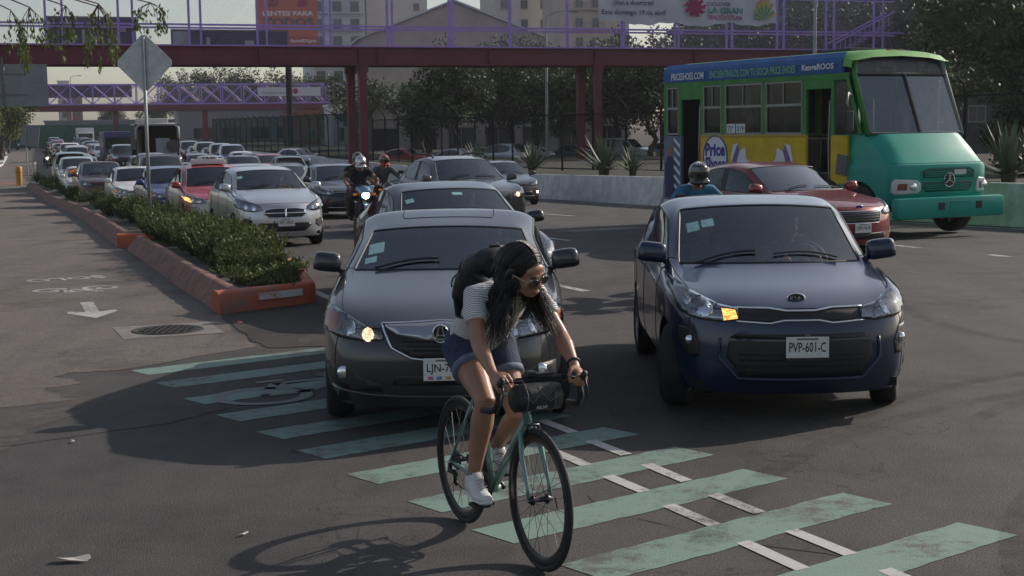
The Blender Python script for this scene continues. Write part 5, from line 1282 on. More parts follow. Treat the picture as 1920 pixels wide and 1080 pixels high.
# ------------------------------------------------------------------ the blue hatchback at right
blue_p = paint('paint_midnight', (.009, .019, .050), .2, .28, .08)
K = dict(w=1.79, h=1.50, l=4.10, paint=blue_p, wr=.31, axles=(.82, 3.40), ys=[.30, .52, .90, 1.36, 1.98, 2.50, 2.60, 3.25, 3.70, 3.92], belt=[.78, .87, .925, .965, .99, 1.0, 1.0, 1.03, 1.04, .98], hood=[.80, .90, .955, 0], cowl=1.01, ycowl=1.16, ywtop=1.98, yrtop=3.30, yrbase=3.78, zrbase=1.06, ztrunk=1.03, tumble=.80, wdrop=.05,
         nose=[(.19, .10), (.29, .015), (.48, .0), (.70, .02)], wide=[.86, .96, .995, 1, 1, 1, 1, 1, .97, .90], glass=glassmat('glass_kia', (.86, .88, .90), .06), hoodline=.5, waist=.4)
kia, sk, _ = car(K, (2.03, 10.25), 0., 'dark blue hatchback with its amber indicator lit, right of the cyclist', level=3, steer=-17)
lights(kia, sk, [(.43, .735), (.55, .715), (.70, .725), (.80, .76), (.845, .90), (.83, .965), (.72, .885), (.56, .815), (.43, .795)], lit='amber_l', amber=[(.435, .735), (.53, .720), (.54, .80), (.45, .795)], bulbs=[(.66, .80, .062), (.78, .85, .045)], amber_m_=M('amber_clear', (.45, .44, .42), .25, metal=.6), bowl=M('lamp_silver', (.32, .33, .35), .2, metal=.8))
sk.patch([(-.45, .80), (-.43, .725), (-.20, .715), (-.10, .735), (.10, .735), (.20, .715), (.43, .725), (.45, .80), (.20, .80), (.10, .785), (-.10, .785), (-.20, .80)], 'front', .003, .03).build('grille', grille_m, kia, smooth=True)
chrome_line(kia, sk, [(-.45, .806), (-.22, .806), (-.10, .790), (.10, .790), (.22, .806), (.45, .806)], .009); chrome_line(kia, sk, [(-.45, .720), (-.22, .708), (-.12, .728), (.12, .728), (.22, .708), (.45, .720)], .009)
em, ye = badge_ring(kia, sk, 0, .862, .062, .032, None); put(text_mb('KIA', .030, .02, 0, .085), frame_xz((0, ye - .004, .862))).build('lettering', chrome, em)
sk.patch([(-.50, .585), (-.52, .47), (-.42, .33), (.42, .33), (.52, .47), (.50, .585)], 'front', .003, .05).build('lower_intake', grille_m, kia, smooth=True)
gb = MB()
for z in (.37, .41, .45, .49):
    l_ = sk.line([(-.44, z), (.44, z)], 'front', .007, .006); gb.add(l_.v, l_.f)
gb.build('intake_bars', black_p, kia)
sk.patch([(-.50, .60), (.50, .60), (.46, .635), (-.46, .635)], 'front', .006, .05).build('intake_slot', black_p, kia, smooth=True)
chrome_line(kia, sk, [(-.56, .60), (-.57, .46), (-.44, .315), (.44, .315), (.57, .46), (.56, .60)], .012, 'intake_frame', blue_p)
for sx in (-1, 1):
    pg = [(.70, .46), (.77, .46), (.82, .54), (.82, .66), (.75, .66), (.69, .56)]; sk.patch(pg if sx > 0 else mirror(pg), 'front', .003, .03).build('fog_recess', black_p, kia, smooth=True)
    p, n = sk.hit(sx * .755, .57, 'front'); MB().lathe([(.036, 0), (.033, .012), (0, .016)], 14, frame_xz(p)).build('fog_lamp', refl_m, kia, smooth=True)
plate(kia, sk, .03, .545, 'PVP-601-C', .30, .15); b = MB(); b.box((.03, -.035, .464), (.30, .012, .02)); b.build('plate_holder', black_p, kia)
put(text_mb('KIA', .018, .01, 0, .04), frame_xz((.03, -.032, .632))).build('lettering', chrome, kia)
for sx in (-1, 1): mirror_part(kia, sx, 1.50, 1.06, blue_p, .875, 1.1)
wiper(kia, sk, -.60, -.12, K); wiper(kia, sk, .02, .52, K); car_interior(kia, K)
stickers(kia, sk, [(-.60, 1.72, .10, .12), (-.48, 1.74, .10, .10)])
p = MB().box((-.02, 1.93, 1.335), (.23, .03, .065), bev=.02).build('rear_view_mirror', black_p, kia)

# ------------------------------------------------------------------ other cars near enough to know
def emblem_vw(root, sk, x, z, r): em, ye = badge_ring(root, sk, x, z, r, r); strokes(em, [[(x - r * .55, z + r * .7), (x, z - r * .05), (x + r * .55, z + r * .7)], [(x - r * .8, z + r * .2), (x - r * .35, z - r * .8), (x, z - r * .1), (x + r * .35, z - r * .8), (x + r * .8, z + r * .2)]], ye - .005, r * .1, chrome); return em
SED = dict(w=1.74, h=1.47, l=4.35, wr=.30, axles=(.84, 3.39))
HEAD = [(.42, .66), (.58, .64), (.74, .66), (.83, .72), (.845, .82), (.80, .845), (.62, .78), (.44, .74)]
def common(root, sk, P, head=HEAD, bulbs=((.58, .70, .05), (.70, .745, .05)), lit=None, grille=None, intake=None, plate_txt=None, plate_z=.48, mir=None, seats=True, amber=None, mz=1.0, my=None):
    lights(root, sk, head, lit=lit, bulbs=bulbs, amber=amber)
    if grille: sk.patch(grille, 'front', .003, .04).build('grille', grille_m, root, smooth=True)
    if intake: sk.patch(intake, 'front', .003, .05).build('lower_intake', black_p, root, smooth=True)
    if plate_txt: plate(root, sk, 0, plate_z, plate_txt, .31, .145)
    for sx in (-1, 1): mirror_part(root, sx, my or P.get('ycowl', 1.28) + .30, mz, mir or P['paint'], P['w'] / 2)
    wiper(root, sk, -.5, -.05, P); wiper(root, sk, .08, .55, P); car_interior(root, P, seats)
silver_p = paint('paint_silver', (.50, .51, .535), .6, .30, .2)
D = dict(SED, w=1.69, h=1.49, paint=silver_p, hood=[.82, .93, 1.0, 0], cowl=1.05, belt=[.80, .90, .96, 1.0, 1.02, 1.03, 1.03, 1.04, 1.04, .98], ycowl=1.12, ywtop=1.95, glass=glassmat('glass_dodge', (.78, .82, .84), .035))
dodge, sk, _ = car(D, (-4.15, 27.3), 20, 'silver sedan with a crossed grille first in the left lane', level=3, steer=0)
common(dodge, sk, D, [(.42, .70), (.56, .67), (.72, .69), (.80, .74), (.83, .84), (.78, .90), (.62, .84), (.44, .765)], ((.56, .735, .05), (.70, .77, .055)), None, [(-.40, .62), (-.30, .555), (.30, .555), (.40, .62), (.36, .70), (.20, .725), (-.20, .725), (-.36, .70)], [(-.52, .42), (-.36, .30), (.36, .30), (.52, .42), (.46, .46), (-.46, .46)], 'XBT-324-D', .47, silver_p, mz=1.06)
chrome_line(dodge, sk, [(-.40, .62), (-.30, .555), (.30, .555), (.40, .62), (.36, .70), (.20, .725), (-.20, .725), (-.36, .70)], .010, closed=True); chrome_line(dodge, sk, [(-.38, .64), (.38, .64)], .016); chrome_line(dodge, sk, [(0, .56), (0, .72)], .022)
for sx in (-1, 1): pg = [(.58, .42), (.66, .36), (.76, .40), (.78, .50), (.70, .55), (.60, .52)]; sk.patch(pg if sx > 0 else mirror(pg), 'front', .003, .03).build('fog_recess', black_p, dodge, smooth=True)
stickers(dodge, sk, [(-.58, 1.72, .10, .10)])
# black sedan behind the grey one
blk_p = paint('paint_black', (.007, .007, .010), .0, .3, .15)
B = dict(SED, w=1.80, h=1.45, l=4.6, paint=blk_p, glass=glassmat('glass_black', (.6, .66, .68), .07), axles=(.92, 3.6), ycowl=1.38, ywtop=2.15)
blk, sk, _ = car(B, (-.18, 15.9), 15, 'black sedan directly behind the grey sedan', level=3)
common(blk, sk, B, plate_txt='MTX-448-B', grille=[(-.4, .6), (.4, .6), (.42, .7), (-.42, .7)], intake=[(-.5, .34), (.5, .34), (.46, .46), (-.46, .46)])
stickers(blk, sk, [(-.58, 1.95, .10, .08), (.0, 2.0, .12, .06)])
# grey crossover
cx_p = paint('paint_crossover', (.075, .075, .08), .3, .35, .4)
S = dict(w=1.82, h=1.63, l=4.45, paint=cx_p, wr=.345, axles=(.88, 3.52), sill=.26, belt=[.86, .98, 1.05, 1.09, 1.11, 1.12, 1.12, 1.14, 1.14, 1.06], hood=[.90, 1.01, 1.08, 0], cowl=1.13, ycowl=1.22, ywtop=2.0, yrtop=3.75, yrbase=4.2, zrbase=1.12, ztrunk=1.08, ys=[.32, .55, .95, 1.45, 2.05, 2.62, 2.72, 3.65, 4.15, 4.28], glass=glassmat('glass_cx', (.42, .46, .48), .09))
suv, sk, _ = car(S, (-.34, 29.8), 20, 'grey crossover with roof rails behind the black sedan', level=3)
common(suv, sk, S, [(.46, .80), (.62, .77), (.80, .80), (.865, .86), (.87, .97), (.80, .97), (.62, .90), (.48, .86)], ((.60, .835, .05), (.74, .875, .06)), 'warm', [(-.38, .72), (.38, .72), (.42, .86), (-.42, .86)], [(-.55, .42), (.55, .42), (.5, .55), (-.5, .55)], 'NHK-27-61', .6, mz=1.13)
for sx in (-1, 1): r_ = MB(); r_.tube([(sx * .60, 2.15, 1.60), (sx * .61, 2.3, 1.665), (sx * .60, 3.0, 1.685), (sx * .58, 3.7, 1.65), (sx * .57, 3.85, 1.58)], .02, 6); r_.build('roof_rail', black_p, suv)
# dark sedan on the far lane
vd_p = paint('paint_dark_grey', (.035, .036, .042), .4, .3, .45)
VV = dict(SED, w=1.75, h=1.47, l=4.48, paint=vd_p, glass=glassmat('glass_v', (.40, .44, .47), .09))
virt, sk, _ = car(VV, (.24, 48.2), 14, 'dark grey sedan by the concrete median barrier', level=2)
common(virt, sk, VV, HEAD, ((.58, .70, .05),), None, [(-.42, .665), (.42, .665), (.44, .745), (-.44, .745)], [(-.55, .33), (.55, .33), (.5, .47), (-.5, .47)], 'PZR-90-41', .55); emblem_vw(virt, sk, 0, .71, .06); chrome_line(virt, sk, [(-.44, .70), (.44, .70)], .007); chrome_line(virt, sk, [(-.6, .31), (.6, .31)], .008)
pg = [(.70, .40), (.78, .40), (.78, .46), (.70, .46)]; sk.patch(pg, 'front', .006, .03).build('fog_lamp', white_on, virt)
# black compact left of the motorcycle
vb, sk, _ = car(dict(SED, paint=blk_p, w=1.70, h=1.47, glass=glassmat('glass_black', (.3, .35, .37), .1)), (-4.2, 39.0), 17, 'black sedan waiting left of the motorcycle', level=2)
common(vb, sk, SED | dict(paint=blk_p), HEAD, ((.58, .70, .05),), None, [(-.42, .665), (.42, .665), (.44, .745), (-.44, .745)], [(-.55, .33), (.55, .33), (.5, .47), (-.5, .47)], 'A74-BKM', .50); emblem_vw(vb, sk, 0, .71, .06); chrome_line(vb, sk, [(-.44, .70), (.44, .70)], .006); chrome_line(vb, sk, [(-.6, .31), (.6, .31)], .008)
# red hatchback
red_p = paint('paint_maroon', (.20, .018, .020), .4, .30, .4)
F = dict(K, w=1.82, h=1.47, l=4.36, paint=red_p, wr=.32, axles=(.88, 3.53), glass=glassmat('glass_ford', (.35, .42, .46), .14), hood=[.80, .90, .965, 0], ys=[.32, .55, .95, 1.42, 2.05, 2.58, 2.68, 3.4, 3.9, 4.16], yrtop=3.4, yrbase=4.0, ycowl=1.22, ywtop=2.08)
ford, sk, _ = car(F, (5.45, 22.9), 25, 'maroon red hatchback between the blue hatchback and the green bus', level=3)
common(ford, sk, F, [(.47, .69), (.60, .67), (.76, .70), (.86, .77), (.885, .88), (.84, .90), (.66, .80), (.48, .75)], ((.62, .735, .05), (.76, .79, .055)), None, [(-.43, .735), (-.36, .56), (.36, .56), (.43, .735)], [(-.56, .30), (.56, .30), (.52, .40), (-.52, .40)], 'UWF-74-74', .48, mz=1.03)
chrome_line(ford, sk, [(-.43, .738), (-.36, .557), (.36, .557), (.43, .738)], .008, closed=True); em, ye = badge_ring(ford, sk, 0, .80, .075, .032, None, fill=M('badge_blue', (.02, .04, .2), .4))
gb = MB()
for z in (.60, .64, .68, .71): l_ = sk.line([(-.37, z), (.37, z)], 'front', .008, .006); gb.add(l_.v, l_.f)
gb.build('grille_bars', M('grille_satin', (.15, .15, .16), .3, metal=.8), ford)
for sx in (-1, 1): pg = [(.66, .38), (.76, .38), (.78, .46), (.66, .46)]; sk.patch(pg if sx > 0 else mirror(pg), 'front', .004, .03).build('fog_lamp', refl_m, ford)
# red and white taxi, blue sedan, white sedan, dark red suv, old white saloon with an orange sun strip
tx_r = paint('paint_taxi_red', (.36, .018, .028), .2, .35, .4); tx_w = paint('paint_taxi_white', (.52, .50, .47), .1, .4, .6)
T = dict(SED, w=1.70, h=1.50, paint=tx_w, hood_paint=tx_r)
taxi, sk, sh_ = car(T, (-6.30, 32.8), 20, 'red and white taxi with a roof sign behind the silver sedan', level=2, cat='taxi')
for ch in taxi.children:
    if ch.name.split('.')[0] in ('body',): ch.data.materials.clear(); ch.data.materials.append(tx_r)
common(taxi, sk, T, lit='amber_l', mir=tx_r, amber=[(.72, .67), (.82, .72), (.835, .80), (.72, .77)], plate_txt='A-041-62')
ts = MB(); ts.box((0, 2.55, 1.56), (.78, .24, .13), bev=.04); ts.box((0, 2.55, 1.63), (.46, .2, .12), bev=.04); o = ts.build('roof_sign', plate_m, taxi, autosmooth=40); put(text_mb('TAXI', .075, .02, 0, .3), frame_xz((0, 2.44, 1.64))).build('lettering', ink_m, o)
bl2 = paint('paint_royal_blue', (.022, .030, .15), .4, .3, .4); wh_p = paint('paint_white', (.60, .60, .58), .0, .4, .45); dr_p = paint('paint_dark_red', (.06, .012, .012), .4, .3, .6)
c_, sk, _ = car(dict(SED, paint=bl2), (-8.4, 38.0), 20, 'royal blue sedan behind the taxi', level=2); common(c_, sk, SED | dict(paint=bl2), amber=[(.72, .67), (.82, .72), (.835, .80), (.72, .77)], grille=[(-.35, .6), (.35, .6), (.38, .72), (-.38, .72)], intake=[(-.5, .34), (.5, .34), (.46, .46), (-.46, .46)])
c_, sk, _ = car(dict(SED, paint=wh_p), (-11.0, 44.5), 20, 'white sedan just left of the diamond sign post', level=2); common(c_, sk, SED | dict(paint=wh_p), amber=[(.72, .67), (.82, .72), (.835, .80), (.72, .77)], grille=[(-.42, .67), (.42, .67), (.42, .73), (-.42, .73)], intake=[(-.5, .34), (.5, .34), (.46, .46), (-.46, .46)])
c_, sk, _ = car(dict(S, paint=dr_p), (-14.2, 52.0), 20, 'dark red tall car behind the white sedan', level=2); common(c_, sk, S | dict(paint=dr_p), [(.46, .80), (.62, .77), (.80, .80), (.865, .86), (.87, .97), (.80, .97), (.62, .90), (.48, .86)], ((.7, .86, .06),), mz=1.13)
old_p = paint('paint_old_white', (.55, .55, .52), 0, .5, .6)
O_ = dict(SED, w=1.64, h=1.38, l=4.25, paint=old_p, hoodline=.7, waist=.6, nosecrease=.8, wide=[.93, .98, 1, 1, 1, 1, 1, 1, .98, .93], hood=[.80, .86, .90, 0], cowl=.95, belt=[.78, .84, .89, .92, .93, .94, .94, .95, .95, .92])
c_, sk, _ = car(O_, (-17.0, 59.5), 20, 'old white saloon with an orange sun strip on its windscreen', level=2); common(c_, sk, O_, [(.42, .62), (.74, .62), (.74, .74), (.42, .74)], ((.55, .68, .05),), grille=[(-.4, .62), (.4, .62), (.4, .74), (-.4, .74)], intake=[(-.7, .38), (.7, .38), (.7, .48), (-.7, .48)], mz=.98)
q = sk.patch([(-.58, 1.72), (.58, 1.72), (.52, 1.98), (-.52, 1.98)], 'top', .006, .08, .001).build('sun_strip', M('sun_strip_orange', (.6, .12, .02), .6), c_)

# ------------------------------------------------------------------ the rest of the jam: simpler cars that share four bodies
FARM = {}
def far_car(kind, loc, head, pm, label, flip=False, group='cars waiting in the traffic jam', rear=False):
    x, y = loc
    if kind not in FARM:
        P = {'sedan': dict(SED), 'hatch': dict(K, w=1.72, h=1.5), 'suv': dict(S, h=1.7), 'van': dict(S, h=1.85, w=1.85, belt=[1.0, 1.08, 1.14, 1.18, 1.2, 1.2, 1.2, 1.2, 1.2, 1.1], hood=[.98, 1.09, 1.16, 0], cowl=1.2, ycowl=1.0, ywtop=1.7)}[kind]
        P = dict(P, paint=wh_p); sh0 = car_shell(P, 2); sk0 = Skin(sh0); ax_ = P.get('axles'); pr = split_shell(sh0, ax_, P.get('wr', .3), ['body', 'windshield', 'side_window_l', 'side_window_r', 'rear_side_window_l', 'rear_side_window_r', 'rear_window', 'pillar'])
        ms = []
        for tg, (vs, fs) in pr.items():
            nm = 'body' if tg == 'body' else ('pillar' if tg == 'pillar' else ('windshield' if tg == 'windshield' else ('rear_window' if tg == 'rear_window' else 'side_window')))
            me = MB().add(vs, fs).mesh(nm); me.shade_smooth(); me.materials.append(black_p if nm == 'pillar' else glass_far); ms.append((nm, me))
        dz = P.get('belt', [.74])[0] - .74
        hd = [(a, b + dz) for a, b in HEAD]
        for pg in (hd, mirror(hd)): me = sk0.patch(pg, 'front', .004, .06, .01).mesh('headlight'); me.materials.append(refl_m); ms.append(('headlight', me))
        me = sk0.patch([(-.4, .62 + dz), (.4, .62 + dz), (.42, .73 + dz), (-.42, .73 + dz)], 'front', .004, .08).mesh('grille'); me.materials.append(black_p); ms.append(('grille', me))
        me = sk0.patch([(-.55, .33), (.55, .33), (.5, .46), (-.5, .46)], 'front', .004, .08).mesh('lower_intake'); me.materials.append(black_p); ms.append(('lower_intake', me))
        me = MB().box((0, -.01, .52), (.31, .02, .15)).mesh('number_plate'); me.materials.append(plate_m); ms.append(('number_plate', me))
        for sx in (-1, 1): mbx = MB(); mbx.ball((sx * (P['w'] / 2 + .09), P.get('ycowl', 1.28) + .32, P.get('cowl', 1.0) + .03), (.12, .07, .08), 8, 5); me = mbx.mesh('side_mirror'); ms.append(('side_mirror', me))
        FARM[kind] = (ms, P)
    ms, P = FARM[kind]; root = empty('car', (x, y, gz(y)), R(head), label, 'car', group); root.rotation_euler = (math.atan(slope(y)) * (-1 if rear else 1), 0, R(head))
    for nm, me in ms:
        o = bpy.data.objects.new(nm, me); C.objects.link(o); o.parent = root
        if nm in ('body', 'side_mirror'):
            if not me.materials: me.materials.append(pm)
            o.material_slots[0].link = 'OBJECT'; o.material_slots[0].material = pm
    for ya in P['axles']:
        for sx in (-1, 1): add_wheel(root, sx * (P['w'] / 2 - .11), ya, P.get('wr', .3), .2, 0, 5, 16)
    return root
pal = {'white': wh_p, 'silver': silver_p, 'black': blk_p, 'grey': cx_p, 'dark grey': vd_p, 'dark red': dr_p, 'royal blue': bl2, 'red': tx_r, 'sand': paint('paint_sand', (.30, .25, .19), .4, .35, .5), 'blue grey': paint('paint_bluegrey', (.12, .15, .20), .5, .35, .5)}
# second lane, behind the black sedan
for kd, x, y, h, c_, lb in [('sedan', -6.75, 46.2, 16, 'grey', 'grey sedan behind the black one left of the motorcycle'), ('hatch', -6.6, 39.8, 19, 'silver', 'silver hatchback roof just showing above the front silver sedan'), ('sedan', -8.0, 55.5, 17, 'blue grey', 'blue grey sedan by the median fence'), ('sedan', -9.3, 50.5, 18, 'black', 'black sedan above the taxi roof sign'), ('suv', -10.9, 62.0, 17, 'dark grey', 'dark grey tall car behind the black sedan roof'),
                            ('hatch', -12.75, 66.5, 17, 'white', 'white hatchback at the median end of the queue'), ('sedan', -13.3, 60.0, 18, 'dark grey', 'grey sedan with a red item on the dash behind the pickup'), ('suv', -13.9, 60.5, 18, 'dark red', 'dark red tall car before the open backed bus'), ('sedan', -16.0, 70, 17, 'silver', 'silver sedan beside the open backed bus'), ('suv', -19.2, 66.2, 19, 'silver', 'silver van like car behind the old white saloon'), ('van', -21.8, 74, 19, 'black', 'black people carrier in the left lane behind the saloon')]:
    far_car(kd, (x, y), h, pal[c_], lb)
lane0 = [(-19.8, 70), (-24.5, 84), (-33.5, 113), (-44.5, 146), (-68.5, 222), (-80, 258)]
k = 0
for lane, off in enumerate((0.3, 3.6, 7.0, 10.2)):
    y = (80.5, 76, 78, 73)[lane]; k = 0
    while y < 236:
        x = lerp_pts(lane0, y) + off * (1 + (y - 60) * .0006); d = y
        if not ((lane in (1, 2) and 85 < y < 102) or (lane == 1 and 114 < y < 131) or (lane == 1 and 192 < y < 210)):
            cn = rnd.choice(['black', 'dark grey', 'grey', 'white', 'silver', 'red', 'royal blue', 'dark red', 'black', 'blue grey', 'dark grey', 'sand']); kd = rnd.choice(['sedan', 'hatch', 'suv', 'sedan', 'hatch', 'van'])
            far_car(kd, (x, y), 17.5, pal[cn], '%s %s in the far queue, %s of the %s' % (cn, {'sedan': 'sedan', 'hatch': 'hatchback', 'suv': 'tall car', 'van': 'people carrier'}[kd], (['first', 'second', 'third', 'fourth', 'fifth', 'sixth', 'seventh', 'eighth', 'ninth', 'tenth', 'eleventh', 'twelfth'] + ['%dth' % q_ for q_ in range(13, 40)])[k], ['planting strip lane', 'second lane', 'third lane', 'median lane'][lane]), group='cars of the far queue'); k += 1
        y += rnd.uniform(5.1, 6.4)
# cars on the parallel road beyond the fence
for i, (kd, x, y, h, c_) in enumerate([('sedan', -5.5, 93, 195, 'white'), ('suv', -2.6, 95, 196, 'silver'), ('sedan', .6, 96, 15, 'silver'), ('sedan', 3.5, 98, 15, 'white'), ('hatch', 6.6, 99.5, 16, 'blue grey'), ('van', 9.8, 101, 16, 'white'), ('sedan', -9.0, 96, 195, 'red'), ('hatch', 13.0, 103, 15, 'silver'), ('sedan', -12.5, 100, 15, 'white')]):
    far_car(kd, (x, y), h + 40, pal[c_], '%s car beyond the mesh fence, %s from the left' % (c_, ['third', 'fourth', 'fifth', 'sixth', 'seventh', 'eighth', 'second', 'ninth', 'first'][i]), group='cars beyond the fence')
# ------------------------------------------------------------------ green microbus
teal_p = M('bus_teal', (.010, .27, .20), .36, var=.12, vscale=1.6, spec=.35); grn_p = M('bus_green', (.035, .19, .04), .45, var=.25, vscale=2.5, spec=.3); yel_p = M('bus_yellow', (.52, .36, .012), .5, var=.2, vscale=2.2, spec=.3); blu_p = M('bus_band_blue', (.015, .09, .28), .5, var=.2, vscale=3, spec=.3)
bus = empty('microbus', (8.2, 27.9, gz(28)), R(27), 'green and teal microbus with advertising on its side by the median', 'bus'); bus.rotation_euler = (0, 0, R(27)); bus.scale = (1.03, 1.03, 1.04)
W2 = 1.22; LEN = 7.55
rows = [(.58, .10, 1.17), (.75, .04, 1.19), (1.0, .01, 1.2), (1.24, .0, 1.195), (1.31, .02, 1.185), (1.36, .10, 1.17), (1.6, .34, 1.15), (1.80, .56, 1.13), (1.87, .64, 1.12)]
mb = MB(); NC = 25
for (z, y0, w_) in rows:
    for k in range(NC):
        t = -1 + 2 * k / (NC - 1); a = abs(t); sg = 1 if t > 0 else -1
        if a > .72: q = (a - .72) / .28; x = w_; y = y0 + .36 + (1.75 - y0 - .36) * q
        elif a > .52: q = (a - .52) / .20; an = q * math.pi / 2; x = w_ - .30 + .30 * math.sin(an); y = y0 + .06 + .30 * (1 - math.cos(an))
        else: x = (w_ - .30) * a / .52; y = y0 + .06 * (a / .52) ** 2
        mb.v.append((sg * x, y, z))
for i in range(len(rows) - 1):
    for k in range(NC - 1):
        a = i * NC + k; mb.f.append((a, a + 1, a + NC + 1, a + NC))
nose = mb.build('nose', teal_p, bus, autosmooth=35); NS = Skin(nose.data)
# front wheel openings cut into the nose sides
bm = bmesh.new(); bm.from_mesh(nose.data)
bmesh.ops.subdivide_edges(bm, edges=[e for e in bm.edges if min(abs(v.co.x) for v in e.verts) > 1.1], cuts=3, use_grid_fill=True); cut_arches(bm, (.98,), .48, .47); bm.to_mesh(nose.data); bm.free()
grey_rub = M('rubber_grey', (.05, .05, .05), .8)
lip = MB(); lip.box((0, .30, 1.335), (2.2, .5, .03)); lip.build('cowl_seam', seam_m, bus) if False else None
NS.line([(-1.1, 1.335), (1.1, 1.335)], 'front', .006, 0).build('bonnet_seam', seam_m, nose)
b = MB(); b.box((-.02, -.10, .54), (2.56, .20, .38), bev=.06); b.build('bumper', teal_p, bus, autosmooth=40)
for x in (-.28, .62): MB().box((x, -.202, .57), (.14, .02, .13)).build('bumper_slot', black_p, bus)
MB().box((.17, -.203, .56), (.50, .014, .20), bev=.006).build('plate_pad', teal_p, bus)
gd = M('bus_grille_dark', (.012, .075, .060), .6)
NS.patch([(-.52, 1.07), (.70, 1.07), (.70, 1.19), (.55, 1.24), (-.40, 1.24), (-.55, 1.19)], 'front', .003, .08).build('grille', gd, bus, smooth=True); NS.patch([(-.45, .82), (.60, .82), (.68, .90), (.68, 1.0), (-.52, 1.0), (-.52, .90)], 'front', .003, .08).build('grille', gd, bus, smooth=True)
gb = MB()
for z in (1.10, 1.14, 1.18, .86, .90, .94): l_ = NS.line([(-.48, z), (.62, z)], 'front', .008, .006); gb.add(l_.v, l_.f)
gb.build('grille_bars', teal_p, bus)
NS.line([(-.55, 1.05), (.73, 1.05), (.73, 1.19), (.56, 1.26), (-.42, 1.26), (-.58, 1.19)], 'front', .012, .004, closed=True).build('grille_frame', teal_p, bus)
em, ye = badge_ring(bus, NS, .08, 1.03, .125, .125); strokes(em, [[(.08, 1.03), (.08, 1.14)], [(.08, 1.03), (-.015, .975)], [(.08, 1.03), (.175, .975)]], ye - .01, .014, chrome)
NS.patch([(.20, 1.12), (.50, 1.12), (.50, 1.21), (.20, 1.21)], 'front', .012, .1).build('number_plate', plate_m, bus)
bez = M('bezel_white', (.60, .60, .58), .45, var=.1, vscale=6)
for sx, x0, x1 in ((-1, -1.12, -.56), (1, .80, 1.12)):
    NS.patch([(x0, .83), (x0 + .06, .78), (x1 - .06, .80), (x1, .86), (x1 - .02, .98), (x1 - .1, 1.04), (x0 + .04, 1.06), (x0, 1.0)], 'front', .012, .05, .03).build('headlight_bezel', bez, bus, smooth=True)
    xa = x0 + .08; xb = (x0 + x1) / 2 - .02
    NS.patch([(xa, .86), (xb, .86), (xb, .98), (xa, .98)], 'front', .016, .05).build('turn_signal', M('bus_amber', (.22, .07, .05), .3), bus)
    p, n = NS.hit((xb + x1) / 2 - .01, .92, 'front'); MB().lathe([(.075, 0), (.07, .02), (.03, .022), (0, .024)], 16, frame_xz(p + Vector((0, -.01, 0)))).build('headlight', refl_m, bus, smooth=True)
# windscreen, visor board, pillars, roof
yw0, yw1, zw0, zw1 = .70, 1.16, 1.88, 2.96
glass_b = glassmat('glass_bus', (.45, .52, .55), .09)
for sx in (-1, 1):
    MB().add([(sx * .03, yw0, zw0), (sx * 1.10, yw0 + .10, zw0), (sx * 1.06, yw1 + .08, zw1), (sx * .03, yw1, zw1)], [(0, 1, 2, 3) if sx > 0 else (3, 2, 1, 0)]).build('windshield', glass_b, bus)
    MB().tube([(sx * 1.135, yw0 + .12, 1.84), (sx * 1.10, yw1 + .10, 2.96), (sx * 1.06, 1.30, 3.24)], [(.05, .06)] * 3, 8).build('front_pillar', grn_p if sx < 0 else M('pillar_grey', (.22, .22, .2), .5), bus, smooth=True)
MB().tube([(0, yw0 - .02, 1.87), (0, yw1 - .02, 2.97)], .03, 6).build('centre_bar', grey_rub, bus)
b = MB(); b.tube([(-1.1, yw0 + .06, 1.875), (0, yw0 - .03, 1.872), (1.1, yw0 + .06, 1.875)], .025, 6); b.tube([(-1.08, yw1 + .06, 2.97), (0, yw1 - .02, 2.97), (1.08, yw1 + .06, 2.97)], .025, 6); b.build('seal', grey_rub, bus)
v = MB(); v.add([(-1.06, 1.24, 2.98), (1.06, 1.24, 2.98), (1.0, 1.34, 3.27), (-1.0, 1.34, 3.27)], [(0, 1, 2, 3)]); v.build('visor_board', M('visor_dark', (.03, .03, .033), .35), bus)
for x, w_ in ((-.34, .56), (.58, .32)): MB().add([(x - w_ / 2, 1.25, 3.02), (x + w_ / 2, 1.25, 3.02), (x + w_ / 2 - .03, 1.318, 3.22), (x - w_ / 2 + .03, 1.318, 3.22)], [(0, 1, 2, 3)]).build('torn_poster', M('torn_paper', (.16, .16, .16), .8, col2=(.04, .04, .04), vscale=9), bus)
rf = MB(); prof_r = [(-W2, 3.12), (-1.20, 3.26), (-1.08, 3.36), (-.7, 3.42), (0, 3.45), (.7, 3.42), (1.08, 3.36), (1.20, 3.26), (W2, 3.12)]
st_ = [1.22, 1.35, 1.6, 4, LEN - .15, LEN]
for i, y in enumerate(st_):
    dz = -.14 if i == 0 else (-.03 if i == 1 else (-.1 if i == 5 else 0))
    for x, z in prof_r: rf.v.append((x * (.985 if i in (0, 5) else 1), y, z + dz * (1 if abs(x) < 1.15 else .3)))
n = len(prof_r)
for i in range(len(st_) - 1):
    for k in range(n - 1): a = i * n + k; rf.f.append((a, a + 1, a + n + 1, a + n))
rf.build('roof', M('bus_roof', (.12, .33, .07), .5, var=.2, vscale=2), bus, autosmooth=40)
for x in (-.1, .15): MB().box((x, 1.45, 3.42), (.12, .08, .05), bev=.015).build('marker_lamp', M('marker_red', (.3, .04, .03), .4), bus)
MB().box((0, 2.6, 3.47), (.9, .9, .06), bev=.02).build('roof_hatch', grey_rub, bus)
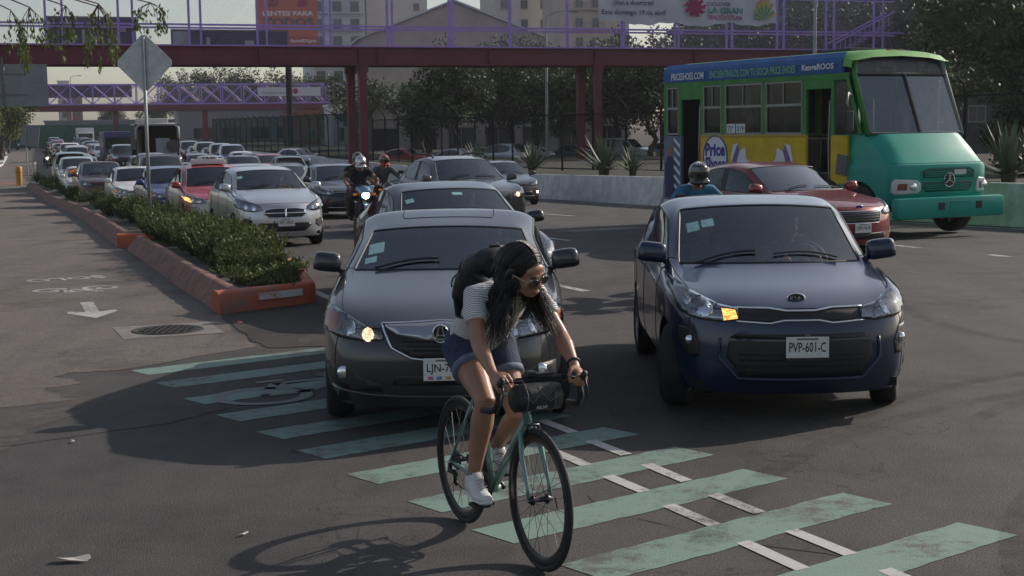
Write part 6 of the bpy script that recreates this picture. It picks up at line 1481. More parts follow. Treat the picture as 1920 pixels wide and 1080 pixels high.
# left side (the one in view): panels around openings, then the plainer far side and rear
def side_panel(nm, y0, y1, z0, z1, m, x=-W2, t=.06, parent=bus): o = MB().box((x + (t / 2 if x < 0 else -t / 2), (y0 + y1) / 2, (z0 + z1) / 2), (t, y1 - y0, z1 - z0), bev=.008).build(nm, m, parent); return o
band = side_panel('advert_band', 1.45, LEN, 3.0, 3.22, blu_p, -W2 - .012, .07)
side_panel('cant_rail', 1.3, LEN, 2.90, 3.0, grn_p)
bt = MB(); 
for i in range(13):
    y = 1.45 + (LEN - 1.45) * i / 12; bt.v += [(-W2 - .02, y, 3.2), (-1.215, y, 3.29), (-1.10, y, 3.385)]
for i in range(12): a = i * 3; bt.f += [(a, a + 3, a + 4, a + 1), (a + 1, a + 4, a + 5, a + 2)]
bt.build('advert_band_top', blu_p, bus)
for nm, y0, y1 in (('pillar', 1.68, 1.78), ('pillar', 2.52, 2.64), ('pillar', 3.80, 3.92), ('pillar', 5.20, 5.34), ('pillar', 6.0, 6.12), ('pillar', 6.86, 6.96), ('pillar', 7.42, LEN)): side_panel(nm, y0, y1, 1.85, 2.90, grn_p)
side_panel('door_header', 1.78, 2.52, 2.72, 2.90, grn_p); side_panel('door_header', 6.12, 6.86, 2.62, 2.90, grn_p)
ysd = side_panel('advert_panel', 2.52, 6.12, .45, 1.85, yel_p); side_panel('front_panel', 1.30, 1.78, .95, 1.85, yel_p, -W2 + .002); side_panel('front_panel', 1.55, 1.78, .45, .95, yel_p, -W2 + .002)
rear_ad = side_panel('advert_panel', 6.86, LEN, .45, 1.85, M('advert_blue_grey', (.10, .13, .20), .6, var=.5, vscale=2))
side_panel('belt_moulding', 2.52, 6.12, 1.82, 1.87, M('moulding', (.35, .25, .03), .4), -W2 - .015, .03)
alu = M('window_alu', (.22, .23, .22), .4, metal=.7); glass_bs = glassmat('glass_bus_side', (.30, .32, .32), .01)
for y0, y1 in ((2.64, 3.80), (3.92, 5.20), (5.34, 6.0), (6.96, 7.42)):
    wn = MB(); wn.add([(-W2 + .03, y0, 1.87), (-W2 + .03, y1, 1.87), (-W2 + .03, y1, 2.9), (-W2 + .03, y0, 2.9)], [(3, 2, 1, 0)]); wo = wn.build('window', glass_bs, bus)
    f = MB(); f.box((-W2 + .01, (y0 + y1) / 2, 2.44), (.05, y1 - y0, .05)); f.box((-W2 + .01, (y0 + y1) / 2, 1.89), (.05, y1 - y0, .04)); f.box((-W2 + .01, (y0 + y1) / 2, 2.88), (.05, y1 - y0, .03))
    f.box((-W2 + .015, y0 + .015, 2.38), (.04, .03, 1.0)); f.box((-W2 + .015, y1 - .015, 2.38), (.04, .03, 1.0)); f.box((-W2 + .018, y0 + (y1 - y0) * .52, 2.67), (.03, .025, .4)); f.build('frame', alu, wo)
# quarter light before the door, folded door leaves, grab rail, mirror, scuff plate
MB().add([(-W2 + .02, 1.02, 1.88), (-W2 + .02, 1.66, 1.88), (-W2 + .02, 1.66, 2.84), (-W2 + .02, 1.32, 2.84)], [(3, 2, 1, 0)]).build('quarter_window', glass_bs, bus)
f = MB(); f.tube([(-W2, .92, 1.86), (-W2, 1.30, 2.88), (-W2, 1.70, 2.88)], .035, 6); f.build('quarter_frame', grn_p, bus)
for yd in (1.80, 6.14):
    d = MB(); d.box((-W2 + .22, yd + .03, 1.62), (.36, .04, 2.0), bev=.01); d.build('door_leaf', dark_in, bus)
    r_ = MB(); r_.tube([(-W2 + .08, yd + .10, .8), (-W2 + .05, yd + .10, 1.6), (-W2 + .08, yd + .10, 2.5)], .02, 6); r_.build('grab_rail', alu, bus)
m_ = MB(); m_.tube([(-W2, 1.15, 2.55), (-W2 - .28, .95, 2.62), (-W2 - .36, .88, 2.45), (-W2 - .34, .86, 2.30)], .02, 6); m_.build('mirror_arm', alu, bus, smooth=True)
MB().box((-W2 - .34, .85, 2.10), (.20, .06, .40), bev=.03).build('side_mirror', black_p, bus)
MB().box((-W2 - .02, 1.42, 1.30), (.02, .30, .38), (R(8), 0, 0)).build('scuff_plate', M('scuff_grey', (.10, .10, .10), .7), bus)
# far side, back, floor, ceiling lining, seats
for z0, z1 in ((.45, 1.85), (2.90, 3.22)): side_panel('far_side_panel', 1.45, LEN, z0, z1, grn_p, W2, .06)
for y0 in (1.5, 2.7, 3.9, 5.1, 6.3, 7.4): side_panel('pillar', y0, y0 + .14, 1.85, 2.9, grn_p, W2, .06)
MB().add([(W2 - .02, 1.5, 1.86), (W2 - .02, LEN - .1, 1.86), (W2 - .02, LEN - .1, 2.9), (W2 - .02, 1.5, 2.9)], [(0, 1, 2, 3)]).build('window', glass_bs, bus)
MB().box((0, LEN - .04, 1.83), (2.40, .08, 2.75), bev=.03).build('rear_panel', yel_p, bus)
MB().box((0, 4.4, .62), (2.36, 6.0, .08)).build('floor', dark_in, bus); MB().box((0, LEN - .10, 1.75), (2.3, .03, 2.5)).build('rear_lining', dark_in, bus); MB().box((W2 - .09, 4.4, 1.2), (.03, 5.8, 1.2)).build('side_lining', dark_in, bus); MB().box((0, 4.4, 3.1), (2.3, 5.9, .03)).build('ceiling_lining', dark_in, bus); MB().box((0, 1.0, 1.72), (2.1, .55, .22), bev=.05).build('dashboard', dark_in, bus)
for y in (2.95, 3.85, 4.75, 5.65):
    for x in (-.72, .72): s_ = MB(); s_.box((x, y, 1.05), (.8, .42, .12), bev=.03); s_.box((x, y + .25, 1.42), (.8, .10, .72), bev=.04); s_.build('seat', seat_m, bus)
MB().box((.55, 1.75, 1.25), (.5, .45, .12), bev=.03).build('driver_seat', seat_m, bus)
cl = M('cloth_pale', (.42, .44, .50), .9)
for (y, z, w_, h) in ((4.85, 2.55, .36, .7), (4.75, 2.1, .28, .5), (4.15, 2.65, .36, .45)):
    c_ = MB(); c_.lathe([(.03, h / 2), (w_ * .35, h * .3), (w_ * .5, -.1 * h), (w_ * .42, -h * .4), (.05, -h / 2)], 10, Matrix.Translation((-W2 + .30, y, z)) @ Matrix.Diagonal((.35, 1, 1, 1))); c_.build('curtain', cl, bus, smooth=True)
for ya in (.98, 5.35):
    for sx in (-1, 1): add_wheel(bus, sx * (W2 - .15), ya, .47, .27, 0, 8, 28)
MB().box((0, 3.6, .52), (2.0, 6.6, .12)).build('chassis', M('underbody_black', (.006, .006, .006), .95), bus)
fl = MB(); fl.box((-W2 + .25, 5.35, .75), (.4, 1.1, .5)); fl.build('wheel_well', MATS['underbody_black'], bus)
# lettering and print on the left side: drawn facing -x, running from rear (left) to front (right)
def side_frame(y, z, x=-W2 - .006): return frame_xz((x, y, z), (0, -1, 0), (0, 0, 1))
wt = M('bus_print_white', (.62, .64, .66), .6); gt = M('bus_print_green', (.16, .42, .22), .6)
for t, y, wd, m, bo in (('PRICESHOES.COM', 6.55, 1.25, wt, .02), ('ENCUENTRALOS CON TU SOCIA PRICE SHOES', 4.25, 2.9, gt, .02), ('KangaROOS', 2.12, .95, wt, .03)):
    put(text_mb(t, .15, bo, 0, wd), side_frame(y, 3.12, -W2 - .052)).build('lettering', m, band)
lg = MB(); lg.lathe([(.43, .002), (0, .002)], 32, side_frame(5.55, 1.42) @ Matrix.Diagonal((1, 1, 1, 1))); lg.build('logo_disc', wt, ysd)
lr = MB(); lr.tube([side_frame(5.55, 1.42) @ Vector((.43 * math.cos(a), .43 * math.sin(a), .004)) for a in [2 * math.pi * k / 30 for k in range(30)]], .014, 5, closed=True); lr.build('logo_ring', M('bus_print_indigo', (.06, .045, .26), .6), ysd)
for t, z in (('Price', 1.56), ('Shoes', 1.27)): put(text_mb(t, .28, .05, 0, .74), side_frame(5.55, z, -W2 - .012)).build('lettering', MATS['bus_print_indigo'], ysd)
def shoe_print(y, fl=1):
    o_ = [(-.40, .0), (.42, .0), (.46, .10), (.30, .20), (.12, .28), (.06, .52), (-.10, .44), (-.20, .60), (-.36, .56), (-.44, .3)]
    pts = [(x * fl, z) for x, z in o_]; s_ = MB(); s_.add([side_frame(y, 1.10, -W2 - .010) @ Vector((x, z, 0)) for x, z in pts], [tuple(range(len(pts)))]); s_.build('shoe_print', wt, ysd)
    q = MB(); q.add([side_frame(y, 1.10, -W2 - .014) @ Vector((x * fl, z, 0)) for x, z in ((-.42, .18), (-.20, .58), (-.12, .46), (-.26, .12))], [(0, 1, 2, 3)]); q.build('shoe_stripe', M('shoe_mauve', (.18, .10, .24), .6), ysd)
shoe_print(4.55, 1); shoe_print(3.35, -1)
for k, tx in ((0, '73°'), (1, '019')):
    y = 5.02 - k * .34; o = MB().box((-W2 + .02, y, 1.99), (.012, .30, .20)).build('number_card', wt, bus); put(text_mb(tx, .13, .02, 0, .22), side_frame(y, 1.99, -W2 + .012)).build('lettering', ink_m, o)
s_ = MB(); s_.add([side_frame(7.2, 1.1, -W2 - .006) @ Vector(p) for p in ((-.28, -.6, 0), (.12, -.6, 0), (.14, .15, 0), (.0, .3, 0), (-.2, .3, 0), (-.30, .1, 0))], [tuple(range(6))]); s_.build('figure_print', M('print_navy', (.03, .03, .10), .7), rear_ad)
s_ = MB(); s_.lathe([(.12, .001), (0, .001)], 14, side_frame(7.28, 1.53, -W2 - .008)); s_.build('figure_print', M('print_skin', (.25, .13, .09), .7), rear_ad)
for k in range(6):
    q = MB(); z0 = .62 + k * .2; q.add([side_frame(7.2, 0, -W2 - .007) @ Vector(p) for p in ((.06, z0 + .12, 0), (.30, z0 - .04, 0), (.30, z0 + .04, 0), (.06, z0 + .20, 0))], [(0, 1, 2, 3)]); q.build('stripe_print', wt, rear_ad)

# ------------------------------------------------------------------ buses and lorries deep in the jam
def lorry(x, y, head, label, cabm, boxm, h=2.6, w_=2.3, L=6, name='truck', cat='truck', glass=True, box_h=3.2, hoodlen=.9):
    e = empty(name, (x, y, gz(y)), R(head), label, cat, 'lorries and buses in the jam')
    b = MB(); b.box((0, hoodlen * .5, 1.05), (w_ * .82, hoodlen, .9), bev=.1); b.build('bonnet', cabm, e, autosmooth=40)
    b = MB(); b.box((0, hoodlen + .85, 1.55), (w_ * .95, 1.7, 1.9), bev=.14); b.build('cab', cabm, e, autosmooth=40)
    MB().box((0, hoodlen - .01, 1.98), (w_ * .80, .04, .66), bev=.015).build('windshield', glass_far, e)
    MB().box((0, -.02, 1.0), (w_ * .5, .05, .5), bev=.02).build('grille', grille_m, e); MB().box((0, -.1, .55), (w_ * .95, .2, .28), bev=.04).build('bumper', chrome, e)
    for sx in (-1, 1):
        MB().lathe([(.11, 0), (.1, .03), (0, .04)], 12, frame_xz((sx * w_ * .34, -.02, .95))).build('headlight', refl_m, e); m_ = MB(); m_.box((sx * (w_ / 2 + .2), hoodlen + .2, 2.0), (.18, .08, .4), bev=.02); m_.build('side_mirror', black_p, e)
    MB().box((0, hoodlen + 1.9 + (L - hoodlen - 1.9) / 2, .85 + box_h / 2 - .1), (w_, L - hoodlen - 1.9, box_h - .5), bev=.04).build('cargo_box', boxm, e)
    for ya in (hoodlen * .7, L - 1.3):
        for sx in (-1, 1): add_wheel(e, sx * (w_ / 2 - .15), ya, .45, .28, 0, 6, 16)
    return e
def citybus(x, y, head, label, body, h=2.9, w_=2.4, L=8, glassm=None, lower=None):
    e = empty('city_bus', (x, y, gz(y)), R(head), label, 'bus', 'lorries and buses in the jam')
    b = MB(); b.box((0, L / 2, h / 2 + .2), (w_, L, h - .35), bev=.16); b.build('body', body, e, autosmooth=40)
    MB().box((0, -.012, h * .66), (w_ * .88, .05, h * .34), bev=.02).build('windshield', glass_far, e)
    for k in range(5): MB().box((-w_ / 2 - .008, 1.4 + k * 1.3, h * .68), (.03, 1.1, h * .26)).build('side_window', glass_far, e)
    MB().box((0, -.02, .75), (w_ * .5, .05, .35)).build('grille', grille_m, e); MB().box((0, -.06, .45), (w_ * .98, .14, .25), bev=.04).build('bumper', lower or black_p, e)
    for sx in (-1, 1): MB().lathe([(.11, 0), (.1, .03), (0, .04)], 12, frame_xz((sx * w_ * .36, -.02, .8))).build('headlight', refl_m, e)
    for ya in (1.6, L - 1.9):
        for sx in (-1, 1): add_wheel(e, sx * (w_ / 2 - .15), ya, .45, .28, 0, 6, 16)
    return e
citybus(-31.8, 121, 18, 'purple city bus left of the open backed bus', M('bus_purple', (.05, .03, .13), .4), 2.7, 2.4, 8, lower=M('bus_pale', (.4, .4, .42), .5))
citybus(-70.6, 228, 18, 'green minibus far back in the left lanes', M('bus_green2', (.02, .20, .11), .4), 2.6, 2.1)
citybus(-70.0, 214, 18, 'green minibus stopped beside the cycle path far back', M('bus_green3', (.02, .25, .09), .4), 2.4, 1.9, 7)
lorry(-57.0, 200, 18, 'white lorry cab in the middle of the far queue', M('truck_white', (.6, .6, .58), .5), M('truck_box', (.5, .5, .5), .6), box_h=2.6)
lorry(-70.0, 240, 18, 'white box lorry at the end of the far queue', M('truck_white', (.6, .6, .58), .5), M('truck_box', (.5, .5, .5), .6), box_h=3.6)
# open backed dark bus with a pale box: seen behind the pickup
ob = empty('open_bus', (-21.8, 92.0, gz(92)), R(17), 'dark open backed bus with a pale cabinet inside, behind the pickup', 'bus', 'lorries and buses in the jam')
b = MB()
for x in (-1.25, 1.25): b.box((x, .1, 1.75), (.12, .2, 3.0), bev=.03); b.box((x, 3.5, 2.4), (.1, 6.8, 1.5)); b.box((x, 3.5, .9), (.1, 6.8, .8))
b.box((0, 6.9, 1.7), (2.5, .1, 2.9)); b.box((0, 3.5, .6), (2.5, 7, .15)); b.box((0, .12, .75), (2.4, .1, .6)); b.build('body', M('open_bus_dark', (.015, .014, .016), .7), ob)
b = MB(); b.tube([(-1.27, .05, 2.3), (-1.27, .05, 3.0), (-1.05, .05, 3.2), (1.05, .05, 3.2), (1.27, .05, 3.0), (1.27, .05, 2.3)], .09, 8); b.build('rear_hoop', M('hoop_white', (.45, .44, .42), .6), ob, smooth=True)
MB().box((0, 3.5, 3.22), (2.55, 7, .12), bev=.05).build('roof', MATS['hoop_white'], ob); MB().box((-.2, 2.2, 3.42), (1.9, 2.4, .32), bev=.08).build('roof_unit', MATS['hoop_white'], ob)
MB().box((.35, .6, 1.8), (.85, .6, 1.1), bev=.03).build('cabinet', M('cabinet_pale', (.35, .37, .40), .5), ob); b = MB(); b.lathe([(.42, 0), (.42, .5), (0, .52)], 14, frame_xz((.95, .5, 1.85))); b.build('tank', M('tank_grey', (.08, .07, .07), .5), ob)
for k in range(4): MB().tube([(-1.22 + k * .10, .0 + k * .5, .6), (-1.22 + k * .1, k * .5, 2.9)], .035, 6).build('grab_pole', M('pole_brass', (.22, .18, .12), .5), ob)
for ya in (1.6, 5.6):
    for sx in (-1, 1): add_wheel(ob, sx * 1.1, ya, .46, .28, 0, 6, 16)
# maroon pickup in front of it
pk = far_car('suv', (-12.2, 52.5), 17, dr_p, 'maroon pickup with a dark windscreen in front of the open backed bus')
for ob_ in [o for o in C.objects if o.type == 'EMPTY' and o.get('label') == 'dark red tall car before the open backed bus']:
    for ch in list(ob_.children_recursive): bpy.data.objects.remove(ch)
    bpy.data.objects.remove(ob_)
pk.scale = (1.05, 1.05, 1.1)
# ------------------------------------------------------------------ bicycle: local x forward, y to the rider's left, z up
HB_ = math.atan2(-.912, .41)
bike = empty('bicycle', (-.28, 7.765, 0), HB_, 'mint green drop bar bicycle ridden over the green crossing', 'bicycle')
mint = M('frame_mint', (.12, .23, .20), .35, metal=.2, coat=.6); blk_r = M('bar_tape', (.014, .014, .015), .75, bump=.3, bscale=150); alu_d = M('alloy_dark', (.05, .05, .052), .35, metal=.8); alu_l = M('alloy_light', (.45, .45, .46), .3, metal=.9); rubber = M('bike_tyre', (.02, .02, .02), .8)
WR = .342; RA = Vector((0, 0, WR)); FA = Vector((.97, 0, WR)); BB_ = Vector((.415, 0, .275)); ST = Vector((.235, 0, .80)); HT = Vector((.795, 0, .835)); HBt = Vector((.845, 0, .69))
def bwheel(c, nm, cassette=False):
    w_ = bpy.data.objects.new(nm, None); C.objects.link(w_); w_.parent = bike; w_.location = c
    mx = Matrix.Rotation(R(90), 4, 'X')
    t = MB(); t.lathe([(WR - .016 + .016 * math.cos(a), .0155 * math.sin(a)) for a in [2 * math.pi * k / 10 for k in range(10)]], 56, mx, closed=True); t.build('tyre', rubber, w_, smooth=True)
    r_ = MB(); r_.lathe([(WR - .030, -.010), (WR - .030, .010), (WR - .062, .008), (WR - .072, 0), (WR - .062, -.008)], 56, mx, closed=True); r_.build('rim', M('rim_black', (.02, .02, .022), .3, metal=.5), w_, autosmooth=40)
    h = MB(); h.lathe([(.008, -.062), (.024, -.04), (.024, -.034), (.012, -.028), (.012, .028), (.024, .034), (.024, .04), (.008, .062)], 14, mx); h.build('hub', alu_d, w_, smooth=True)
    s = MB()
    for k in range(24):
        a = 2 * math.pi * k / 24; sd = 1 if k % 2 else -1; b_ = a + (.5 if (k // 2) % 2 else -.5)
        s.tube([(.022 * math.cos(b_), sd * .036, .022 * math.sin(b_)), ((WR - .066) * math.cos(a), 0, (WR - .066) * math.sin(a))], .0014, 4, cap=False)
    s.build('spokes', M('spoke_steel', (.10, .10, .11), .35, metal=.8), w_)
    if cassette:
        cs = MB()
        for k in range(7):
            rr = .055 - k * .0045; pf = [(rr * (1 - .05 * (j % 2)) * math.cos(2 * math.pi * j / 40), rr * (1 - .05 * (j % 2)) * math.sin(2 * math.pi * j / 40)) for j in range(40)]
            cs.prism(pf, .002, mx @ Matrix.Translation((0, 0, .026 + k * .0045)))
        cs.build('cassette', M('cassette_steel', (.25, .25, .24), .35, metal=.9), w_)
    return w_
fw = bwheel(FA, 'front_wheel'); rw = bwheel(RA, 'rear_wheel', True)
f = MB(); f.tube([BB_, ST + (ST - BB_).normalized() * .03], .017, 12); f.tube([BB_, HBt + Vector((-.006, 0, .02))], [.021, .023], 12); f.tube([ST + Vector((.006, 0, -.03)), HT + Vector((0, 0, -.025))], [.015, .017], 12); f.tube([HBt, HT], .021, 12)
for sd in (-1, 1):
    f.tube([BB_ + Vector((-.03, sd * .03, 0)), RA + Vector((.10, sd * .055, -.01)), RA + Vector((0, sd * .066, 0))], [.011, .010, .008], 8); f.tube([ST + Vector((.0, sd * .014, -.06)), RA + Vector((0, sd * .066, 0))], [.009, .007], 8)
f.tube([BB_ + Vector((0, -.036, 0)), BB_ + Vector((0, .036, 0))], .022, 12); f.build('frame', mint, bike, smooth=True)
fk = MB(); fk.tube([HBt + Vector((.005, 0, -.01)), HBt + Vector((.012, 0, -.035))], .024, 10)
for sd in (-1, 1): fk.tube([HBt + Vector((.008, sd * .012, -.015)), HBt + Vector((.018, sd * .045, -.04)), HBt + Vector((.045, sd * .055, -.15)), FA + Vector((-.01, sd * .058, .06)), FA + Vector((0, sd * .058, 0))], [.014, .014, .013, .009, .008], 10)
fk.build('fork', mint, bike, smooth=True)
MB().tube([(.0, -.075, WR), (.0, .075, WR)], .006, 8).build('rear_axle', alu_l, bike); MB().tube([(.97, -.07, WR), (.97, .07, WR)], .006, 8).build('front_axle', alu_l, bike)
q = MB(); q.tube([(.97, .068, WR), (.975, .08, WR), (.985, .086, WR - .055)], .004, 6); q.build('quick_release', alu_d, bike)
sp = MB(); sp.tube([ST, Vector((.205, 0, .905))], .0135, 10); sp.build('seat_post', alu_d, bike)
sd_ = MB(); sd_.tube([(.06, 0, .925), (.12, 0, .935), (.20, 0, .93), (.28, 0, .925), (.33, 0, .915)], [(.065, .02), (.07, .022), (.045, .022), (.024, .02), (.014, .012)], 12, ref=(0, 1, 0)); sd_.build('saddle', black_p, bike, smooth=True)
# cranks, chain, pedals, derailleur
cr_ = MB(); pf = [(.088 * (1 - .03 * (j % 2)) * math.cos(2 * math.pi * j / 80), .088 * (1 - .03 * (j % 2)) * math.sin(2 * math.pi * j / 80)) for j in range(80)]
mx = Matrix.Translation(BB_ + Vector((0, -.044, 0))) @ Matrix.Rotation(R(90), 4, 'X'); cr_.lathe([(.088, 0), (.088, .004), (.070, .004), (.070, 0)], 48, mx, closed=True)
for k in range(4): a = k * math.pi / 2 + .5; cr_.tube([BB_ + Vector((0, -.046, 0)), BB_ + Vector((.073 * math.cos(a), -.046, .073 * math.sin(a)))], .008, 6)
cr_.build('chainring', alu_d, bike)
PR = BB_ + Vector((.165, -.105, -.03)); PL_ = BB_ + Vector((-.165, .105, .03))
a_ = MB(); a_.tube([BB_ + Vector((0, -.056, 0)), PR + Vector((0, .03, 0))], [.014, .011], 8); a_.tube([BB_ + Vector((0, .056, 0)), PL_ + Vector((0, -.03, 0))], [.014, .011], 8); a_.build('crank_arms', alu_d, bike, smooth=True)
for p in (PR, PL_): sg = -1 if p is PR else 1; b = MB(); b.box(p + Vector((0, sg * .04, 0)), (.09, .085, .018), bev=.005); b.build('pedal', black_p, bike)
ch = MB(); ch.tube([BB_ + Vector((0, -.046, .088)), RA + Vector((0, -.040, .05))], .004, 5); ch.tube([BB_ + Vector((0, -.046, -.088)), RA + Vector((.03, -.05, -.115)), RA + Vector((.035, -.05, -.06)), RA + Vector((-.01, -.045, -.052))], .004, 5); ch.build('chain', M('chain_steel', (.06, .055, .05), .4, metal=.8), bike)
dr = MB(); dr.tube([RA + Vector((.0, -.07, -.01)), RA + Vector((.01, -.075, -.05)), RA + Vector((.035, -.055, -.065)), RA + Vector((.03, -.052, -.115))], [.012, .016, .012, .010], 8); dr.ball(RA + Vector((.035, -.05, -.062)), (.018, .008, .018), 10, 6); dr.ball(RA + Vector((.03, -.05, -.115)), (.018, .008, .018), 10, 6); dr.build('derailleur', alu_d, bike, smooth=True)
# cockpit
s_ = MB(); s_.tube([HT, HT + Vector((-.012, 0, .05))], .018, 10); s_.tube([HT + Vector((-.008, 0, .045)), Vector((.885, 0, .90))], .016, 10); s_.build('stem', alu_d, bike, smooth=True)
BT = Vector((.885, 0, .905)); hb = MB(); bw = .205
tops = [BT + Vector((0, y, 0)) for y in (-.17, -.08, 0, .08, .17)]; hb.tube(tops, .0155, 10)
for sd in (-1, 1): hb.tube([BT + Vector((0, sd * .16, 0)), BT + Vector((.012, sd * .195, 0)), BT + Vector((.06, sd * .21, -.005)), BT + Vector((.10, sd * .212, -.03)), BT + Vector((.105, sd * .215, -.075)), BT + Vector((.07, sd * .22, -.115)), BT + Vector((.02, sd * .222, -.128)), BT + Vector((-.06, sd * .225, -.135))], .0155, 10)
hb.build('handlebar', blk_r, bike, smooth=True)
for sd in (-1, 1):
    h = MB(); h.tube([BT + Vector((.06, sd * .21, .0)), BT + Vector((.10, sd * .213, .006)), BT + Vector((.135, sd * .214, .02)), BT + Vector((.150, sd * .214, .045))], [(.017, .016), (.019, .016), (.019, .016), (.014, .012)], 10); ho = h.build('brake_hood', M('hood_rubber', (.016, .016, .016), .6), bike, smooth=True)
    l = MB(); l.tube([BT + Vector((.145, sd * .214, .015)), BT + Vector((.165, sd * .216, -.03)), BT + Vector((.150, sd * .225, -.085)), BT + Vector((.125, sd * .235, -.125))], [.008, .009, .008, .006], 8, flat=.6); l.build('brake_lever', alu_d, ho, smooth=True)
# brake calliper, front light mount, bottle cage
cb = MB(); cb.tube([HBt + Vector((.05, -.04, -.06)), HBt + Vector((.06, -.03, .0)), HBt + Vector((.055, .03, .0)), HBt + Vector((.05, .04, -.06))], .008, 6); cb.build('brake_caliper', alu_d, bike, smooth=True)
bc = MB(); dtd = (HBt - BB_).normalized()
for k in range(3):
    c0 = BB_ + dtd * (.12 + .07 * k) + Vector((-dtd.z, 0, dtd.x)) * .055; bc.tube([c0 + Vector((.034 * math.cos(a) * -dtd.z, .037 * math.sin(a), .034 * math.cos(a) * dtd.x)) for a in [2 * math.pi * j / 12 for j in range(12)]], .0026, 5, closed=True)
bc.build('bottle_cage', rubber, bike)
lt = MB(); lt.box(BT + Vector((.0, .0, .03)), (.06, .05, .03), bev=.01); lt.box(BT + Vector((.02, .06, .028)), (.03, .10, .014), bev=.005); lt.build('computer_mount', black_p, bike)
cbl = MB()
for sd in (-1, 1): cbl.tube([BT + Vector((.13, sd * .20, .02)), BT + Vector((.16, sd * .12, .03)), BT + Vector((.13, sd * .05, -.05)), HBt + Vector((.03, 0, .05))], .0025, 5)
cbl.build('cables', black_p, bike, smooth=True)
# handlebar bag
hbag = empty('handlebar_bag', bike.matrix_basis @ (BT + Vector((.055, 0, -.075))), HB_, 'small black roll bag strapped under the bicycle handlebar', 'bag')
b = MB(); b.tube([(0, -.125, 0), (0, -.115, 0), (0, -.05, .004), (0, .05, .004), (0, .115, 0), (0, .125, 0)], [.045, .064, .068, .068, .064, .045], 18); b.build('roll', M('bag_nylon', (.017, .017, .019), .55, var=.3, vscale=18, bump=.4, bscale=25), hbag, smooth=True)
st2 = MB()
for y in (-.07, .07): st2.tube([(.07 * math.cos(a), y, .07 * math.sin(a)) for a in [2 * math.pi * k / 16 for k in range(16)]], (.0025), 5, closed=True)
zg = [(.066, -.09, .02), (.069, -.045, -.01), (.066, 0, .03), (.069, .045, -.01), (.066, .09, .02)]; st2.tube(zg, .0025, 5); st2.build('cord', M('cord_grey', (.12, .12, .12), .7), hbag)
put(text_mb('RELNF', .016, .02, 0, .055), frame_xz((.071, .0, -.035), (0, 1, 0), (.4, 0, .9))).build('lettering', M('bag_print', (.55, .55, .55), .6), hbag)
# ------------------------------------------------------------------ people
skin_c = M('skin_tan', (.34, .175, .112), .44, var=.14, vscale=7, spec=.4); skin_2 = M('skin_brown', (.22, .115, .075), .55, var=.15, vscale=7)
def frame3(f, up=(0, 0, 1)):
    "head frame: columns right, forward, up"
    f = Vector(f).normalized(); u = Vector(up); r = f.cross(u).normalized(); u = r.cross(f).normalized(); return Matrix(((r.x, f.x, u.x), (r.y, f.y, u.y), (r.z, f.z, u.z)))
def head_volumes(mb, c, F, s=1., fine=True):
    c = Vector(c); L = lambda x, y, z: c + F @ Vector((x * s, y * s, z * s)); m = F.to_4x4().to_3x3()
    el = lambda x, y, z, r, sg=16, rg=10: mb.ball(L(x, y, z), tuple(q * s for q in r), sg, rg, m)
    el(0, -.012, .030, (.074, .094, .084)); el(0, .030, -.02, (.060, .064, .085)); el(0, .048, -.070, (.042, .045, .040)); el(0, .072, -.088, (.022, .020, .018)); el(0, -.015, .06, (.062, .075, .055))
    if fine:
        el(0, .082, .022, (.046, .015, .010)); el(0, .070, .048, (.052, .018, .028)); mb.tube([L(0, .092, .018), L(0, .106, -.010), L(0, .116, -.030)], [.008 * s, .011 * s, .0135 * s], 8); el(-.013, .103, -.032, (.010, .010, .008), 8, 6); el(.013, .103, -.032, (.010, .010, .008), 8, 6)
        el(0, .092, -.058, (.024, .013, .008), 10, 6); el(0, .090, -.069, (.021, .012, .008), 10, 6)
        for sx in (-1, 1): el(sx * .040, .070, -.022, (.022, .022, .024), 10, 6); el(sx * .076, -.008, -.004, (.010, .020, .032), 8, 6); el(sx * .032, .078, .004, (.014, .014, .012), 8, 6); el(sx * .048, .03, -.055, (.018, .032, .03), 10, 6)
def hand_volumes(mb, w, dirv, palm_n, curl=1., thumb_side=1, s=1.):
    "wrist w, pointing dirv, palm facing palm_n; fingers close round a bar"
    d = Vector(dirv).normalized(); n = Vector(palm_n); n = (n - d * n.dot(d)).normalized(); sd = d.cross(n) * thumb_side
    mb.tube([w, w + d * .045 * s, w + d * .085 * s], [(.026 * s, .019 * s), (.040 * s, .018 * s), (.040 * s, .017 * s)], 10, ref=sd)
    for k, (o, L) in enumerate(((.030, .070), (.010, .078), (-.011, .072), (-.030, .058))):
        p0 = w + d * .080 * s + sd * o * s; a1 = .75 * curl; a2 = 1.7 * curl; a3 = 2.5 * curl; q = [p0]
        for an, f in ((a1, .42), (a2, .33), (a3, .25)): q.append(q[-1] + (d * math.cos(an) + n * math.sin(an)) * L * f * s)
        mb.tube(q, [.0098 * s, .0094 * s, .0088 * s, .0075 * s], 8)
    p0 = w + d * .028 * s + sd * .030 * s; q = [p0, p0 + (d * .6 + sd * .55 + n * .35) * .040 * s, p0 + (d * 1.15 + sd * .55 + n * .95) * .042 * s, p0 + (d * 1.45 + sd * .15 + n * 1.4) * .045 * s]; mb.tube(q, [.0135 * s, .0125 * s, .011 * s, .009 * s], 8)
def limb(mb, a, b, c, ra, rb, rc, bulge=.0, seg=12):
    a, b, c = Vector(a), Vector(b), Vector(c); m1 = a.lerp(b, .45); m2 = b.lerp(c, .3)
    mb.tube([a, m1, b.lerp(a, .12), b, b.lerp(c, .10), m2, c.lerp(b, .25), c], [ra, ra * .93, rb * 1.04, rb, rb * 1.0, rb * (1 + bulge), (rb + 2 * rc) / 3, rc], seg)
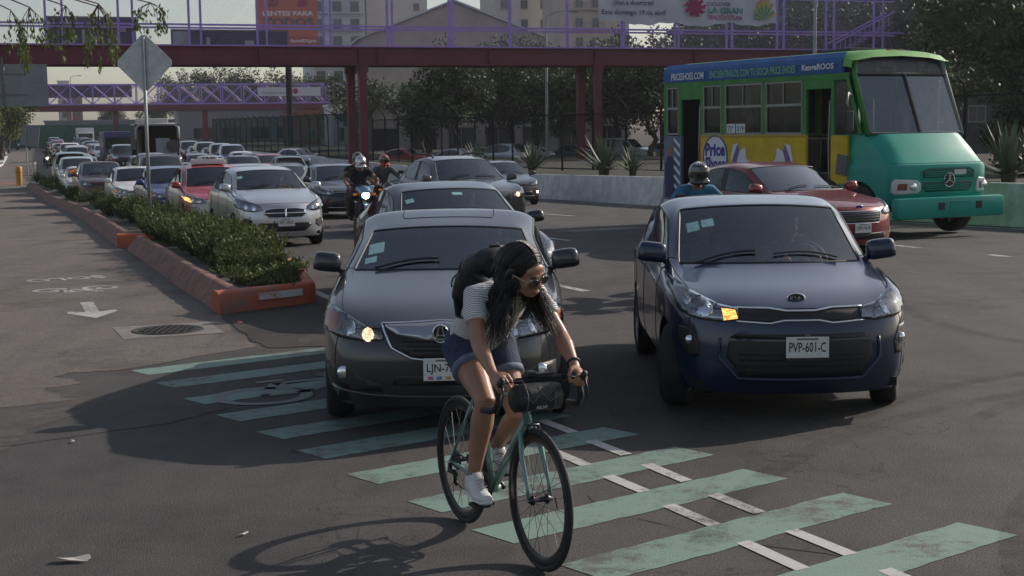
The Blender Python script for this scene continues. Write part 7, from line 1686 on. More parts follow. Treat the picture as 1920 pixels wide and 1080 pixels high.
def person_body(J, skin, voxel=.011, head=True, fine=False, hands=True, s=1., name='body', root=None, feet=True):
    mb = MB(); lat = Vector(J['lat']); 
    mb.tube([J['pelvis'] - Vector((0, 0, .06)), J['pelvis'], J['waist'], J['chest'], J['collar'], J['neck0'], J['neck1']], [(.13 * s, .10 * s), (.155 * s, .11 * s), (.118 * s, .092 * s), (.138 * s, .105 * s), (.125 * s, .075 * s), (.055 * s, .055 * s), (.048 * s, .050 * s)], 18, ref=lat)
    for sd in ('r', 'l'):
        if 'elbow_' + sd in J:
            limb(mb, J['shoulder_' + sd], J['elbow_' + sd], J['wrist_' + sd], .047 * s, .037 * s, .024 * s, .10); mb.tube([J['collar'], J['shoulder_' + sd]], [.06 * s, .052 * s], 10)
            if hands: hand_volumes(mb, Vector(J['wrist_' + sd]), J['hdir_' + sd], J['palm_' + sd], J.get('curl', 1.), 1 if sd == 'r' else -1, s * .96)
        if 'knee_' + sd in J:
            limb(mb, J['hip_' + sd], J['knee_' + sd], J['ankle_' + sd], .088 * s, .054 * s, .034 * s, .10, 14)
            if feet: mb.tube([J['ankle_' + sd], Vector(J['ankle_' + sd]).lerp(Vector(J['toe_' + sd]), .5) + Vector((0, 0, -.02)), J['toe_' + sd]], [.036 * s, .036 * s, .024 * s], 8)
    if head: head_volumes(mb, J['head'], J['HF'], s, fine)
    me = remesh(mb, voxel, 3); return link_mesh(name, me, skin, root)
V_ = Vector
# --- the cyclist, in bicycle coordinates
cyc = empty('person', (-.28, 7.765, 0), HB_, 'cyclist with long dark hair, glasses, striped shirt and denim shorts riding towards the camera', 'person')
HC = V_((.775, .025, 1.415)); HF = frame3(Matrix.Rotation(R(24), 3, 'Z') @ V_((.90, 0, -.46)), (.35, -.10, 1))
J = dict(lat=(0, 1, 0), pelvis=V_((.235, 0, 1.02)), waist=V_((.34, 0, 1.13)), chest=V_((.47, 0, 1.23)), collar=V_((.595, 0, 1.30)), neck0=V_((.655, 0, 1.335)), neck1=V_((.72, .012, 1.365)), head=HC, HF=HF,
         shoulder_r=V_((.60, -.165, 1.28)), elbow_r=V_((.735, -.205, 1.075)), wrist_r=V_((.925, -.212, .955)), hdir_r=V_((.85, .02, -.30)), palm_r=V_((-.25, .55, -.8)),
         shoulder_l=V_((.60, .165, 1.28)), elbow_l=V_((.74, .235, 1.085)), wrist_l=V_((.925, .218, .955)), hdir_l=V_((.85, -.02, -.30)), palm_l=V_((-.25, -.55, -.8)),
         hip_r=V_((.25, -.095, 1.0)), knee_r=V_((.60, -.115, .765)), ankle_r=V_((.478, -.130, .385)), toe_r=V_((.63, -.14, .30)),
         hip_l=V_((.25, .095, 1.0)), knee_l=V_((.475, .115, .655)), ankle_l=V_((.165, .130, .435)), toe_l=V_((.31, .14, .335)), curl=.92)
person_body(J, skin_c, .0065, True, True, True, 1., 'body', cyc, feet=False)
def LH(x, y, z): return HC + HF @ V_((x, y, z))
# clothing
def shirt_mat(name, d):
    m = bpy.data.materials.new(name); m.use_nodes = True; t = NT(m); p = m.node_tree.nodes['Principled BSDF']; d = V_(d).normalized()
    tc = t.new('ShaderNodeTexCoord'); dt = t.new('ShaderNodeVectorMath', operation='DOT_PRODUCT'); dt.inputs[1].default_value = d; t.link(tc.outputs['Object'], dt.inputs[0])
    n = t.new('ShaderNodeTexNoise', Scale=7.0, Detail=2.0); t.link(tc.outputs['Object'], n.inputs['Vector']); ad = t.new('ShaderNodeMath', operation='MULTIPLY_ADD'); t.link(n.outputs['Fac'], ad.inputs[0]); ad.inputs[1].default_value = .012; t.link(dt.outputs['Value'], ad.inputs[2])
    ml = t.new('ShaderNodeMath', operation='MULTIPLY'); t.link(ad.outputs[0], ml.inputs[0]); ml.inputs[1].default_value = 2 * math.pi / .0125; sn = t.new('ShaderNodeMath', operation='SINE'); t.link(ml.outputs[0], sn.inputs[0])
    r = t.new('ShaderNodeValToRGB'); e = r.color_ramp.elements; e[0].position = .45; e[1].position = .8; e[0].color = (.66, .64, .62, 1); e[1].color = (.035, .04, .06, 1)
    t.link(sn.outputs[0], r.inputs[0]); t.link(r.outputs[0], p.inputs['Base Color']); p.inputs['Roughness'].default_value = .85
    nb_ = t.new('ShaderNodeTexNoise', Scale=14.0, Detail=3.0); t.link(tc.outputs['Object'], nb_.inputs['Vector']); bp_ = t.new('ShaderNodeBump', Strength=.6, Distance=.02); t.link(nb_.outputs['Fac'], bp_.inputs['Height']); t.link(bp_.outputs[0], p.inputs['Normal']); return m
mb = MB(); off = V_((0, 0, 0))
mb.tube([J['pelvis'] + V_((.03, 0, .035)), J['waist'], J['waist'].lerp(J['chest'], .5) + V_((.01, 0, -.015)), J['chest'], J['collar'], J['collar'].lerp(J['neck0'], .6)], [(.165, .125), (.140, .118), (.148, .122), (.158, .122), (.140, .088), (.085, .07)], 20, ref=(0, 1, 0))
link_mesh('shirt', remesh(mb, .009, 3), shirt_mat('striped_jersey', J['collar'] - J['pelvis']), cyc)
for sd in ('r', 'l'):
    mb = MB(); mb.tube([J['collar'].lerp(J['shoulder_' + sd], .35), J['shoulder_' + sd], V_(J['shoulder_' + sd]).lerp(J['elbow_' + sd], .30), V_(J['shoulder_' + sd]).lerp(J['elbow_' + sd], .54)], [.074, .069, .061, .063], 14); link_mesh('sleeve', remesh(mb, .009, 3), shirt_mat('striped_sleeve_' + sd, J['elbow_' + sd] - J['shoulder_' + sd]), cyc)
denim = M('denim', (.030, .042, .085), .9, var=.45, vscale=22, bump=.5, bscale=180); mb = MB()
mb.tube([J['pelvis'] + V_((-.02, 0, -.10)), J['pelvis'] + V_((-.01, 0, -.03)), J['pelvis'], J['pelvis'].lerp(J['waist'], .45)], [(.10, .09), (.172, .128), (.176, .132), (.150, .118)], 20, ref=(0, 1, 0))
for sd in ('r', 'l'): a, b = J['hip_' + sd], J['knee_' + sd]; mb.tube([a, a.lerp(b, .25), a.lerp(b, .44)], [.108, .100, .098], 16)
link_mesh('shorts', remesh(mb, .009, 2), denim, cyc)
for sd in ('r', 'l'): a, b = J['hip_' + sd], J['knee_' + sd]; q = MB(); q.tube([a.lerp(b, .385), a.lerp(b, .40), a.lerp(b, .465), a.lerp(b, .475)], [.092, .1015, .1015, .090], 22); q.build('hem', M('denim_pale', (.13, .16, .22), .9, var=.3, vscale=40), cyc, smooth=True)
shoe_w = M('shoe_white', (.58, .57, .56), .5, var=.08, vscale=15)
for sd in ('r', 'l'):
    a, t_ = J['ankle_' + sd], J['toe_' + sd]; d = (V_((t_.x, t_.y, 0)) - V_((a.x, a.y, 0))).normalized(); pd = PR if sd == 'r' else PL_; zs = pd.z + .012
    heel = V_((a.x - .045, a.y, zs + .055)); ball = V_((pd.x - .005, t_.y - .0, zs + .035)); toe = V_((pd.x + .085, t_.y, zs + .028))
    mb = MB(); mb.tube([heel + V_((-.012, 0, .01)), heel, heel.lerp(ball, .5) + V_((0, 0, .012)), ball, toe + V_((-.02, 0, 0)), toe], [(.026, .04), (.036, .05), (.040, .048), (.046, .036), (.038, .027), (.018, .014)], 14, ref=(0, 1, 0)); mb.tube([a + V_((-.012, 0, -.018)), a + V_((-.004, 0, -.035)), heel.lerp(ball, .35)], [.043, .046, .045], 12); mb.tube([a + V_((.035, 0, .008)), a + V_((.055, 0, -.018)), ball + V_((-.03, 0, .02))], [(.030, .010), (.032, .012), (.03, .012)], 10, ref=(0, 1, 0))
    so = link_mesh('shoe', remesh(mb, .007, 2), shoe_w, cyc)
    s_ = MB(); s_.tube([heel + V_((-.02, 0, -.035)), heel.lerp(ball, .5) + V_((0, 0, -.028)), ball + V_((0, 0, -.022)), toe + V_((-.01, 0, -.016)), toe + V_((.012, 0, -.008))], [(.034, .012), (.040, .012), (.047, .012), (.036, .011), (.012, .008)], 14, ref=(0, 1, 0)); s_.build('sole', M('sole_white', (.62, .61, .60), .6), so, smooth=True)
    l_ = MB()
    for k in range(4): c = (a + V_((.070 + .016 * k, 0, -.022 - .012 * k))); l_.tube([c + V_((0, -.022, -.006)), c + V_((.004, 0, .004)), c + V_((0, .022, -.006))], .003, 5)
    l_.build('laces', M('lace_grey', (.4, .4, .42), .8), so)
# hair: scalp cap and long wavy locks
hair = M('hair_black', (.010, .008, .008), .42, var=.5, vscale=30, spec=.55)
mb = MB(); m3 = HF
mb.ball(LH(0, -.022, .038), (.083, .098, .088), 20, 14, m3); mb.ball(LH(0, .010, .074), (.060, .052, .030), 16, 10, m3); mb.ball(LH(.056, .0, .045), (.024, .045, .045), 12, 8, m3); mb.ball(LH(-.056, .0, .045), (.024, .045, .045), 12, 8, m3); mb.ball(LH(0, -.085, -.03), (.072, .045, .08), 14, 10, m3)
for sx in (-1, 1): mb.tube([LH(sx * .068, -.01, .03), LH(sx * .080, -.03, -.03), LH(sx * .082, -.03, -.09)], [.026, .024, .022], 10)
z_ = MB()
hc = remesh(mb, .007, 2)
link_mesh('hair_cap', hc, hair, cyc)
hl = MB(); q = random.Random(5)
def lock(side, y0, r, end, amp, ph, fr):
    "one strand: from the parting over the skull, then hanging with a wave"
    pts = []; sl = math.sqrt(max(.05, 1 - ((y0 + .01) / .108) ** 2)); lift = q.uniform(1.01, 1.08)
    for k in range(8):
        f = R(4 + 98 * k / 7); pts.append(LH(side * .088 * sl * math.sin(f) * lift, -.018 + y0 - (.035 * k / 7 if y0 < .02 else .045 * (k / 7) ** 3), .036 + .094 * sl * math.cos(f) * lift))
    p0 = pts[-1]; p1 = p0 + (pts[-1] - pts[-3]) * 1.3 + V_((0, 0, -.03)); n = 18
    for k in range(1, n + 1):
        t = k / n; p = p0 * (1 - t) ** 2 + p1 * 2 * t * (1 - t) + end * t * t; am = amp * min(1, t * 2.2)
        pts.append(p + V_((math.sin(t * fr + ph), math.cos(t * fr + ph), 0)) * am)
    m = len(pts); hl.tube(pts, [r * min(1, (m - i) / 7) for i in range(m)], 4, cap=False)
clumps = []
for c in range(34):
    sd = 1 if c % 2 else -1
    e = V_((q.uniform(.70, .86), q.uniform(-.16, -.06), q.uniform(1.0, 1.2))) if sd > 0 else V_((q.uniform(.70, .80), q.uniform(.10, .20), q.uniform(1.06, 1.25)))
    clumps.append((sd, -.095 + .185 * ((c // 2) + .5) / 17, e, q.uniform(.008, .017), q.uniform(0, 6.28), q.uniform(11, 18)))
for i in range(560):
    sd, y0, e, am, ph, fr = clumps[i % 34]
    lock(sd, y0 + q.gauss(0, .010), q.uniform(.0014, .0030), e + V_((q.gauss(0, .012), q.gauss(0, .011), q.gauss(0, .03))), am * q.uniform(.7, 1.3), ph + q.gauss(0, .35), fr + q.gauss(0, .5))
hl.build('hair_locks', hair, cyc, smooth=True)
# glasses, brows, lips
g = MB(); gy = .108
for sx in (-1, 1):
    cx = sx * .034; ring = [LH(cx + .027 * math.cos(a), gy - .10 * abs(cx + .027 * math.cos(a)) * .5 * 2.2, .0 + .022 * math.sin(a)) for a in [2 * math.pi * k / 18 for k in range(18)]]; g.tube(ring, .0028, 6, closed=True)
g.tube([LH(-.010, gy, .004), LH(0, gy + .004, .007), LH(.010, gy, .004)], .0025, 6)
go = g.build('glasses', M('frame_tortoise', (.05, .03, .02), .35), cyc, smooth=True)
for sx in (-1, 1):
    cx = sx * .034; ring = [LH(cx + .026 * math.cos(a), gy - .11 * abs(cx + .026 * math.cos(a)) * 2 * .5, .021 * math.sin(a)) for a in [2 * math.pi * k / 18 for k in range(18)]]; MB().add(ring, [tuple(range(18))]).build('lens', M('sun_lens', (.035, .022, .016), .28, spec=.3), go)
    tm_ = MB(); tm_.tube([LH(sx * .060, gy - .018, .008), LH(sx * .078, .05, .010), LH(sx * .084, -.005, .008), LH(sx * .083, -.02, -.012)], .0032, 6); tm_.build('temple', M('temple_gold', (.42, .34, .20), .35, metal=.5), go, smooth=True)
    b = MB(); b.tube([LH(sx * .012, .104, .030), LH(sx * .033, .101, .037), LH(sx * .054, .086, .030)], [.003, .0042, .0025], 6); b.build('eyebrow', hair, cyc)
    e = MB(); e.ball(LH(sx * .033, .088, .004), .0115, 10, 8); e.build('eye', M('eye_white', (.5, .48, .45), .3), cyc, smooth=True)
l = MB(); l.tube([LH(-.024, .094, -.062), LH(-.010, .104, -.0575), LH(0, .104, -.059), LH(.010, .104, -.0575), LH(.024, .094, -.062)], [.002, .005, .0045, .005, .002], 8); l.tube([LH(-.022, .092, -.066), LH(0, .101, -.071), LH(.022, .092, -.066)], [.002, .006, .002], 8); l.build('lips', M('lip_rose', (.22, .065, .055), .4), cyc, smooth=True)
bl = MB(); W_ = J['wrist_l'].lerp(J['elbow_l'], .14); ax_w = (J['elbow_l'] - J['wrist_l']).normalized(); o1 = ax_w.orthogonal().normalized(); o2 = ax_w.cross(o1); bl.tube([W_ + (o1 * math.cos(a) + o2 * math.sin(a)) * .030 for a in [2 * math.pi * k / 18 for k in range(18)]], .006, 6, closed=True); bl.build('bracelet', black_p, cyc, smooth=True)
nk = MB(); nk.tube([V_((.665, -.065, 1.335)), V_((.70, -.035, 1.285)), V_((.705, 0, 1.275)), V_((.70, .035, 1.285)), V_((.665, .065, 1.335))], .0014, 5); nk.build('necklace', M('gold', (.6, .42, .15), .3, metal=1.), cyc)
# backpack on her back
bp = empty('backpack', cyc.matrix_basis @ V_((.42, 0, 1.30)), HB_, 'black backpack on the cyclist back', 'backpack'); bpo = V_((.42, 0, 1.30))
bk = M('pack_nylon', (.016, .016, .018), .6, var=.3, vscale=12, bump=.5, bscale=20); d = (J['collar'] - J['pelvis']).normalized(); nrm = V_((-d.z, 0, d.x))
mb = MB(); P0 = J['pelvis'].lerp(J['collar'], .22) + nrm * .17 - bpo
mb.tube([P0, P0 + d * .05, P0 + d * .17 + nrm * .02, P0 + d * .30 + nrm * .025, P0 + d * .38 + nrm * .01, P0 + d * .42], [(.10, .05), (.145, .085), (.155, .10), (.150, .095), (.12, .07), (.06, .03)], 16, ref=(0, 1, 0)); link_mesh('pack', remesh(mb, .01, 3), bk, bp)
pk_ = MB(); pk_.tube([P0 + d * .08 + nrm * .075, P0 + d * .16 + nrm * .105, P0 + d * .24 + nrm * .09], [(.09, .02), (.11, .035), (.09, .02)], 12, ref=(0, 1, 0)); pk_.build('front_pocket', bk, bp, smooth=True)
zp = MB()
for k_ in (.12, .25): zp.tube([P0 + d * k_ + V_((0, math.cos(a) * .158, 0)) + nrm * (.02 + .104 * math.sin(a)) for a in [math.pi * j / 12 for j in range(13)]], .0045, 5)
zp.build('compression_straps', M('strap_grey', (.035, .035, .037), .7), bp)
for sd in (-1, 1):
    s_ = MB(); s_.tube([J['collar'] + nrm * .10 + V_((-.03, sd * .095, 0)) - bpo, J['collar'] + nrm * .085 + V_((.05, sd * .105, 0)) - bpo, J['collar'] + V_((.075, sd * .115, -.05)) - bpo, J['chest'] - nrm * .095 + V_((.015, sd * .128, 0)) - bpo, J['waist'] + V_((.03, sd * .150, .03)) - bpo, P0 + d * .07 + V_((0, sd * .12, 0))], [(.024, .006)] * 6, 8, ref=(0, 1, 0)); s_.build('strap', M('strap_black', (.012, .012, .013), .7), bp, smooth=True)
s_ = MB(); s_.tube([P0 + d * .385 + nrm * .055 + V_((0, -.04, 0)), P0 + d * .40 + nrm * .075 + V_((0, -.02, 0)), P0 + d * .40 + nrm * .075 + V_((0, .02, 0)), P0 + d * .385 + nrm * .055 + V_((0, .04, 0))], .008, 6); s_.build('handle', MATS['strap_black'], bp)
q_ = MB(); q_.box(P0 + d * .345 + nrm * .088 + V_((0, .07, 0)), (.05, .07, .012), frame_xz((0, 0, 0), tuple(d), (0, 1, 0)).to_3x3().to_4x4()); q_.build('label_patch', M('patch_pale', (.45, .44, .42), .8), bp)

# ------------------------------------------------------------------ motorcycles and riders: local frame like a car, front at -y
def motorcycle(loc, head, label, tank, lamp_on=True):
    x, y = loc; e = empty('motorcycle', (x, y, gz(y)), R(head), label, 'motorcycle', 'motorcycles between the lanes'); tm2 = M('moto_' + label[:14].replace(' ', '_'), tank, .3, metal=.3, coat=.8)
    mx = Matrix.Rotation(R(90), 4, 'Y')
    for yy, r_, w_ in ((.30, .30, .05), (1.60, .30, .065)):
        t = MB(); t.lathe([(r_ - w_ + w_ * math.cos(a), w_ * .9 * math.sin(a)) for a in [2 * math.pi * k / 10 for k in range(10)]], 26, mx, closed=True); o = t.build('wheel', tyre_m, e, smooth=True); o.location = (0, yy, r_)
        rm = MB(); rm.lathe([(r_ - 2 * w_, -.03), (r_ - 2 * w_, .03), (r_ - 2 * w_ - .02, .025), (r_ - 2 * w_ - .02, -.025)], 26, mx, closed=True)
        for k in range(5): a = 2 * math.pi * k / 5; rm.tube([(0, 0, 0), (0, (r_ - 2 * w_) * math.cos(a), (r_ - 2 * w_) * math.sin(a))], .016, 6)
        rm.build('rim', alu_d, o)
    f = MB()
    for sx in (-1, 1): f.tube([(sx * .09, .30, .30), (sx * .09, .52, .86), (sx * .07, .56, .98)], [.022, .02, .018], 8); f.tube([(sx * .07, 1.60, .30), (sx * .10, 1.15, .38), (sx * .10, .80, .45)], .022, 8)
    f.tube([(0, .56, .92), (0, .9, .72), (0, 1.2, .5)], .03, 8); f.build('frame', alu_d, e)
    b = MB(); b.box((0, .92, .42), (.26, .38, .34), bev=.06); b.box((0, .72, .36), (.14, .16, .26), bev=.04); b.build('engine', M('engine_grey', (.06, .06, .062), .45, metal=.6), e, autosmooth=40)
    b = MB(); b.tube([(0, .62, .88), (0, .72, .92), (0, .90, .92), (0, 1.06, .84)], [(.05, .07), (.13, .10), (.14, .11), (.08, .06)], 14, ref=(1, 0, 0)); b.build('tank', tm2, e, smooth=True)
    b = MB(); b.tube([(0, 1.02, .82), (0, 1.3, .80), (0, 1.6, .84), (0, 1.78, .90)], [(.10, .05), (.13, .06), (.12, .055), (.06, .03)], 12, ref=(1, 0, 0)); b.build('seat', black_p, e, smooth=True)
    b = MB(); b.tube([(0, 1.3, .70), (0, 1.65, .78), (0, 1.85, .86)], [(.10, .06), (.09, .05), (.04, .03)], 10, ref=(1, 0, 0)); b.build('tail', tm2, e, smooth=True)
    b = MB(); b.tube([(0, .04, .50), (0, .12, .62), (0, .35, .66), (0, .55, .58)], [(.045, .012), (.06, .016), (.065, .016), (.05, .012)], 10, ref=(1, 0, 0)); b.build('front_mudguard', tm2, e, smooth=True)
    b = MB(); b.tube([(0, .24, .82), (0, .30, .86), (0, .42, .92), (0, .50, .98)], [(.11, .10), (.14, .14), (.14, .12), (.09, .06)], 14, ref=(1, 0, 0)); b.build('fairing', tm2, e, smooth=True)
    MB().lathe([(.082, 0), (.075, .02), (0, .03)], 16, frame_xz((0, .225, .83))).build('headlight', white_on if lamp_on else refl_m, e, smooth=True)
    b = MB(); b.tube([(-.36, .68, 1.02), (-.22, .60, 1.04), (0, .58, 1.0), (.22, .60, 1.04), (.36, .68, 1.02)], .014, 8); b.build('handlebar', alu_d, e, smooth=True)
    for sx in (-1, 1):
        b = MB(); b.tube([(sx * .26, .60, 1.04), (sx * .30, .56, 1.22)], .007, 6); b.box((sx * .33, .55, 1.24), (.14, .03, .085), bev=.014); b.build('mirror', black_p, e)
        b = MB(); b.box((sx * .20, .40, .84), (.09, .05, .05), bev=.015); b.build('turn_signal', amber_m, e)
    b = MB(); b.tube([(.14, .9, .30), (.16, 1.3, .30), (.17, 1.75, .42)], [.03, .05, .045], 10); b.build('exhaust', alu_l, e, smooth=True)
    return e
def helmet(root, c, F, m, visor=True, s=1.):
    mb = MB(); L = lambda x, y, z: V_(c) + F @ V_((x, y, z)); mb.ball(L(0, -.005, .02), (.125 * s, .155 * s, .14 * s), 20, 14, F); mb.tube([L(-.095, .02, -.075), L(-.075, .115, -.085), L(0, .150, -.085), L(.075, .115, -.085), L(.095, .02, -.075)], .034, 8)
    ho = link_mesh('helmet', remesh(mb, .010, 2), m, root)
    v = MB()
    for i in range(9):
        a = R(-62 + i * 15.5)
        for k in range(4): b_ = R(-18 + k * 17); v.v.append(tuple(L(.134 * math.sin(a) * math.cos(b_ * .6), -.005 + .166 * math.cos(a) * math.cos(b_ * .6), .02 + .15 * math.sin(b_))))
    for i in range(8):
        for k in range(3): a = i * 4 + k; v.f.append((a, a + 1, a + 5, a + 4))
    if visor: v.build('visor', M('visor_smoke', (.012, .013, .015), .08, spec=.9), ho, smooth=True)
    return ho
def rider(moto, label, jacket, trousers, hel, bare=False, pillion=False, visor=True, group=None):
    mx = moto.matrix_basis.copy(); e = empty('person', moto.location, moto.rotation_euler.z, label, 'person', group); dy = .40 if pillion else 0; dz = .06 if pillion else 0
    q = lambda x, y, z: V_((x, y + dy, z + dz)); hc = q(0, .88, 1.50)
    Jr = dict(lat=(1, 0, 0), pelvis=q(0, 1.15, .93), waist=q(0, 1.12, 1.06), chest=q(0, 1.06, 1.20), collar=q(0, .99, 1.32), neck0=q(0, .96, 1.37), neck1=q(0, .93, 1.42), head=hc, HF=frame3((0, -1, -.05)),
              shoulder_r=q(-.19, 1.0, 1.30), elbow_r=q(-.36, .84, 1.12), wrist_r=q(-.33, .72, 1.05) if not pillion else q(-.18, .72, 1.0), hdir_r=V_((.1, -.9, -.1)), palm_r=V_((.1, -.1, -1)),
              shoulder_l=q(.19, 1.0, 1.30), elbow_l=q(.36, .84, 1.12), wrist_l=q(.33, .72, 1.05) if not pillion else q(.18, .72, 1.0), hdir_l=V_((-.1, -.9, -.1)), palm_l=V_((-.1, -.1, -1)),
              hip_r=q(-.10, 1.12, .90), knee_r=q(-.24, .78, .74), ankle_r=q(-.22, 1.0, .36), toe_r=q(-.23, .86, .28), hip_l=q(.10, 1.12, .90), knee_l=q(.24, .78, .74), ankle_l=q(.22, 1.0, .36), toe_l=q(.23, .86, .28), curl=.9)
    person_body(Jr, skin_2, .013, True, False, True, 1., 'body', e)
    mb = MB(); mb.tube([Jr['pelvis'], Jr['waist'], Jr['chest'], Jr['collar'], Jr['collar'].lerp(Jr['neck0'], .6)], [(.175, .135), (.155, .13), (.175, .14), (.155, .10), (.08, .07)], 18, ref=(1, 0, 0))
    for sd in ('r', 'l'):
        pts = [Jr['collar'].lerp(Jr['shoulder_' + sd], .4), Jr['shoulder_' + sd], Jr['shoulder_' + sd].lerp(Jr['elbow_' + sd], .4)]
        if not bare: pts += [Jr['elbow_' + sd], Jr['elbow_' + sd].lerp(Jr['wrist_' + sd], .9)]
        mb.tube(pts, [.08, .075, .068, .058, .042][:len(pts)], 12)
    link_mesh('jacket', remesh(mb, .013, 2), jacket, e)
    mb = MB(); mb.tube([Jr['pelvis'] + V_((0, 0, -.07)), Jr['pelvis'], Jr['pelvis'].lerp(Jr['waist'], .5)], [(.15, .12), (.18, .14), (.165, .13)], 16, ref=(1, 0, 0))
    for sd in ('r', 'l'): limb(mb, Jr['hip_' + sd], Jr['knee_' + sd], Jr['ankle_' + sd], .105, .075, .055)
    link_mesh('trousers', remesh(mb, .014, 2), trousers, e)
    for sd in ('r', 'l'): a, t_ = Jr['ankle_' + sd], Jr['toe_' + sd]; b = MB(); b.tube([a + V_((0, .06, -.05)), a + V_((0, 0, -.02)), a.lerp(t_, .6), t_ + V_((0, -.03, 0))], [(.04, .045), (.05, .05), (.048, .042), (.03, .025)], 10, ref=(1, 0, 0)); b.build('boot', black_p, e, smooth=True)
    helmet(e, hc, Jr['HF'], hel, visor); return e
blk_cloth = M('cloth_black', (.014, .014, .016), .85, bump=.4, bscale=20); brown_cloth = M('cloth_brown', (.05, .036, .028), .9); blue_cloth = M('cloth_blue', (.03, .13, .22), .85, var=.3, vscale=10, bump=.3, bscale=15); grey_cloth = M('cloth_grey', (.09, .09, .095), .9)
hel_s = M('helmet_silver', (.50, .51, .52), .22, metal=.8); hel_b = M('helmet_black', (.012, .012, .013), .18, coat=.8); hel_r = M('helmet_red', (.38, .015, .02), .2, coat=.8)
m1 = motorcycle((-3.0, 31.0), 14, 'pale blue motorcycle with its headlight lit beside the black sedan', (.16, .28, .40)); rider(m1, 'motorcyclist with a silver helmet and black vest riding the blue motorcycle', blk_cloth, brown_cloth, hel_s, True, False, False); rider(m1, 'pillion passenger with a black helmet behind the silver helmeted rider', blk_cloth, grey_cloth, hel_b, True, True)
m2 = motorcycle((-2.75, 34.4), 16, 'dark motorcycle hidden beside the grey crossover', (.05, .05, .05), False); rider(m2, 'motorcyclist with a red helmet beside the grey crossover', grey_cloth, blk_cloth, hel_r)
m3_ = motorcycle((2.46, 17.3), 10, 'motorcycle hidden behind the blue hatchback', (.2, .03, .03), False); r3 = rider(m3_, 'motorcyclist with a patterned black helmet and blue jacket behind the blue hatchback', blue_cloth, blk_cloth, hel_b)
for ch in r3.children:
    if ch.name.startswith('helmet'):
        s_ = MB(); hc = V_((0, .88, 1.50)); F_ = frame3((0, -1, -.05))
        for k in range(-3, 4): a = k * .16; pts = [hc + F_ @ V_((.128 * math.sin(a) * t2, .158 * math.cos(a) * .55 + .02, .155 - .05 * t2)) for t2 in (.1, .5, 1.)]; s_.tube([hc + F_ @ V_((.02 * k * .4, .05, .163)), hc + F_ @ V_((.02 * k, .085, .147)), hc + F_ @ V_((.024 * k, .112, .120))], [.004, .006, .003], 5)
        s_.build('helmet_pattern', M('helmet_white', (.55, .55, .55), .4), ch)
m4 = motorcycle((-29.5, 97), 18, 'dark motorcycle with its lamp lit at the far planter end', (.04, .04, .045)); rider(m4, 'dark clothed motorcyclist by the end of the far planter', blk_cloth, blk_cloth, hel_b)
m5 = motorcycle((-34.9, 112), 18, 'farther dark motorcycle with its lamp lit beside the left lane', (.05, .05, .05)); rider(m5, 'farther motorcyclist in dark clothes beside the left lane', grey_cloth, blk_cloth, hel_b)

# ------------------------------------------------------------------ people inside the cars
def occupant(root, P, x, label, cloth, driver=True, hairm=None, skin=None, lean=0):
    yc = P.get('ycowl', 1.28); q = lambda a, b, c: V_((a + x, b + yc, c)); hc = q(0, 1.36 + lean, 1.215)
    e = empty('person', root.location, root.rotation_euler.z, label, 'person', 'people sitting in the cars'); sx = 1
    J2 = dict(lat=(1, 0, 0), pelvis=q(0, 1.42, .62), waist=q(0, 1.46, .76), chest=q(0, 1.46, .92), collar=q(0, 1.45, 1.03), neck0=q(0, 1.44, 1.08), neck1=q(0, 1.42, 1.13), head=hc, HF=frame3((0, -1, -.06)), hip_r=q(-.1, 1.38, .62), knee_r=q(-.14, .95, .70), ankle_r=q(-.14, .72, .42), toe_r=q(-.14, .58, .40), hip_l=q(.1, 1.38, .62), knee_l=q(.14, .95, .70), ankle_l=q(.14, .72, .42), toe_l=q(.14, .58, .40),
              shoulder_r=q(-.19, 1.44, 1.0), elbow_r=q(-.27, 1.2, .84), shoulder_l=q(.19, 1.44, 1.0), elbow_l=q(.27, 1.2, .84), hdir_r=V_((.3, -.8, .3)), palm_r=V_((.3, -.5, -.6)), hdir_l=V_((-.3, -.8, .3)), palm_l=V_((-.3, -.5, -.6)), wrist_r=q(-.16, .86, .98) if driver else q(-.1, 1.05, .74), wrist_l=q(.16, .86, .98) if driver else q(.1, 1.05, .74), curl=.9)
    person_body(J2, skin or skin_2, .012, True, True, True, 1., 'body', e)
    mb = MB(); mb.tube([J2['pelvis'], J2['waist'], J2['chest'], J2['collar'], J2['neck0']], [(.17, .125), (.15, .12), (.165, .125), (.145, .09), (.06, .06)], 16, ref=(1, 0, 0))
    for sd in ('r', 'l'): mb.tube([J2['collar'].lerp(J2['shoulder_' + sd], .4), J2['shoulder_' + sd], J2['shoulder_' + sd].lerp(J2['elbow_' + sd], .55)], [.072, .07, .06], 12)
    link_mesh('shirt', remesh(mb, .013, 2), cloth, e)
    mb = MB(); F2 = J2['HF']; mb.ball(hc + F2 @ V_((0, -.028, .04)), (.085, .095, .088), 14, 10, F2); mb.ball(hc + F2 @ V_((0, -.07, -.03)), (.07, .05, .09), 12, 8, F2); link_mesh('hair', remesh(mb, .012, 2), hair, e)
    e.location.z = root.location.z; return e
occupant(kia, K, .37, 'driver in a striped shirt at the wheel of the blue hatchback', M('cloth_striped', (.22, .22, .25), .9, col2=(.06, .06, .08), vscale=9, stretch=(40, 1, 1)), True)
occupant(kia, K, -.37, 'front passenger in the blue hatchback', M('cloth_blue_grey', (.14, .17, .22), .9), False)
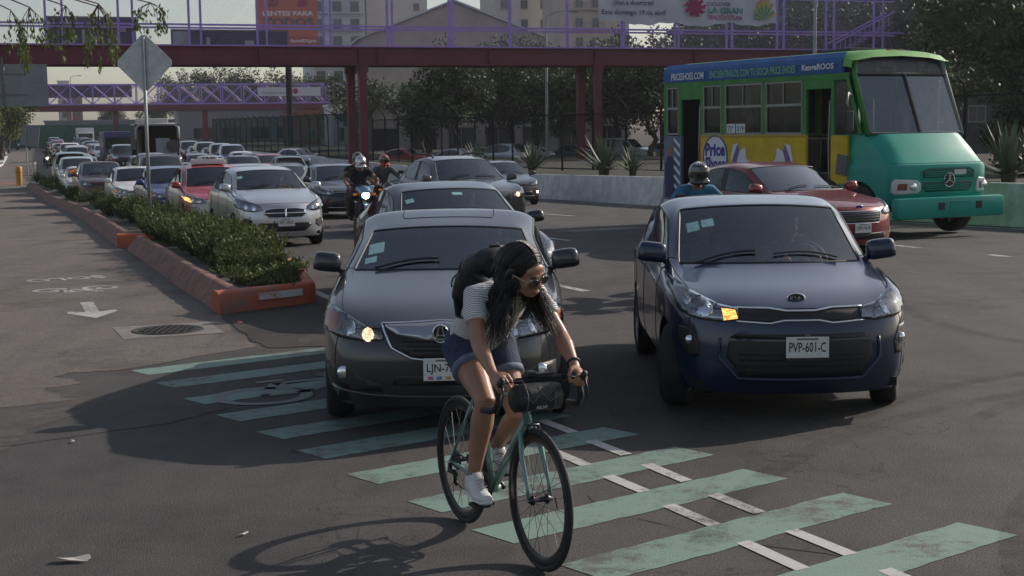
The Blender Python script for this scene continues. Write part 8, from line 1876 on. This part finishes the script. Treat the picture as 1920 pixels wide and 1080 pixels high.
occupant(dodge, D, .37, 'driver in a mustard shirt in the silver sedan', M('cloth_mustard', (.45, .30, .08), .9), True)
occupant(blk, B, .37, 'driver of the black sedan behind the grey one', M('cloth_sand', (.35, .27, .16), .9), True)
occupant(acura, A, .37, 'driver of the dark grey sedan behind the cyclist', M('cloth_dark', (.03, .03, .035), .9), True)
# ------------------------------------------------------------------ litter
lf_m = M('dry_leaf', (.30, .22, .15), .8, var=.3); pp_m = M('litter_paper', (.42, .38, .34), .8)
for i, (x, y, s, m, lb) in enumerate([(-2.18, 7.12, .085, pp_m, 'crumpled pale scrap on the asphalt at the lower left corner'), (-1.42, 7.55, .03, pp_m, 'small pale scrap above the bicycle shadow'), (-3.02, 9.95, .03, pp_m, 'small scrap left of the mirror shadow'), (-2.98, 16.15, .05, M('litter_red', (.35, .05, .06), .7), 'small red scrap by the manhole collar')]):
    mb = MB(); n = 7; pts = [(s * (1 + .35 * math.sin(k * 2.3 + i)) * math.cos(2 * math.pi * k / n), s * .5 * (1 + .3 * math.cos(k * 1.7 + i)) * math.sin(2 * math.pi * k / n), .006 + .25 * s * (.5 + .5 * math.sin(k * 1.9 + i))) for k in range(n)]
    mb.add(pts + [(0, 0, .012)], [(k, (k + 1) % n, n) for k in range(n)]); o = mb.build('scrap', m); o.location = (x, y, gz(y) + .004); o.rotation_euler = (0, 0, i * 1.1); tag(o, lb, 'litter', 'litter on the asphalt')
# ------------------------------------------------------------------ hazy air
hz = MB(); hz.box((-60, 330, 16), (700, 780, 40)); hz = hz.build('haze', None); hz['kind'] = 'stuff'
hm = bpy.data.materials.new('haze_air'); hm.use_nodes = True; t = NT(hm); hm.node_tree.nodes.clear(); o_ = t.new('ShaderNodeOutputMaterial'); pv_ = t.new('ShaderNodeVolumePrincipled'); pv_.inputs['Color'].default_value = (.86, .89, .95, 1); pv_.inputs['Density'].default_value = .00020; pv_.inputs['Anisotropy'].default_value = .3; t.link(pv_.outputs[0], o_.inputs['Volume'])
hz.data.materials.append(hm)
